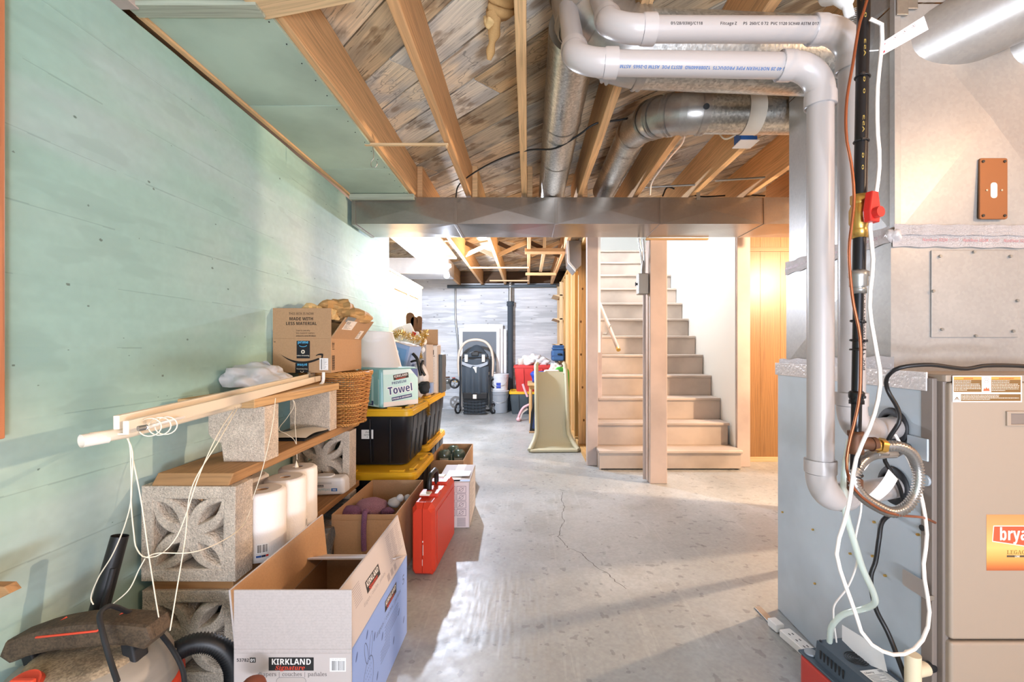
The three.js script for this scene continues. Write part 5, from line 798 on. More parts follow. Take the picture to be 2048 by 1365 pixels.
{
  const t = thing('blind_cord', 'tangle of cream cords hanging from the blinds in long loops', 'cord', [-0.95, 0.25, 1.0]);
  const c = (pts, r = 0.0014) => part(t, 'cord', tube(spline(pts, 60), r, 6), M.cordW);
  c([P(248, 868, 0.98), P(258, 885, 0.98), P(262, 940, 0.99), P(262, 1000, 1.0), P(250, 1050, 1.02), P(225, 1110, 1.05), P(195, 1160, 1.08), P(182, 1200, 1.1), P(187, 1210, 1.1)]);
  c([P(250, 868, 0.98), P(264, 900, 0.98), P(262, 1000, 1.0), P(268, 1070, 1.02), P(272, 1095, 1.03), P(292, 1116, 1.06), P(320, 1110, 1.08), P(350, 1080, 1.1), P(372, 1030, 1.12), P(395, 960, 1.14), P(430, 880, 1.2), P(470, 816, 1.4)]);
  c([P(255, 870, 0.98), P(280, 990, 1.0), P(296, 1100, 1.03), P(310, 1190, 1.06), P(320, 1250, 1.08)]);
  c([P(476, 815, 1.42), P(436, 885, 1.2), P(384, 975, 1.14), P(370, 1080, 1.12), P(352, 1190, 1.08), P(340, 1262, 1.06)]);
  c([P(292, 1116, 1.06), P(310, 1108, 1.07), P(380, 1106, 1.1), P(440, 1085, 1.2), P(490, 1045, 1.4), P(502, 1018, 1.45)]); c([P(290, 1118, 1.06), P(278, 1140, 1.06), P(258, 1180, 1.06), P(222, 1212, 1.06)]);
  c([P(551, 797, 1.62), P(545, 850, 1.56), P(526, 935, 1.52), P(505, 1000, 1.5)]); c([P(545, 790, 1.9), P(580, 795, 1.92), P(588, 810, 1.92), P(575, 835, 1.92), P(558, 860, 1.93), P(572, 868, 1.93), P(588, 880, 1.93), P(594, 895, 1.93)]); c([P(548, 790, 1.9), P(586, 800, 1.92), P(590, 850, 1.93), P(593, 890, 1.93), P(594, 920, 1.93)]);
  part(t, 'tassel', (() => { const a = P(593, 928, 1.93); const g = new THREE.ConeGeometry(0.009, 0.03, 12); g.translate(a.x, a.y, a.z); return boxUV(g); })(), M.cordW);
}
// ---------------------------------------------------------------- wicker basket
{
  const t = thing('wicker_basket', 'woven wicker basket standing under the brown shipping box', 'basket', [-1.03, 0.684, 2.45]);
  const X = -1.045, D = 2.475, hw = 0.125, hd = 0.11, y0 = 0.685, y1 = 0.962, per = (s, y) => { // rounded rectangle, flaring upwards
    const f = 1 + 0.26 * (y - y0) / (y1 - y0), a = s * Math.PI * 2, e = 0.42, cx = Math.cos(a), sx = Math.sin(a); return new THREE.Vector3(X + hw * f * Math.sign(cx) * Math.pow(Math.abs(cx), e), y, -D + hd * f * Math.sign(sx) * Math.pow(Math.abs(sx), e)); };
  const N = 46, rows = 25;
  const norm = (s, y) => { const c = new THREE.Vector3(X, y, -D); return per(s, y).sub(c).normalize(); };
  const weave = [[], []];
  for (let r = 0; r < rows; r++) { const y = lerp(y0 + 0.008, y1 - 0.02, r / (rows - 1)), pts = []; for (let i = 0; i <= N * 4; i++) { const s = i / (N * 4); pts.push(per(s, y).addScaledVector(norm(s, y), 0.0062 * Math.sin(i / 4 * Math.PI + (r % 2) * Math.PI))); } weave[r % 2].push(tube(pts, 0.0042, 5, false)); }
  part(t, 'weave', weave[0], M.wicker[0]).userData.kind = 'stuff'; part(t, 'weave', weave[1], M.wicker[1]).userData.kind = 'stuff';
  const st = []; for (let i = 0; i < N; i++) st.push(tube([per(i / N, y0), per(i / N, (y0 + y1) / 2), per(i / N, y1)], 0.0024, 5)); part(t, 'stakes', st, M.wicker[1]).userData.kind = 'stuff';
  for (const y of [y0 + 0.004, (y0 + y1) / 2 - 0.03, y1 - 0.008, y1]) { const pts = [], q = []; for (let i = 0; i <= 240; i++) { const s = i / 240, n = norm(s, y), a = i * 0.55; pts.push(per(s, y).addScaledVector(n, 0.005 + 0.004 * Math.cos(a)).add(new THREE.Vector3(0, 0.005 * Math.sin(a), 0))); q.push(per(s, y).addScaledVector(n, 0.005 + 0.004 * Math.cos(a + 3.14)).add(new THREE.Vector3(0, 0.005 * Math.sin(a + 3.14), 0))); } part(t, 'braided_rim', [tube(pts, 0.0045, 6, false), tube(q, 0.0045, 6, false)], M.wicker[0]); }
  part(t, 'bottom', bx(X - hw, X + hw, y0, y0 + 0.006, D - hd, D + hd, 0.002), M.wicker[1]);
}
// ---------------------------------------------------------------- cartons
// carton about its bottom centre: w along x, l along z; flaps: {front, back, left, right} = [angle from upright outwards, length]
function carton(t, w, h, l, { out = M.card, inn = M.card, flaps = {}, th = 0.005, bottom = true, sides = {} } = {}) {
  const wall = (name, g, m, lab) => part(t, name, g, m, lab);
  wall('front_panel', cb(w, h, th, 0, h / 2, l / 2 - th / 2, 0.001, 'y'), sides.front ?? out); wall('back_panel', cb(w, h, th, 0, h / 2, -l / 2 + th / 2, 0.001, 'y'), sides.back ?? out);
  wall('side_panel', cb(th, h, l - 2 * th, -w / 2 + th / 2, h / 2, 0, 0.001, 'y'), sides.left ?? out); wall('side_panel', cb(th, h, l - 2 * th, w / 2 - th / 2, h / 2, 0, 0.001, 'y'), sides.right ?? out);
  if (bottom) wall('bottom_panel', cb(w - 2 * th, th, l - 2 * th, 0, th / 2, 0, 0.001), inn);
  wall('liner', [cb(w - 2 * th - 0.002, h - 0.002, 0.001, 0, h / 2, l / 2 - th - 0.001, 0), cb(w - 2 * th - 0.002, h - 0.002, 0.001, 0, h / 2, -l / 2 + th + 0.001, 0), cb(0.001, h - 0.002, l - 2 * th - 0.002, -w / 2 + th + 0.001, h / 2, 0, 0), cb(0.001, h - 0.002, l - 2 * th - 0.002, w / 2 - th - 0.001, h / 2, 0, 0)], inn, 'brown inside of the box');
  for (const [side, [ang, len, m]] of Object.entries(flaps)) {
    const along = side === 'front' || side === 'back' ? w : l - 0.004, g = cb(along, len, th, 0, len / 2, 0, 0.001, 'y'), gi = cb(along - 0.003, len - 0.003, 0.001, 0, len / 2, -th / 2 - 0.0008, 0); for (const q of [g, gi]) { q.rotateX(ang); if (side === 'front') q.translate(0, h, l / 2 - th / 2); if (side === 'back') { q.rotateY(Math.PI); q.translate(0, h, -l / 2 + th / 2); } if (side === 'left') { q.rotateY(-Math.PI / 2); q.translate(-w / 2 + th / 2, h, 0); } if (side === 'right') { q.rotateY(Math.PI / 2); q.translate(w / 2 - th / 2, h, 0); } }
    const f = part(t, 'flap', g, m ?? out); part(f, 'flap_inside', gi, inn);
  }
}
const pl = (w, h, x, y, z, ry = 0, rx = 0) => { const g = new THREE.PlaneGeometry(w, h); g.rotateX(rx); g.rotateY(ry); g.translate(x, y, z); return g; };
const kirk = (x, cx, cy, s) => { x.fillStyle = '#222'; x.fillRect(cx - 150 * s, cy - 44 * s, 300 * s, 88 * s); x.save(); x.translate(cx, cy - 14 * s); x.scale(1.0, 1); txt(x, 'KIRKLAND', 0, 0, 54 * s, '#e8e4e0', 'sans-serif', 'center', 'bold'); x.restore(); txt(x, 'Signature', cx - 10 * s, cy + 26 * s, 40 * s, '#e0452c', 'serif', 'center', 'italic bold'); };
{ // diaper carton in front
  const w = 0.312, h = 0.30, l = 0.545, t = local('diaper_carton', 'open white and blue diaper carton with raised flaps on the floor', 'carton', [-0.621, 0, 1.4625], 0);
  carton(t, w, h, l, { out: M.cardWhite, inn: M.card, flaps: { front: [0.0, 0.157], back: [-1.22, 0.155], left: [0.10, 0.157], right: [-0.22, 0.157] }, sides: { right: M.cardBlue } });
  part(t, 'front_print', pl(w - 0.004, h - 0.01, 0, h / 2 - 0.005, l / 2 + 0.0006), printMat(1024, 960, (x, W, H) => {
    x.fillStyle = '#bdb4b0'; x.fillRect(0, 0, W, H); txt(x, '53782', 20, 58, 40, '#2a2a2a', 'sans-serif', 'left', 'bold'); x.fillStyle = '#2a2a2a'; x.fillRect(136, 36, 52, 44); txt(x, '01', 162, 60, 38, '#fff', 'sans-serif', 'center', 'bold'); kirk(x, 500, 92, 1.32); txt(x, 'diapers | couches | pañales', 510, 182, 46, '#3a3434', 'serif', 'center'); x.fillStyle = '#fff'; x.fillRect(840, 40, 140, 118); txt(x, 'ITM./ART 1481074', 848, 50, 15, '#333'); bars(x, 850, 64, 122, 86, 8);
    x.strokeStyle = '#777'; x.lineWidth = 4; x.fillStyle = '#b8aea8'; x.beginPath(); x.roundRect ? x.roundRect(370, 210, 260, 70, 34) : x.rect(370, 210, 260, 70); x.fill(); x.stroke();
  }));
  const side = printMat(1024, 576, (x, W, H) => { // pale blue side with drawn animals
    x.fillStyle = '#8aa6e0'; x.fillRect(0, 0, W, H); kirk(x, 640, 90, 0.8); txt(x, 'diapers | couches | pañales', 610, 170, 38, '#3f4f74', 'serif', 'center'); txt(x, '5', 930, 130, 90, '#33415f', 'serif', 'center'); x.fillStyle = '#4c6296'; for (const [a, b] of [[60, 80], [210, 60], [330, 150], [470, 240], [120, 300], [820, 300], [700, 420], [380, 420], [940, 430]]) { x.beginPath(); x.ellipse(a, b, 10, 24, 0.5, 0, 7); x.fill(); }
    x.strokeStyle = '#43557f'; x.lineWidth = 5; x.beginPath(); x.ellipse(230, 330, 80, 120, 0.2, 0, 7); x.stroke(); for (const [a, r] of [[200, -0.3], [270, 0.25]]) { x.beginPath(); x.ellipse(a, 160, 22, 72, r, 0, 7); x.stroke(); } x.beginPath(); x.arc(120, 340, 26, 0, 7); x.stroke(); for (let i = 0; i < 18; i++) x.fillRect(190 + (i % 5) * 20, 260 + Math.floor(i / 5) * 34, 5, 8); x.fillStyle = '#5b6f9c'; for (let i = 0; i < 5; i++) x.fillRect(520, 220 + i * 20, 280, 6); for (let i = 0; i < 5; i++) x.fillRect(440, 320 + i * 18, 180, 5);
  });
  part(t, 'side_print', pl(l - 0.004, h - 0.004, w / 2 + 0.0006, h / 2, 0, Math.PI / 2), side);
  const flapP = printMat(1024, 288, (x, W, H) => { x.fillStyle = '#c3bab6'; x.fillRect(0, 0, W, H); kirk(x, 400, 140, 0.75); txt(x, 'diapers | couches | pañales', 400, 200, 28, '#8a8486', 'serif', 'center'); x.fillStyle = '#a29a9a'; for (let c = 0; c < 3; c++) for (let i = 0; i < 14; i++) x.fillRect(700 + c * 100, 30 + i * 13, 84 - (i * 37 % 30), 5); for (let c = 0; c < 3; c++) x.fillRect(600 + c * 70, 230, 46, 40); for (let i = 0; i < 9; i++) x.fillRect(120, 60 + i * 12, 100, 5); });
  const g = new THREE.PlaneGeometry(l - 0.008, 0.153); g.translate(0, 0.0785, 0.0034); g.rotateX(-0.22); g.rotateY(Math.PI / 2); g.translate(w / 2 - 0.0025, h, 0); part(t, 'flap_print', g, flapP);
}
{ // brown carton with a knitted toy
  const t = local('toy_carton', 'open brown carton holding a pink knitted toy', 'carton', [-0.748, 0, 2.325], 0);
  carton(t, 0.295, 0.335, 0.54, { out: M.card, inn: M.card }); part(t, 'flap', (() => { const g = cb(0.13, 0.16, 0.004, -0.07, 0.23, 0.275, 0.001, 'y'); return g; })(), M.card); part(t, 'flap', cb(0.13, 0.155, 0.004, 0.075, 0.235, 0.276, 0.001, 'y'), M.card);
}
{
  const t = thing('knitted_toy', 'pink and mauve knitted toy lying in the brown carton', 'toy', [-0.78, 0.22, 2.3]);
  part(t, 'body', blob(0.075, 0.05, 0.08, -0.79, 0.285, -2.28, 1, 0.08, 4), M.pink); part(t, 'limb', tube(spline([V(-0.755, 0.30, 2.12), V(-0.748, 0.33, 2.10), V(-0.742, 0.345, 2.055), V(-0.742, 0.28, 2.038), V(-0.74, 0.18, 2.036)], 30), 0.012, 10), M.mauve); part(t, 'limb', blob(0.05, 0.035, 0.05, -0.865, 0.29, -2.2, 6, 0.1, 3), M.mauve);
  part(t, 'ear', [blob(0.032, 0.026, 0.03, -0.68, 0.305, -2.30, 3, 0.08, 3), blob(0.02, 0.02, 0.02, -0.655, 0.325, -2.31, 4, 0.05, 3)], M.greyPlush); part(t, 'bow', blob(0.03, 0.015, 0.03, -0.69, 0.29, -2.22, 8, 0.15, 3), M.mauve); part(t, 'ear', blob(0.018, 0.018, 0.02, -0.63, 0.31, -2.36, 9, 0.05, 3), M.greyPlush);
}
{ // shipping carton on the basket
  const w = 0.292, h = 0.172, l = 0.41, t = local('shipping_carton', 'brown shipping carton with printed smile balanced on the wicker basket', 'carton', [-1.128, 0.972, 2.455], 0);
  carton(t, w, h, l, { out: M.card, inn: M.card, flaps: { front: [0.0, 0.152], right: [0.62, 0.13], back: [0.3, 0.13] } });
  const W = w - 0.004; part(t, 'front_print', pl(W, h + 0.148, 0, (h + 0.148) / 2, l / 2 + 0.0008), printMat(1000, 1096, (x, cw, ch) => {
    x.clearRect(0, 0, cw, ch); const k = '#171412'; txt(x, 'THIS BOX IS NOW', 490, 82, 54, k, 'sans-serif', 'center'); txt(x, 'MADE WITH', 490, 170, 74, k, 'sans-serif', 'center', 'bold'); txt(x, 'LESS MATERIAL', 490, 250, 74, k, 'sans-serif', 'center', 'bold'); txt(x, 'Scan to see why', 400, 370, 34, k); txt(x, 'less material matters', 400, 414, 34, k); txt(x, 'amazon.com/thisbox', 400, 462, 34, k, 'sans-serif', 'left', 'bold');
    x.fillStyle = '#15171c'; x.fillRect(410, 548, 230, 300); x.fillRect(388, 930, 230, 166); txt(x, 'prime', 520, 570, 66, '#58b8e6', 'sans-serif', 'center', 'bold'); x.strokeStyle = '#58b8e6'; x.lineWidth = 9; x.beginPath(); x.arc(520, 540, 110, 0.9, 2.2); x.stroke(); x.fillStyle = '#d8cdb8'; x.beginPath(); x.arc(520, 735, 34, 0, 7); x.fill(); x.fillStyle = '#15171c'; x.beginPath(); x.moveTo(508, 715); x.lineTo(542, 735); x.lineTo(508, 755); x.fill(); txt(x, 'video streaming', 520, 800, 28, '#d8cdb8', 'sans-serif', 'center', 'bold');
    x.save(); x.translate(505, 960); x.rotate(Math.PI); txt(x, 'prime', 0, 0, 62, '#58b8e6', 'sans-serif', 'center', 'bold'); x.restore(); x.save(); x.translate(503, 1030); x.rotate(Math.PI); txt(x, 'Free Streaming', 0, 0, 26, '#d8cdb8', 'sans-serif', 'center', 'bold'); x.restore(); x.strokeStyle = '#d8cdb8'; x.lineWidth = 10; x.beginPath(); x.arc(503, 1062, 26, 0, Math.PI); x.stroke();
    x.fillStyle = k; x.beginPath(); x.moveTo(135, 780); x.quadraticCurveTo(440, 985, 790, 840); x.lineTo(812, 862); x.quadraticCurveTo(430, 1050, 135, 780); x.fill(); x.beginPath(); x.moveTo(740, 800); x.quadraticCurveTo(800, 750, 870, 770); x.quadraticCurveTo(878, 820, 845, 868); x.lineTo(830, 860); x.quadraticCurveTo(845, 812, 838, 796); x.quadraticCurveTo(790, 786, 748, 808); x.fill();
    x.fillStyle = '#f0eeec'; x.fillRect(808, 845, 150, 205); bars(x, 830, 860, 24, 180, 3); x.fillStyle = '#777'; const q = rng(9); for (let i = 0; i < 14; i++) x.fillRect(866, 862 + i * 13, 20 + q() * 60, 4); x.fillStyle = '#2a2420'; x.fillRect(14, 560, 30, 10);
  }, { alpha: true, rough: 0.8 }));
  part(t, 'side_print', pl(l - 0.01, h - 0.01, w / 2 + 0.0008, h / 2, 0, Math.PI / 2), printMat(512, 216, (x, cw, ch) => { x.clearRect(0, 0, cw, ch); x.strokeStyle = '#3a2c20'; x.lineWidth = 4; for (const a of [16, 34]) { x.beginPath(); x.moveTo(a, 60); x.lineTo(a, 20); x.lineTo(a - 6, 32); x.moveTo(a, 20); x.lineTo(a + 6, 32); x.stroke(); } x.fillStyle = '#3a2c20'; x.fillRect(8, 64, 36, 4); for (let i = 0; i < 6; i++) { x.strokeRect(10, 110 + i * 16, 34, 14); x.fillRect(14, 114 + i * 16, 24, 5); } }, { alpha: true, rough: 0.8 }));
  const lab = printMat(256, 128, (x, cw, ch) => { x.fillStyle = '#e9e2d8'; x.fillRect(0, 0, cw, ch); bars(x, 20, 16, 90, 40, 7); x.fillStyle = '#77706a'; const q = rng(3); for (let i = 0; i < 6; i++) x.fillRect(20, 66 + i * 9, 60 + q() * 150, 4); }), place = (gw, gh, x, y) => { const g = new THREE.PlaneGeometry(gw, gh); g.translate(x, y, 0.0034); g.rotateX(0.62); g.rotateY(Math.PI / 2); g.translate(w / 2 - 0.0025, h, 0); return g; };
  part(t, 'address_label', place(0.13, 0.055, -0.10, 0.088), lab); part(t, 'address_label', place(0.06, 0.055, 0.12, 0.035), lab); part(t, 'tape_strip', place(0.11, 0.03, -0.135, 0.122), M.zinc);
}
{ // kraft packing paper spilling from the carton
  const t = thing('packing_paper', 'crumpled brown packing paper spilling from the shipping carton', 'paper', [-1.1, 1.2, 2.5]);
  const crumple = (rx, ry, rz, x, y, d, seed, amp, det) => { const g = clean(new THREE.IcosahedronGeometry(1, det)), p = g.attributes.position; for (let i = 0; i < p.count; i++) { const a = p.getX(i), b = p.getY(i), c = p.getZ(i), k = 1 + amp * (fbm(a * 0.3 + 0.5, b * 0.3 + c * 0.37 + 0.5, 8, 8, 3, seed) - 0.5) * 2; p.setXYZ(i, Math.max(x + a * rx * k, -1.275), Math.max(y + b * ry * k, y - ry * 0.5), -d + c * rz * k); } g.computeVertexNormals(); return boxUV(g); };
  part(t, 'sheet', crumple(0.115, 0.085, 0.16, -1.075, 1.285, 2.52, 511, 0.30, 4), M.kraft); part(t, 'sheet', crumple(0.10, 0.055, 0.14, -0.985, 1.262, 2.52, 523, 0.32, 4), M.kraft); part(t, 'wad', crumple(0.07, 0.05, 0.05, -1.13, 1.275, 2.34, 531, 0.4, 3), M.kraftLight); part(t, 'wad', crumple(0.05, 0.04, 0.05, -1.04, 1.262, 2.35, 541, 0.4, 3), M.kraftLight);
}
// ---------------------------------------------------------------- shop vacuum
{
  const x = -1.045, d = 1.075, t = thing('shop_vacuum', 'dusty grey shop vacuum with dark handle and red drum rim', 'vacuum', [x, 0, d]);
  part(t, 'drum', lathe([[0, 0], [0.14, 0], [0.155, 0.03], [0.168, 0.25], [0.17, 0.262], [0, 0.262]], 44, x, 0, d), M.black, 'black drum'); part(t, 'drum_rim', lathe([[0.168, 0.245], [0.180, 0.248], [0.182, 0.268], [0.174, 0.276], [0.165, 0.276]], 44, x, 0, d), M.orange, 'red rim');
  part(t, 'lid', lathe([[0.172, 0.276], [0.173, 0.292], [0.168, 0.296], [0.168, 0.304], [0.164, 0.308], [0.164, 0.316], [0.159, 0.320], [0.157, 0.332], [0.146, 0.350], [0.118, 0.362], [0.10, 0.368], [0.092, 0.374]], 44, x, 0, d), M.vacGrey); part(t, 'motor_cover', boxUV(lathe([[0.118, 0.358], [0.112, 0.372], [0.095, 0.378], [0.05, 0.380], [0, 0.380]], 40, x, 0, d)), M.dust, 'dust covered top');
  part(t, 'handle', (() => { const pr = new THREE.Shape(); pr.moveTo(-0.165, 0.388); pr.lineTo(-0.150, 0.378); pr.lineTo(-0.115, 0.392); pr.lineTo(-0.06, 0.405); pr.lineTo(0.06, 0.418); pr.lineTo(0.12, 0.418); pr.lineTo(0.155, 0.41); pr.lineTo(0.168, 0.425); pr.lineTo(0.160, 0.446); pr.lineTo(0.12, 0.450); pr.quadraticCurveTo(0.0, 0.462, -0.10, 0.432); pr.lineTo(-0.155, 0.412); pr.closePath(); const g = extrude(pr, 0.05, 0.009); g.translate(x, 0, -d - 0.02); return boxUV(g); })(), M.dustDark, 'dark dusty carrying handle');
  part(t, 'handle_foot', bar(V(x - 0.13, 0.39, d), V(x - 0.115, 0.34, d), 0.05, 0.03, 0.006), M.rubber); part(t, 'handle_foot', bar(V(x + 0.10, 0.415, d), V(x + 0.112, 0.35, d), 0.04, 0.03, 0.006), M.rubber);
  part(t, 'handle_stripe', tube([V(x - 0.06, 0.452, d + 0.005), V(x - 0.085, 0.432, d - 0.040), V(x + 0.055, 0.447, d - 0.040), V(x + 0.075, 0.462, d + 0.005)], 0.0026, 8), M.orange);
  part(t, 'power_knob', [(() => { const g = new THREE.CylinderGeometry(0.034, 0.036, 0.012, 24); g.rotateX(0.5); g.translate(x - 0.035, 0.372, -d + 0.115); return boxUV(g); })(), (() => { const g = cb(0.05, 0.018, 0.012, x - 0.028, 0.385, -d + 0.118, 0.004); return g; })()], M.orange, 'red switch knob');
  part(t, 'latch', [cb(0.04, 0.07, 0.02, x + 0.155, 0.275, -d + 0.085, 0.005)], M.red); part(t, 'latch_wire', tube([V(x + 0.14, 0.30, d - 0.105), V(x + 0.145, 0.33, d - 0.105), V(x + 0.175, 0.33, d - 0.07), V(x + 0.18, 0.28, d - 0.07)], 0.003, 6), M.steel);
  part(t, 'cord', tube(spline([P(235, 1365, 0.94), P(220, 1320, 0.96), P(205, 1265, 0.98), P(200, 1228, 1.0), P(215, 1214, 1.02), P(255, 1224, 1.08), P(290, 1238, 1.12), P(315, 1262, 1.12), P(345, 1300, 1.1), P(365, 1340, 1.08), P(370, 1375, 1.06)], 60), 0.0055, 8), M.rubber, 'dusty black power cord'); part(t, 'plug', cyl(P(280, 1232, 1.11), P(298, 1243, 1.12), 0.008, 8), M.steel);
  const hose = Array.from({ length: 240 }, (_, i) => { const a = lerp(-0.9, 2.5, i / 239); return V(-0.90 + 0.085 * Math.cos(a) + 0.015, 0.20 + 0.11 * Math.sin(a), 1.20 + 0.03 * Math.cos(a)); }); part(t, 'hose', tube(hose, u => 0.024 + 0.0022 * Math.sin(u * 240 * 1.2), 14), M.black, 'ribbed black hose');
}
{
  const t = thing('vacuum_wand', 'black plastic vacuum wand leaning on the painted wall', 'vacuum wand', [-1.18, 0.25, 1.2]);
  const a = P(240, 1072, 1.24), b = P(190, 1250, 1.2); part(t, 'tube', tube([a, a.clone().lerp(b, 0.5), b], u => 0.020 + 0.002 * u, 20, false), M.black); part(t, 'rib', tube([a.clone().lerp(b, 0.35).add(new THREE.Vector3(0.016, 0, 0.012)), b.clone().add(new THREE.Vector3(0.018, 0, 0.012))], 0.007, 10), M.rubber); part(t, 'foot', tube([b, V(-1.19, 0.02, 1.16)], 0.0215, 18), M.black);
}
single('brown_ball', 'round brown fuzzy top of a toy in front of the diaper carton', 'toy', (() => { const c = P(494, 1394, 1.06); return blob(0.034, 0.028, 0.03, c.x, c.y, c.z - 0.02, 4, 0.05, 4); })(), mat(0x7a3f28, { rough: 0.8 }));
// ---------------------------------------------------------------- storage totes
function tote(label, x0, x1, y0, y1, d0, d1, body = M.tote, lid = M.toteLid) {
  const w = x1 - x0, l = d1 - d0, h = y1 - y0, t = local('storage_tote', label, 'storage tote', [(x0 + x1) / 2, y0, (d0 + d1) / 2], 0);
  const ring = (ww, ll, r) => { const s = rrect(ww, ll, r).getSpacedPoints(64); return s; }, hb = h - 0.03, lay = [[0, 0.84], [0.01, 0.86], [hb * 0.62, 0.925], [hb * 0.64, 0.94], [hb, 0.96]], pos = [];
  const q = lay.map(([y, f]) => ring(w * f, l * f, 0.05).map(p => new THREE.Vector3(p.x, y, p.y)));
  const tr = []; for (let k = 0; k < q.length - 1; k++) for (let i = 0; i < q[k].length - 1; i++) tr.push([q[k][i], q[k][i + 1], q[k + 1][i + 1]], [q[k][i], q[k + 1][i + 1], q[k + 1][i]]); const c = new THREE.Vector3(0, 0, 0); for (let i = 0; i < q[0].length - 1; i++) tr.push([c, q[0][i], q[0][i + 1]]);
  part(t, 'tub', smooth(tri(tr)), body);
  for (const [ax, n] of [['x', 3], ['z', 3]]) for (let i = 0; i < n; i++) { const f = (i + 0.5) / n - 0.5; if (ax === 'x') part(t, 'rib', bar(new THREE.Vector3(f * w * 0.7, 0.02, l * 0.43), new THREE.Vector3(f * w * 0.74, hb - 0.02, l * 0.478), 0.05, 0.012, 0.004, new THREE.Vector3(1, 0, 0)), body); else part(t, 'rib', bar(new THREE.Vector3(w * 0.43, 0.02, f * l * 0.7), new THREE.Vector3(w * 0.478, hb - 0.02, f * l * 0.74), 0.012, 0.07, 0.004, new THREE.Vector3(0, 0, 1)), body); }
  const s = rrect(w, l, 0.05), inr = rrect(w - 0.07, l - 0.07, 0.04), g = extrude(s, 0.028, 0.003); g.rotateX(-Math.PI / 2); g.translate(0, hb - 0.006, 0); const L = part(t, 'lid', boxUV(g), lid); const hole = new THREE.Shape(rrect(w - 0.01, l - 0.01, 0.048).getPoints(8)); hole.holes.push(new THREE.Path(inr.getPoints(8))); const rim = extrude(hole, 0.012, 0.002); rim.rotateX(-Math.PI / 2); rim.translate(0, hb + 0.022, 0); part(L, 'lid_rim', boxUV(rim), lid);
  for (const i of [-1, 1]) { part(L, 'lid_tab', cb(0.09, 0.02, 0.03, i * w * 0.27, hb + 0.034, l / 2 - 0.045, 0.004), lid); part(L, 'lid_tab', cb(0.03, 0.02, 0.12, w / 2 - 0.045, hb + 0.034, i * l * 0.25, 0.004), lid); part(L, 'lock_hole', cb(0.012, 0.002, 0.018, w / 2 - 0.02, hb + 0.0365, i * l * 0.36, 0), M.black); }
  return t;
}
tote('black tote with yellow lid on the floor under the tote with a paper note', -1.20, -0.665, 0, 0.345, 2.68, 3.21);
{ const t = tote('black tote with yellow lid and a small white note under the towel pack', -1.258, -0.735, 0.347, 0.70, 2.85, 3.36); part(t, 'note', pl(0.075, 0.058, -0.02, 0.20, 0.249), printMat(128, 100, (x, w, h) => { x.fillStyle = '#eceae4'; x.fillRect(0, 0, w, h); txt(x, 'this', 40, 26, 26, '#333', 'serif', 'left', 'italic'); txt(x, 'upside', 24, 54, 26, '#333', 'serif', 'left', 'italic'); txt(x, '4', 56, 80, 22, '#333', 'serif'); })); }
tote('black tote with yellow lid on the floor behind the front tote stack', -1.268, -0.75, 0, 0.345, 3.40, 4.12);
tote('black tote with yellow lid stacked on the rear tote under the tall boxes', -1.268, -0.748, 0.347, 0.70, 3.40, 4.12);
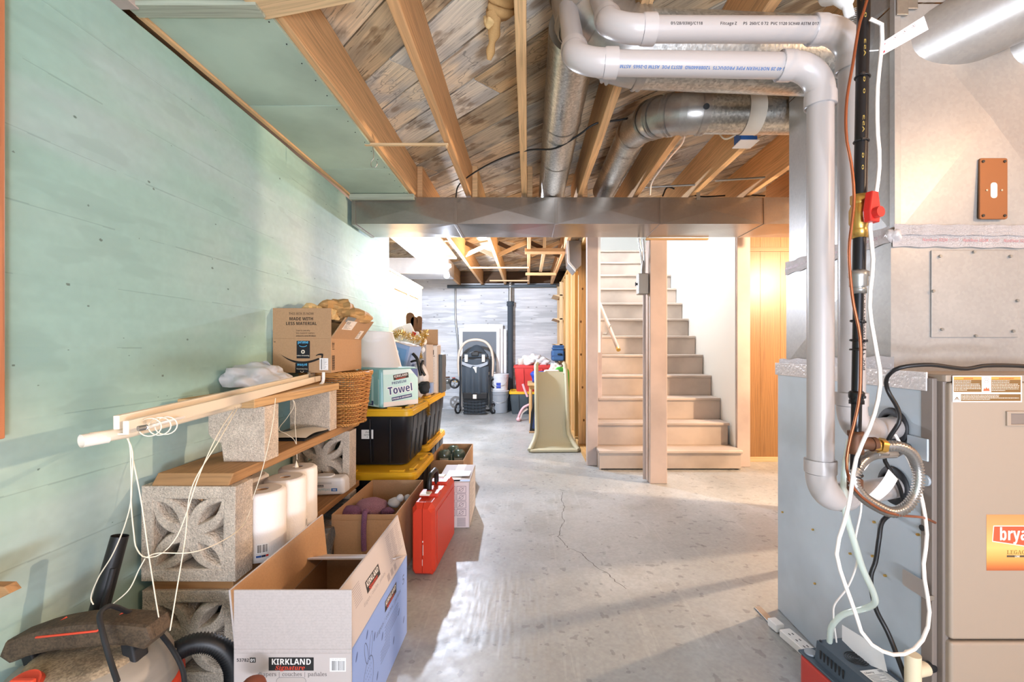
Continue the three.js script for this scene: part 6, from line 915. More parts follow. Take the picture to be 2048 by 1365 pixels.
{ // towel pack
  const t = local('towel_pack', 'aqua plastic pack of paper towels on the front tote', 'paper towels', [-0.955, 0.702, 3.09], -0.72);
  const g = new RoundedBoxGeometry(0.30, 0.265, 0.30, 5, 0.035), p = g.attributes.position; for (let i = 0; i < p.count; i++) { const y = p.getY(i); p.setX(i, p.getX(i) * (1 - 0.10 * (y + 0.13)) + 0.004 * Math.sin(y * 60 + p.getZ(i) * 40)); } g.translate(0, 0.1325, 0); part(t, 'pack', boxUV(clean(g)), M.aqua);
  part(t, 'front_print', sheet((u, v) => new THREE.Vector3(-0.135 + 0.27 * u, 0.012 + 0.24 * v, 0.1515 - 0.004 * Math.abs(Math.sin(u * 9))), 10, 10), printMat(512, 460, (x, w, h) => { x.fillStyle = '#8fd0d0'; x.fillRect(0, 0, w, h); x.fillStyle = '#c9ecea'; x.beginPath(); x.moveTo(0, 400); x.lineTo(260, 60); x.lineTo(512, 120); x.lineTo(512, 460); x.lineTo(0, 460); x.fill(); x.save(); x.translate(180, 170); x.rotate(-0.75); x.fillStyle = '#243a70'; x.fillRect(-170, -45, 330, 90); txt(x, '160', 70, 0, 72, '#fff', 'sans-serif', 'center', 'bold'); txt(x, '2-PLY SHEETS', -100, 0, 24, '#fff', 'sans-serif', 'center', 'bold'); x.restore(); x.fillStyle = '#243a70'; x.fillRect(120, 392, 260, 56); txt(x, '12 | 160', 250, 420, 46, '#fff', 'sans-serif', 'center', 'bold'); }, { rough: 0.3 }));
  part(t, 'side_print', sheet((u, v) => new THREE.Vector3(0.1572 - 0.006 * v, 0.012 + 0.24 * v, 0.132 - 0.264 * u), 10, 10), printMat(512, 460, (x, w, h) => { x.fillStyle = '#c8ece6'; x.fillRect(0, 0, w, h); x.fillStyle = '#efe9e2'; x.fillRect(0, 400, w, 60); x.fillStyle = '#dff4f0'; x.fillRect(0, 0, w, 60); x.save(); x.translate(256, 90); x.rotate(-0.12); kirk(x, 0, 0, 0.75); x.restore(); x.save(); x.rotate(-0.10); txt(x, 'PREMIUM', 210, 185, 46, '#243a70', 'sans-serif', 'center', 'bold'); x.lineWidth = 16; x.strokeStyle = '#f2f6f6'; x.font = 'bold 130px sans-serif'; x.textAlign = 'center'; x.strokeText('Towel', 220, 275); txt(x, 'Towel', 220, 275, 130, '#243a70', 'sans-serif', 'center', 'bold'); x.fillStyle = '#243a70'; x.fillRect(80, 360, 300, 44); txt(x, 'STRONG & ABSORBENT', 230, 382, 26, '#fff', 'sans-serif', 'center', 'bold'); x.restore(); x.fillStyle = '#4a5f92'; x.beginPath(); x.moveTo(400, 0); x.lineTo(512, 0); x.lineTo(512, 120); x.fill(); }, { rough: 0.3 }));
  part(t, 'wrap_fold', [sheet((u, v) => new THREE.Vector3(-0.16 + 0.12 * u, 0.03 + 0.12 * v * (1 - u * 0.8), 0.156 + 0.010 * Math.sin(u * 8 + v * 6)), 12, 8)], M.bag);
}
{
  const t = local('white_lampshade', 'plain white tapered lamp shade resting on the towel pack', 'lamp shade', [-1.03, 0.968, 3.06], 0); t.rotation.z = -0.05;
  part(t, 'shade', (() => { const g = clean(new THREE.CylinderGeometry(0.098, 0.168, 0.232, 48, 1, true)); g.translate(0, 0.122, 0); return g; })(), M.shade); for (const [r, y] of [[0.098, 0.238], [0.168, 0.006]]) part(t, 'trim_ring', (() => { const g = new THREE.TorusGeometry(r, 0.003, 6, 48); g.rotateX(Math.PI / 2); g.translate(0, y, 0); return boxUV(g); })(), M.white); part(t, 'spider', [cyl(new THREE.Vector3(-0.097, 0.225, 0), new THREE.Vector3(0.097, 0.225, 0), 0.002, 6), cyl(new THREE.Vector3(0, 0.225, -0.097), new THREE.Vector3(0, 0.225, 0.097), 0.002, 6)], M.steel);
}
{ // things piled on the rear tote
  const b1 = local('product_box', 'blue and white product box tilted beside the lamp shade', 'box', [-0.98, 0.93, 3.52], -0.35); b1.rotation.z = -0.25; part(b1, 'box', cb(0.16, 0.20, 0.16, 0, 0.10, 0, 0.003), M.cardBlue); part(b1, 'lid_panel', cb(0.15, 0.002, 0.15, 0, 0.202, 0, 0), M.cardWhite); part(b1, 'print', pl(0.12, 0.14, 0, 0.10, 0.082), printMat(128, 128, (x, w, h) => { x.fillStyle = '#6f9acb'; x.fillRect(0, 0, w, h); txt(x, 'O', 40, 40, 50, '#e8eef4', 'sans-serif', 'center', 'bold'); }));
  single('carton', 'plain brown carton on the rear tote under the blue product box', 'box', bx(-1.22, -0.86, 0.702, 0.93, 3.43, 3.66, 0.003), M.card);
  const b2 = local('white_box', 'white box with a bar code under the gold tinsel', 'box', [-0.905, 0.702, 3.78], -0.2); part(b2, 'box', cb(0.18, 0.42, 0.14, 0, 0.21, 0, 0.003), M.cardWhite); part(b2, 'bar_code', pl(0.07, 0.06, 0.03, 0.32, 0.0712), printMat(64, 56, (x, w, h) => { x.fillStyle = '#eee'; x.fillRect(0, 0, w, h); bars(x, 6, 6, 50, 44, 6); }));
  const b3 = local('tall_box', 'tall white printed box standing beside the dark folded case', 'box', [-0.815, 0.702, 3.93], 0); part(b3, 'box', cb(0.085, 0.415, 0.16, 0, 0.2075, 0, 0.003), M.cardWhite); part(b3, 'print', pl(0.08, 0.40, 0, 0.2075, 0.0812), printMat(96, 480, (x, w, h) => { x.fillStyle = '#e9dfd2'; x.fillRect(0, 0, w, h); x.fillStyle = '#4a3428'; x.fillRect(50, 40, 14, 50); x.fillRect(36, 76, 28, 14); x.fillRect(30, 100, 46, 5); x.strokeStyle = '#9a8c7c'; for (let i = 0; i < 7; i++) { x.beginPath(); x.moveTo(34, 210 + i * 30); x.lineTo(76, 204 + i * 30); x.stroke(); } x.beginPath(); x.arc(54, 170, 16, 0, 7); x.stroke(); }));
  const b4 = local('brown_carton', 'open brown carton with a raised flap behind the tall white box', 'carton', [-0.93, 0.702, 4.03], 0); part(b4, 'body', cb(0.28, 0.42, 0.14, 0, 0.21, 0, 0.003), M.card); part(b4, 'flap', cb(0.14, 0.14, 0.004, 0.07, 0.485, 0.06, 0.001), M.card);
  const c = thing('folded_case', 'dark grey hinged plastic case standing on the rear tote', 'case', [-0.77, 0.702, 4.07]); for (const [i, x] of [-0.795, -0.765].entries()) part(c, i ? 'shell' : 'shell', (() => { const s = poly([[-0.12, 0], [0.06, 0], [0.06, 0.06], [0.045, 0.10], [0.045, 0.20], [0.06, 0.24], [0.06, 0.30], [0.045, 0.33], [-0.12, 0.33]]); const g = extrude(s, 0.022, 0.003); g.rotateY(Math.PI / 2); g.translate(x, 0.705, -4.03); return boxUV(g); })(), M.toteGrey);
  const o = thing('ear_ornament', 'white cut-out boards with rounded points and a red tag', 'ornament', [-0.95, 1.1, 3.9]);
  for (const [px, py, d, s] of [[800, 668, 3.86, 1], [815, 664, 3.88, 1.15], [832, 676, 3.85, 0.8]]) { const p = P(px, py, d), sh = new THREE.Shape(); sh.moveTo(-0.09 * s, -0.06); sh.quadraticCurveTo(-0.05 * s, 0.05, 0, 0.065 * s); sh.quadraticCurveTo(0.05 * s, 0.03, 0.10 * s, -0.06); sh.closePath(); const g = extrude(sh, 0.012, 0.003); g.rotateZ(-0.35); g.translate(p.x, p.y, p.z); part(o, 'board', boxUV(g), M.white); } { const p = P(827, 669, 3.82), g = cb(0.035, 0.04, 0.004, 0, 0, 0, 0.001); g.rotateZ(-0.4); g.translate(p.x, p.y, p.z); part(o, 'tag', g, M.red, 'red tag'); } part(o, 'support', bx(-1.05, -0.90, 0.93, 1.17, 3.87, 3.90, 0.003), M.white);
  const w = thing('wooden_paddles', 'three dark rounded wooden boards standing behind the white boards', 'wood boards', [-0.95, 1.1, 4.08]); for (const [px, py, hgt, r] of [[821, 648, 0.20, 0.035], [829, 655, 0.15, 0.03], [839, 652, 0.17, 0.022]]) { const p = P(px, py - 14, 4.08), s = new THREE.Shape(); s.moveTo(-r * 0.7, -hgt); s.lineTo(-r, -r); s.absarc(0, 0, r, Math.PI, 0, true); s.lineTo(r * 0.7, -hgt); s.closePath(); const g = extrude(s, 0.012, 0.003); g.translate(p.x, p.y, p.z); part(w, 'board', boxUV(g, 'y'), M.ratty); } part(w, 'stand', bx(-1.10, -0.93, 0.702, 1.20, 4.09, 4.11, 0.002), M.ratty);
  // gold tinsel garland: hundreds of fine foil strands around a wire
  const path = new THREE.CatmullRomCurve3([P(786, 672, 3.62), P(800, 668, 3.6), P(818, 674, 3.58), P(836, 680, 3.6), P(850, 668, 3.66), P(846, 684, 3.62), P(838, 700, 3.6), P(842, 716, 3.6)]), q = rng(77), st = [[], []];
  for (let i = 0; i < 1500; i++) { const u = q(), p = path.getPoint(u), r = u > 0.6 ? 0.022 : 0.04, dir = new THREE.Vector3(q() - 0.5, q() - 0.5, q() - 0.5).normalize(), e = p.clone().addScaledVector(dir, r * (0.6 + 0.6 * q())), s = new THREE.Vector3(q() - 0.5, q() - 0.5, q() - 0.5).normalize().multiplyScalar(0.0022); st[i % 2].push([p, e.clone().add(s), e.clone().sub(s)]); }
  const tn = thing('tinsel_garland', 'fluffy gold tinsel garland draped over the boxes', 'tinsel', [-0.9, 1.1, 3.6]); part(tn, 'wire', tube(path.getSpacedPoints(60), 0.003, 6), M.gold); part(tn, 'foil_strands', tri(st[0]), M.gold).userData.kind = 'stuff'; part(tn, 'foil_strands', tri(st[1]), mat(0xe6cf8a, { metal: 0.8, rough: 0.25 })).userData.kind = 'stuff';
  const t2 = thing('tinsel_scrap', 'short scrap of gold tinsel hanging off the tote lid', 'tinsel', [-0.75, 0.6, 3.36]); const s2 = []; for (let i = 0; i < 260; i++) { const p = V(-0.742 + (q() - 0.5) * 0.006, 0.60 + q() * 0.09, 3.34), e = p.clone().add(new THREE.Vector3(q() - 0.3, q() - 0.5, q() - 0.3).multiplyScalar(0.03)), s = new THREE.Vector3(0.0015, 0.0015, 0); s2.push([p, e.clone().add(s), e.clone().sub(s)]); } part(t2, 'foil_strands', tri(s2), M.gold).userData.kind = 'stuff';
  for (const [px, py, r, l] of [[845, 684, 0.036, 'round white ornament hanging above another in the tinsel'], [846, 700, 0.034, 'round white ornament with gold cap below another in the tinsel']]) { const p = P(px, py, 3.72), t = thing('ornament_ball', l, 'ornament', [p.x, p.y - r, 3.72], 'white ball ornaments'); part(t, 'ball', (() => { const g = clean(new THREE.SphereGeometry(r, 24, 16)); g.translate(p.x, p.y, p.z); return g; })(), M.white); part(t, 'cap', cyl(p.clone().add(new THREE.Vector3(0.01, -r * 0.95, 0.01)), p.clone().add(new THREE.Vector3(0.012, -r * 1.2, 0.012)), 0.01, 10), M.gold); }
  const rb = thing('ribbon_bag', 'white gift bag tied with a black ribbon bow', 'gift bag', [-0.82, 0.70, 3.48]); part(rb, 'bag', (() => { const g = blob(0.07, 0.14, 0.06, -0.845, 0.84, -3.50, 6, 0.12, 4), p = g.attributes.position; for (let i = 0; i < p.count; i++) p.setY(i, Math.max(p.getY(i), 0.703)); return smooth(g); })(), M.bag);
  part(rb, 'ribbon', [tube(spline([P(826, 708, 3.44), P(834, 718, 3.42), P(838, 735, 3.41), P(842, 752, 3.41)], 20), 0.012, 8), tube(spline([P(846, 722, 3.44), P(842, 735, 3.41), P(850, 752, 3.41)], 16), 0.011, 8), tube(spline([P(822, 724, 3.44), P(832, 722, 3.42), P(840, 728, 3.42)], 16), 0.008, 8)], M.black); single('black_glove', 'soft black cloth pouch hanging at the tote lid edge', 'pouch', blob(0.045, 0.048, 0.03, P(850, 778, 3.42).x, P(850, 778, 3.42).y + 0.01, -3.40, 5, 0.16, 4), M.dfab); single('blue_patch_box', 'small blue box showing under the gift bag', 'box', bx(-0.80, -0.75, 0.74, 0.82, 3.52, 3.60, 0.003), M.cardBlue);
}
// ---------------------------------------------------------------- boxes and tool case on the floor beside the totes
{
  const t = local('bottle_carton', 'open brown carton with green bottles on the floor by the totes', 'carton', [-0.59, 0, 3.52], 0); carton(t, 0.26, 0.285, 0.56, { out: M.card, inn: M.card });
  for (const [i, [x, d]] of [[-0.655, 3.55], [-0.545, 3.56], [-0.61, 3.70]].entries()) { const b = local('green_bottle', ['dark green plastic bottle lying in the carton corner by the tote', 'dark green plastic bottle with pale label in the carton', 'green bottle at the back of the brown carton'][i], 'bottle', [x, 0.02, d], i, 'green bottles in the carton'); part(b, 'body', lathe([[0, 0], [0.048, 0], [0.05, 0.01], [0.05, 0.22], [0.044, 0.255], [0.02, 0.268], [0, 0.27]], 24), M.bottle); part(b, 'label', (() => { const g = clean(new THREE.CylinderGeometry(0.0506, 0.0506, 0.06, 24, 1, true, -0.6, 1.4)); g.rotateY(-i); g.translate(0, 0.185, 0); return g; })(), M.offwhite); part(b, 'film', lathe([[0.052, 0.20], [0.05, 0.25], [0.03, 0.275]], 20), M.glass); }
}
{
  const w = 0.20, h = 0.282, l = 0.40, t = local('printed_box', 'closed white box with line drawings beside the red tool case', 'box', [-0.458, 0, 2.935], 0.03);
  part(t, 'box', cb(w, h, l, 0, h / 2, 0, 0.003), M.cardWhite); part(t, 'top_tape', [cb(w * 0.3, 0.001, l, 0.01, h + 0.0005, 0, 0)], M.paper); part(t, 'torn_paper', sheet((u, v) => new THREE.Vector3(lerp(-0.06, 0.09, u), h + 0.002 + 0.01 * u * v, lerp(-0.05, 0.1, v) + 0.02 * u), 6, 6), M.white); part(t, 'top_border', cb(w, 0.0012, 0.03, 0, h + 0.0004, l / 2 - 0.02, 0), M.cardBlue);
  part(t, 'front_print', pl(w - 0.01, h - 0.01, 0, h / 2, l / 2 + 0.0008), printMat(256, 360, (x, W, H) => { x.fillStyle = '#ddd4d6'; x.fillRect(0, 0, W, H); x.strokeStyle = '#6a6470'; x.lineWidth = 3; for (let i = 0; i < 4; i++) for (let j = 0; j < 2; j++) { x.strokeRect(70 + j * 88, 30 + i * 62, 74, 52); x.beginPath(); x.arc(106 + j * 88, 56 + i * 62, 16, 0, 7); x.stroke(); x.beginPath(); x.moveTo(80 + j * 88, 72 + i * 62); x.lineTo(130 + j * 88, 40 + i * 62); x.stroke(); } x.fillStyle = '#8a848c'; for (let i = 0; i < 12; i++) x.fillRect(160, 284 + i * 6, 70, 3); txt(x, 'CE', 90, 320, 30, '#55505a', 'sans-serif', 'left', 'bold'); }));
  part(t, 'side_print', pl(l - 0.02, h - 0.02, w / 2 + 0.0008, h / 2, 0, Math.PI / 2), printMat(256, 180, (x, W, H) => { x.fillStyle = '#e3d8cc'; x.fillRect(0, 0, W, H); x.fillStyle = '#a89c90'; for (let i = 0; i < 10; i++) x.fillRect(20, 20 + i * 14, 60 + (i * 53 % 110), 4); }));
}
{ // red tool case standing on edge
  const L = 0.50, H = 0.355, W = 0.112, t = local('tool_case', 'tall red plastic tool case with black handle standing on the floor', 'tool case', [-0.492, 0, 2.40], -0.045);
  // profile across the thickness (x, y) with cut corners, extruded along the length, its ends cut back
  const half = sx => { const pr = [[0.001, 0], [W / 2 - 0.014, 0], [W / 2, 0.018], [W / 2, H - 0.035], [W / 2 - 0.018, H - 0.006], [0.001, H - 0.006]].map(([a, b]) => [a * sx, b]); const g = extrude(poly(pr), L - 0.06, 0.0); g.translate(0, 0, -(L - 0.06) / 2); const p = g.attributes.position; const ex = extrude(poly([[0.001, 0.02], [W / 2 - 0.022, 0.02], [W / 2 - 0.012, 0.04], [W / 2 - 0.012, H - 0.05], [W / 2 - 0.03, H - 0.03], [0.001, H - 0.03]].map(([a, b]) => [a * sx, b])), L, 0); ex.translate(0, 0, -L / 2); return [boxUV(g), boxUV(ex)]; };
  // ends: bevel wedges between core and main body
  const hull = sx => { const a = [[0.001, 0.0], [W / 2 - 0.014, 0], [W / 2, 0.018], [W / 2, H - 0.035], [W / 2 - 0.018, H - 0.006], [0.001, H - 0.006]], b = [[0.001, 0.02], [W / 2 - 0.022, 0.02], [W / 2 - 0.012, 0.04], [W / 2 - 0.012, H - 0.05], [W / 2 - 0.03, H - 0.03], [0.001, H - 0.03]], o = []; for (const e of [-1, 1]) for (let i = 0; i < 6; i++) { const j = (i + 1) % 6, A = new THREE.Vector3(a[i][0] * sx, a[i][1], e * (L / 2 - 0.03)), B = new THREE.Vector3(a[j][0] * sx, a[j][1], e * (L / 2 - 0.03)), C = new THREE.Vector3(b[j][0] * sx, b[j][1], e * L / 2), D = new THREE.Vector3(b[i][0] * sx, b[i][1], e * L / 2); o.push([A, B, C], [A, C, D]); } return tri(o); };
  part(t, 'shell', [...half(1), hull(1)], M.redTool); part(t, 'shell', [...half(-1), hull(-1)], M.redTool); part(t, 'side_panel', [cb(0.004, H - 0.10, L - 0.12, W / 2 + 0.001, H / 2 - 0.01, 0, 0.002)], M.redTool); part(t, 'corner_band', [cb(W * 0.8, 0.004, 0.012, 0, H - 0.11, L / 2 - 0.006, 0.001), cb(W * 0.8, 0.004, 0.012, 0, 0.09, L / 2 - 0.006, 0.001)], M.redTool);
  for (const z of [0.10, -0.10]) { part(t, 'handle_cup', [cb(W * 0.9, 0.022, 0.075, 0, H - 0.002, z, 0.008)], M.redTool); part(t, 'latch', [cb(0.05, 0.008, 0.05, -0.01, H + 0.013, z + (z > 0 ? 0.05 : -0.06), 0.002)], M.offwhite, 'pale latch label'); }
  const hd = part(t, 'handle', [tube(spline([new THREE.Vector3(-0.012, H - 0.01, 0.075), new THREE.Vector3(-0.012, H + 0.05, 0.07), new THREE.Vector3(-0.012, H + 0.076, 0.05), new THREE.Vector3(-0.012, H + 0.08, 0), new THREE.Vector3(-0.012, H + 0.076, -0.05), new THREE.Vector3(-0.012, H + 0.05, -0.07), new THREE.Vector3(-0.012, H - 0.01, -0.075)], 40), 0.013, 14)], M.black, 'black moulded handle');
  part(t, 'scuff', [cb(0.002, 0.05, 0.0012, 0.004, 0.13, L / 2 + 0.0008, 0), cb(0.0016, 0.03, 0.0012, 0.001, 0.07, L / 2 + 0.0008, 0), cb(0.004, 0.008, 0.0012, 0.003, 0.17, L / 2 + 0.0008, 0)], M.white);
}
// ---------------------------------------------------------------- far end of the cellar
{
  const X = -0.858, D = 7.45, t = thing('folded_stroller', 'folded dark stroller with beige hoop standing against window frames', 'stroller', [X, 0, D]);
  const v = (x, y, d = D) => V(X + x, y, d);
  part(t, 'hoop', tube(spline([v(-0.27, 0.62), v(-0.285, 0.85), v(-0.26, 1.05), v(-0.17, 1.18), v(0, 1.225), v(0.17, 1.18), v(0.26, 1.05), v(0.285, 0.85), v(0.27, 0.62)], 50), 0.022, 12), M.beigeTube, 'beige hoop'); part(t, 'canopy', sheet((u, w) => v((u - 0.5) * 0.46, 0.92 + 0.24 * Math.sin(Math.PI * u) * (0.5 + 0.5 * w) - 0.02 * w, D + 0.05 + 0.10 * w), 16, 8), M.denim);
  part(t, 'tray', [bx(X - 0.20, X + 0.20, 0.93, 1.0, D - 0.09, D + 0.02, 0.02)], M.denim); part(t, 'handle_grip', [bx(X - 0.06, X + 0.06, 0.955, 1.02, D - 0.11, D - 0.08, 0.015)], M.black);
  part(t, 'seat', sheet((u, w) => v((u - 0.5) * 0.44, lerp(0.34, 0.90, w), D - 0.05 - 0.05 * Math.sin(Math.PI * u) + 0.018 * Math.sin(u * 26) * (1 - w) - 0.05 * Math.sin(w * 3.1)), 48, 16), M.denim, 'quilted dark seat'); part(t, 'seat_band', sheet((u, w) => v((u - 0.5) * 0.42, 0.82 + 0.05 * w - 0.06 * Math.sin(Math.PI * u), D - 0.13), 16, 3), M.grey);
  for (const x of [-0.14, 0.14]) part(t, 'strap', bx(X + x - 0.025, X + x + 0.025, 0.86, 0.98, D - 0.13, D - 0.115, 0.004), M.offwhite); part(t, 'buckle', [bx(X - 0.03, X + 0.03, 0.68, 0.78, D - 0.14, D - 0.125, 0.004)], M.offwhite); part(t, 'buckle', [bx(X - 0.03, X + 0.03, 0.26, 0.33, D - 0.14, D - 0.125, 0.004)], M.offwhite);
  for (const s of [-1, 1]) { part(t, 'frame_tube', tube(spline([v(s * 0.25, 0.08, D - 0.05), v(s * 0.245, 0.5, D - 0.06), v(s * 0.26, 0.95, D)], 16), 0.016, 10), M.dfab); part(t, 'frame_tube', tube([v(s * 0.21, 0.10, D + 0.05), v(s * 0.22, 0.6, D - 0.03)], 0.013, 8), M.zinc); }
  const wheel = (x, y, d, r, s) => { const c = v(x, y, d), g = new THREE.TorusGeometry(r - 0.014, 0.016, 8, 28); g.rotateY(s); g.translate(c.x, c.y, c.z); const w = part(t, 'wheel', boxUV(g), M.black); const hb = []; for (let k = 0; k < 5; k++) { const a = k * 1.2566; hb.push(bar(c.clone(), c.clone().add(new THREE.Vector3(Math.cos(a) * Math.cos(s) * (r - 0.02), Math.sin(a) * (r - 0.02), -Math.sin(s) * Math.cos(a) * (r - 0.02))), 0.02, 0.012, 0.002, new THREE.Vector3(Math.sin(s), 0, Math.cos(s)))); } part(w, 'spokes', hb, M.grey); };
  wheel(-0.35, 0.50, D, 0.085, 0); wheel(0.31, 0.50, D + 0.05, 0.085, 0.5); wheel(-0.29, 0.09, D - 0.02, 0.09, 1.15); wheel(0.29, 0.09, D - 0.02, 0.09, 1.15);
  for (let i = 0; i < 5; i++) part(t, 'basket_bar', tube(spline([v(-0.19, 0.03 + i * 0.05, D - 0.10), v(-0.17, 0.03 + i * 0.05, D - 0.16), v(0.17, 0.03 + i * 0.05, D - 0.16), v(0.19, 0.03 + i * 0.05, D - 0.10)], 20), 0.007, 6), M.dfab); for (let i = 0; i < 7; i++) part(t, 'basket_bar', cyl(v(-0.17 + i * 0.0567, 0.02, D - 0.16), v(-0.17 + i * 0.0567, 0.24, D - 0.16), 0.005, 6), M.dfab); part(t, 'basket_net', bx(X - 0.18, X + 0.18, 0.03, 0.23, D - 0.15, D - 0.14, 0.002), M.denim); part(t, 'footrest', bx(X - 0.2, X + 0.2, 0.25, 0.36, D - 0.10, D - 0.06, 0.01), M.black);
}
for (const [x0, x1, y1, d, l] of [[-1.185, -0.48, 1.435, 7.80, 'front white window frame with dark pane behind the stroller'], [-1.11, -0.43, 1.505, 7.86, 'taller white window frame behind the front frame'], [-0.95, -0.37, 1.42, 7.92, 'rear white window frame beside the black drain pipe']]) {
  const t = thing('window_frame', l, 'window frame', [(x0 + x1) / 2, 0.0, d], 'white window frames leaning on the far wall'), a = (p, q, r, s) => bx(p, q, r, s, d, d + 0.03, 0.004); part(t, 'stile', a(x0, x0 + 0.06, 0.02, y1), M.white); part(t, 'stile', a(x1 - 0.06, x1, 0.02, y1), M.white); part(t, 'rail', a(x0 + 0.06, x1 - 0.06, y1 - 0.065, y1), M.white); part(t, 'rail', a(x0 + 0.06, x1 - 0.06, 0.02, 0.09), M.white); part(t, 'rail', a(x0 + 0.06, x1 - 0.06, 0.62, 0.67), M.white); part(t, 'pane', bx(x0 + 0.06, x1 - 0.06, 0.09, y1 - 0.065, d + 0.012, d + 0.016, 0), M.screen, 'dark insect screen pane');
}
function bucket(label, x, y, d, h, m, extra) { const t = thing('bucket', label, 'bucket', [x, y, d], 'stacked plastic buckets'); part(t, 'tub', lathe([[0, 0], [0.132, 0], [0.138, 0.01], [0.15, h - 0.06], [0.155, h - 0.06], [0.155, h - 0.05], [0.151, h - 0.045], [0.157, h - 0.04], [0.157, h - 0.02], [0.152, h - 0.015], [0.16, h - 0.01], [0.16, h], [0.14, h]], 32, x, y, d), m); part(t, 'lid', lathe([[0.16, h], [0.158, h + 0.008], [0.12, h + 0.01], [0, h + 0.008]], 32, x, y, d), M.bucketW); part(t, 'bail', (() => { const g = new THREE.TorusGeometry(0.15, 0.003, 6, 30, Math.PI); g.rotateX(2.6); g.translate(x, y + h - 0.06, -d + 0.07); return boxUV(g); })(), M.steel); if (extra) part(t, 'label', (() => { const g = clean(new THREE.CylinderGeometry(0.151, 0.149, 0.09, 16, 1, true, -0.3, 0.5)); g.translate(x, y + 0.09, -d); return g; })(), M.blueBag, 'blue printed label'); }
bucket('grey plastic bucket on the floor at the bottom of the stack', -0.473, 0, 7.6, 0.365, M.grey); bucket('white plastic bucket with blue label on top of the grey one', -0.473, 0.376, 7.6, 0.27, M.bucketW, true);
{
  const t = thing('drain_pipe', 'upright black cast iron drain pipe on the far wall', 'pipe', [-0.30, 0, 7.88]); part(t, 'lower_pipe', cyl(V(-0.30, 0, 7.88), V(-0.30, 1.85, 7.88), 0.05, 20), M.denim); part(t, 'upper_pipe', cyl(V(-0.30, 1.85, 7.88), V(-0.30, 2.25, 7.88), 0.036, 18), M.zinc); part(t, 'coupling', lathe([[0.036, -0.04], [0.062, -0.03], [0.066, 0.0], [0.058, 0.02], [0.066, 0.03], [0.062, 0.05], [0.04, 0.055]], 22, -0.30, 1.85, 7.88), M.denim); part(t, 'coupling', lathe([[0.036, -0.03], [0.05, -0.02], [0.05, 0.02], [0.036, 0.03]], 20, -0.30, 2.18, 7.88), M.zinc);
  wire('conduit', 'thin grey conduit bending down the far wall', 'conduit', [V(-1.275, 2.2, 7.95), V(-1.27, 1.6, 7.95), V(-1.235, 1.25, 7.95), V(-1.22, 1.0, 7.95), V(-1.22, 0.75, 7.95)], 0.018, M.zinc); wire('header_pipe', 'long dark pipe running along the top of the far wall', 'pipe', [V(-1.4, 2.16, 7.86), V(-0.6, 2.165, 7.86), V(0.5, 2.175, 7.86)], 0.03, M.toteGrey);
  const s = thing('water_meter', 'small brass water meter and valve low on the far wall', 'water meter', [-1.32, 0.45, 7.9]); part(s, 'meter', lathe([[0, 0], [0.06, 0], [0.065, 0.05], [0.05, 0.08], [0, 0.085]], 20, -1.40, 0.47, 7.85), M.zinc); part(s, 'pipe', cyl(V(-1.5, 0.50, 7.85), V(-1.22, 0.50, 7.85), 0.016, 12), M.brass); part(s, 'valve_handle', lathe([[0, 0], [0.03, 0], [0.03, 0.012], [0, 0.014]], 14, -1.29, 0.56, 7.85), M.orange); part(s, 'meter_cap', lathe([[0, 0], [0.045, 0], [0.045, 0.02], [0, 0.02]], 16, -1.40, 0.565, 7.85), M.rust);
}
{ const t = tote('dark grey tote with yellow lid under the red tote', -0.30, 0.30, 0, 0.37, 7.35, 7.80, M.toteGrey); t.userData.label = 'dark grey tote with yellow lid under the red tote'; tote('red storage tote heaped with white cloths by the far wall', -0.225, 0.40, 0.372, 0.80, 7.32, 7.74, M.toteRed, M.toteRed);
  const c = thing('cloth_heap', 'heap of crumpled white cloths on the red tote', 'cloths', [0.1, 0.80, 7.5]); for (const [i, [x, y, r]] of [[0.02, 0.87, 0.15], [0.22, 0.86, 0.13], [0.12, 0.92, 0.11]].entries()) part(c, 'cloth', (() => { const g = blob(r, r * 0.6, r, x, y, -7.5, i * 3, 0.22, 4, 1.6), p = g.attributes.position; for (let k = 0; k < p.count; k++) p.setY(k, Math.max(p.getY(k), 0.802)); return smooth(g); })(), M.white); part(c, 'paper_cup', lathe([[0, 0], [0.05, 0.0], [0.055, 0.10], [0.045, 0.10]], 18, -0.11, 0.81, 7.42), M.offwhite); }
{
  const t = thing('kids_table', 'small pale wooden table beside the plastic slide', 'table', [0.25, 0, 6.8]); part(t, 'top', bx(0.0, 0.33, 0.545, 0.575, 6.45, 7.05, 0.008), M.fir); for (const [x, d] of [[0.045, 6.52], [0.29, 6.52], [0.045, 6.98], [0.29, 6.98]]) part(t, 'leg', cyl(V(x, 0, d), V(x, 0.545, d), 0.024, 16), M.fir); part(t, 'apron', [bx(0.045, 0.29, 0.49, 0.545, 6.50, 6.52, 0.002), bx(0.03, 0.05, 0.49, 0.545, 6.52, 6.98, 0.002)], M.fir);
  single('blue_bag', 'blue woven bag lying on the small wooden table', 'bag', (() => { const g = blob(0.13, 0.09, 0.12, 0.18, 0.66, -6.7, 5, 0.18, 4, 1.3), p = g.attributes.position; for (let i = 0; i < p.count; i++) p.setY(i, Math.max(p.getY(i), 0.577)); return smooth(g); })(), M.blueBag);
}
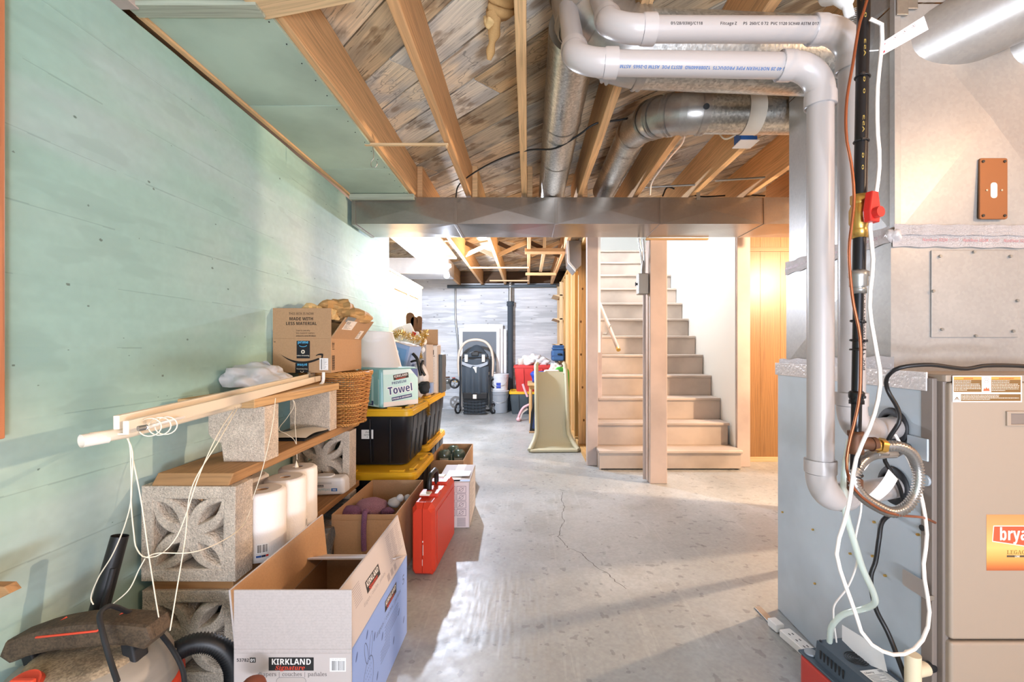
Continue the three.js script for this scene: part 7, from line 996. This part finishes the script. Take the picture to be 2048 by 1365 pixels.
{
  const t = thing('doll_stroller', 'pink toy stroller frame with round wheels under the table', 'toy', [-0.05, 0, 6.75]); part(t, 'frame', tube(spline([V(-0.14, 0.03, 6.7), V(-0.12, 0.10, 6.7), V(-0.06, 0.20, 6.7), V(0.04, 0.25, 6.72)], 24), 0.018, 10), M.pinkToy); part(t, 'frame', tube(spline([V(-0.11, 0.03, 6.72), V(-0.08, 0.12, 6.72), V(0.0, 0.18, 6.74)], 24), 0.018, 10), M.white); part(t, 'handle', tube(spline([V(-0.07, 0.55, 6.72), V(-0.04, 0.46, 6.73), V(0.0, 0.36, 6.74)], 20), 0.018, 10), M.pinkToy); for (const [x, d] of [[-0.135, 6.66], [-0.12, 6.74]]) part(t, 'wheel', (() => { const g = clean(new THREE.SphereGeometry(0.033, 16, 12)); g.translate(x, 0.033, -d); return g; })(), M.pinkToy);
}
{
  const t = thing('black_easel', 'black curved plastic panel leaning beside the slide', 'panel', [0.10, 0, 5.8]); part(t, 'panel', extrude(poly([[0.03, 0], [0.10, 0], [0.115, 0.2], [0.13, 0.52], [0.10, 0.46], [0.05, 0.26]]), 0.03, 0.004).translate(0.0, 0.0, -5.82), M.black); part(t, 'screen', extrude(poly([[0.06, 0.06], [0.098, 0.05], [0.108, 0.3], [0.085, 0.26]]), 0.004, 0).translate(0, 0, -5.775), M.navy); part(t, 'foot', bx(0.02, 0.14, 0, 0.02, 5.76, 5.85, 0.004), M.card);
}
{ // toddler slide standing on end
  const t = local('toy_slide', 'beige plastic toddler slide standing against the stud wall', 'slide', [0.275, 0, 4.80], 0.04);
  const prof = s => new THREE.Vector3(0, 0.81 * s, -0.30 * s - 0.02 * Math.sin(s * 6.28)); const halfW = s => 0.165 + 0.085 * Math.pow(clamp(1 - s / 0.22), 1.6);
  part(t, 'chute', sheet((u, v) => { const c = prof(v), x = (u - 0.5) * 2 * halfW(v), e = Math.abs(u - 0.5) * 2; return new THREE.Vector3(x, c.y + 0.012, c.z + 0.05 * Math.pow(clamp(1 - v / 0.15), 2) - 0.012 * (1 - e * e)); }, 20, 30), M.slide);
  for (const s of [-1, 1]) part(t, 'side_rail', tube(Array.from({ length: 30 }, (_, i) => { const v = i / 29 * 1.07, c = prof(v); return new THREE.Vector3(s * (halfW(v) + 0.005), c.y + 0.02, c.z + 0.022 + 0.06 * Math.pow(clamp(1 - v / 0.15), 2)); }), u => 0.026 - 0.006 * u, 12), M.slide); part(t, 'foot_lip', cb(0.50, 0.03, 0.09, 0, 0.017, 0.07, 0.012), M.slide); part(t, 'under_frame', [bar(new THREE.Vector3(-0.13, 0.02, -0.05), new THREE.Vector3(-0.13, 0.78, -0.33), 0.04, 0.05, 0.006), bar(new THREE.Vector3(0.13, 0.02, -0.05), new THREE.Vector3(0.13, 0.78, -0.33), 0.04, 0.05, 0.006)], M.slide); for (const s of [-1, 1]) part(t, 'grip', tube([new THREE.Vector3(s * 0.165, 0.80, -0.28), new THREE.Vector3(s * 0.165, 0.90, -0.31), new THREE.Vector3(s * 0.15, 0.92, -0.33)], 0.024, 12), M.slide);
  part(t, 'back_step', cb(0.18, 0.08, 0.06, 0.02, 0.80, -0.40, 0.02), M.offwhite); part(t, 'back_step', cb(0.12, 0.03, 0.06, 0.04, 0.74, -0.40, 0.01), M.toteLid);
}
single('green_chair', 'bright green plastic chair back with notched top behind the slide', 'chair', (() => { const s = new THREE.Shape(); s.moveTo(-0.075, 0); s.lineTo(-0.075, 0.78); s.quadraticCurveTo(-0.075, 0.86, -0.02, 0.86); s.quadraticCurveTo(0.0, 0.84, 0.02, 0.86); s.quadraticCurveTo(0.075, 0.86, 0.075, 0.78); s.lineTo(0.075, 0); s.closePath(); const g = extrude(s, 0.04, 0.012); g.translate(0.40, 0.0, -5.28); return boxUV(g); })(), M.green);
{
  const t = thing('open_shelving', 'pale wooden shelf unit at the far end of the stud wall', 'shelf unit', [0.52, 0, 7.3]); for (const d of [7.0, 7.55]) part(t, 'upright', bx(0.50, 0.55, 0, 2.12, d, d + 0.04, 0.003, 'y'), M.fir2); for (const y of [0.62, 0.80, 1.13, 1.53, 1.90]) part(t, 'shelf', bx(0.50, 0.556, y, y + 0.022, 7.0, 7.6, 0.002, 'z'), M.fir2); for (const y of [1.53, 1.13, 1.90]) part(t, 'bracket', extrude(poly([[0.40, 0], [0.52, 0], [0.52, -0.02], [0.50, -0.03]]), 0.55, 0).translate(0.0, y + 0.02, -7.58), M.fir2);
  const sc = thing('suitcase', 'dark blue soft suitcase lying on the paper sack', 'suitcase', [0.45, 0.895, 6.78]); part(sc, 'body', bx(0.36, 0.548, 0.895, 1.06, 6.62, 6.94, 0.03), M.suit); part(sc, 'zip', bx(0.358, 0.55, 0.968, 0.974, 6.618, 6.94, 0.002), M.navy); single('folded_jeans', 'folded blue cloth lying on the blue suitcase', 'cloth', [bx(0.37, 0.545, 1.061, 1.10, 6.64, 6.9, 0.015), bx(0.38, 0.545, 1.10, 1.13, 6.66, 6.88, 0.012)], M.suit); part(sc, 'handle', tube(spline([V(0.45, 0.99, 6.62), V(0.45, 1.0, 6.60), V(0.50, 1.0, 6.60), V(0.50, 0.99, 6.62)], 12), 0.008, 8), M.black);
  single('paper_sack', 'crumpled cream paper sack under the blue suitcase', 'sack', (() => { const g = blob(0.10, 0.10, 0.12, 0.43, 0.78, -6.78, 7, 0.2, 4, 2), p = g.attributes.position; for (let i = 0; i < p.count; i++) { p.setY(i, Math.min(p.getY(i), 0.893)); p.setX(i, Math.min(p.getX(i), 0.552)); } return smooth(g); })(), M.offwhite); single('brown_crate', 'brown wooden crate supporting the sack and suitcase', 'crate', bx(0.34, 0.55, 0, 0.68, 6.62, 6.95, 0.004), M.shelf[1]);
}
{ // duct drop with a white face at the top of the stud wall
  const t = thing('duct_boot', 'boxy metal duct boot with white edge above the stud wall', 'duct', [0.46, 1.9, 4.6]); part(t, 'boot', extrude(poly([[0.42, 2.2], [0.555, 2.2], [0.555, 1.95], [0.50, 1.90], [0.43, 1.98]]), 0.35, 0.003).translate(0, 0, -5.0), M.trunk); part(t, 'edge', extrude(poly([[0.405, 2.2], [0.425, 2.2], [0.435, 1.985], [0.50, 1.905], [0.495, 1.885], [0.415, 1.975]]), 0.02, 0.001).translate(0, 0, -4.66), M.white);
}
// unseen things beyond the furnace, placed to keep the warm bulb off parts of the painted wall
{
  const t = thing('unseen_return_duct', 'unseen square duct behind the furnace placed to shade the upper painted wall', 'duct', [1.72, 1.68, 2.4]); part(t, 'drop', bx(1.53, 1.93, 1.68, 2.2, 2.16, 2.58, 0.004), M.trunk);
  const w = thing('unseen_vent_pipe', 'unseen slim upright pipe behind the furnace placed to shade a band of the painted wall', 'pipe', [1.50, 0, 2.28]); part(w, 'pipe', cyl(V(1.50, 0, 2.28), V(1.50, 2.2, 2.28), 0.024, 24), M.galvPlain);
  const h = thing('unseen_water_heater', 'unseen white cylindrical tank behind the furnace placed to shade the painted wall', 'water heater', [2.06, 0, 2.815]); part(h, 'tank', lathe([[0, 0.05], [0.21, 0.05], [0.215, 0.07], [0.215, 1.55], [0.20, 1.58], [0, 1.585]], 40, 2.06, 0, 2.815), M.white); part(h, 'flue', cyl(V(2.06, 1.58, 2.815), V(2.06, 2.2, 2.815), 0.05, 20), M.galvPlain);
}
scene.add(camera);
renderer.render(scene, camera);
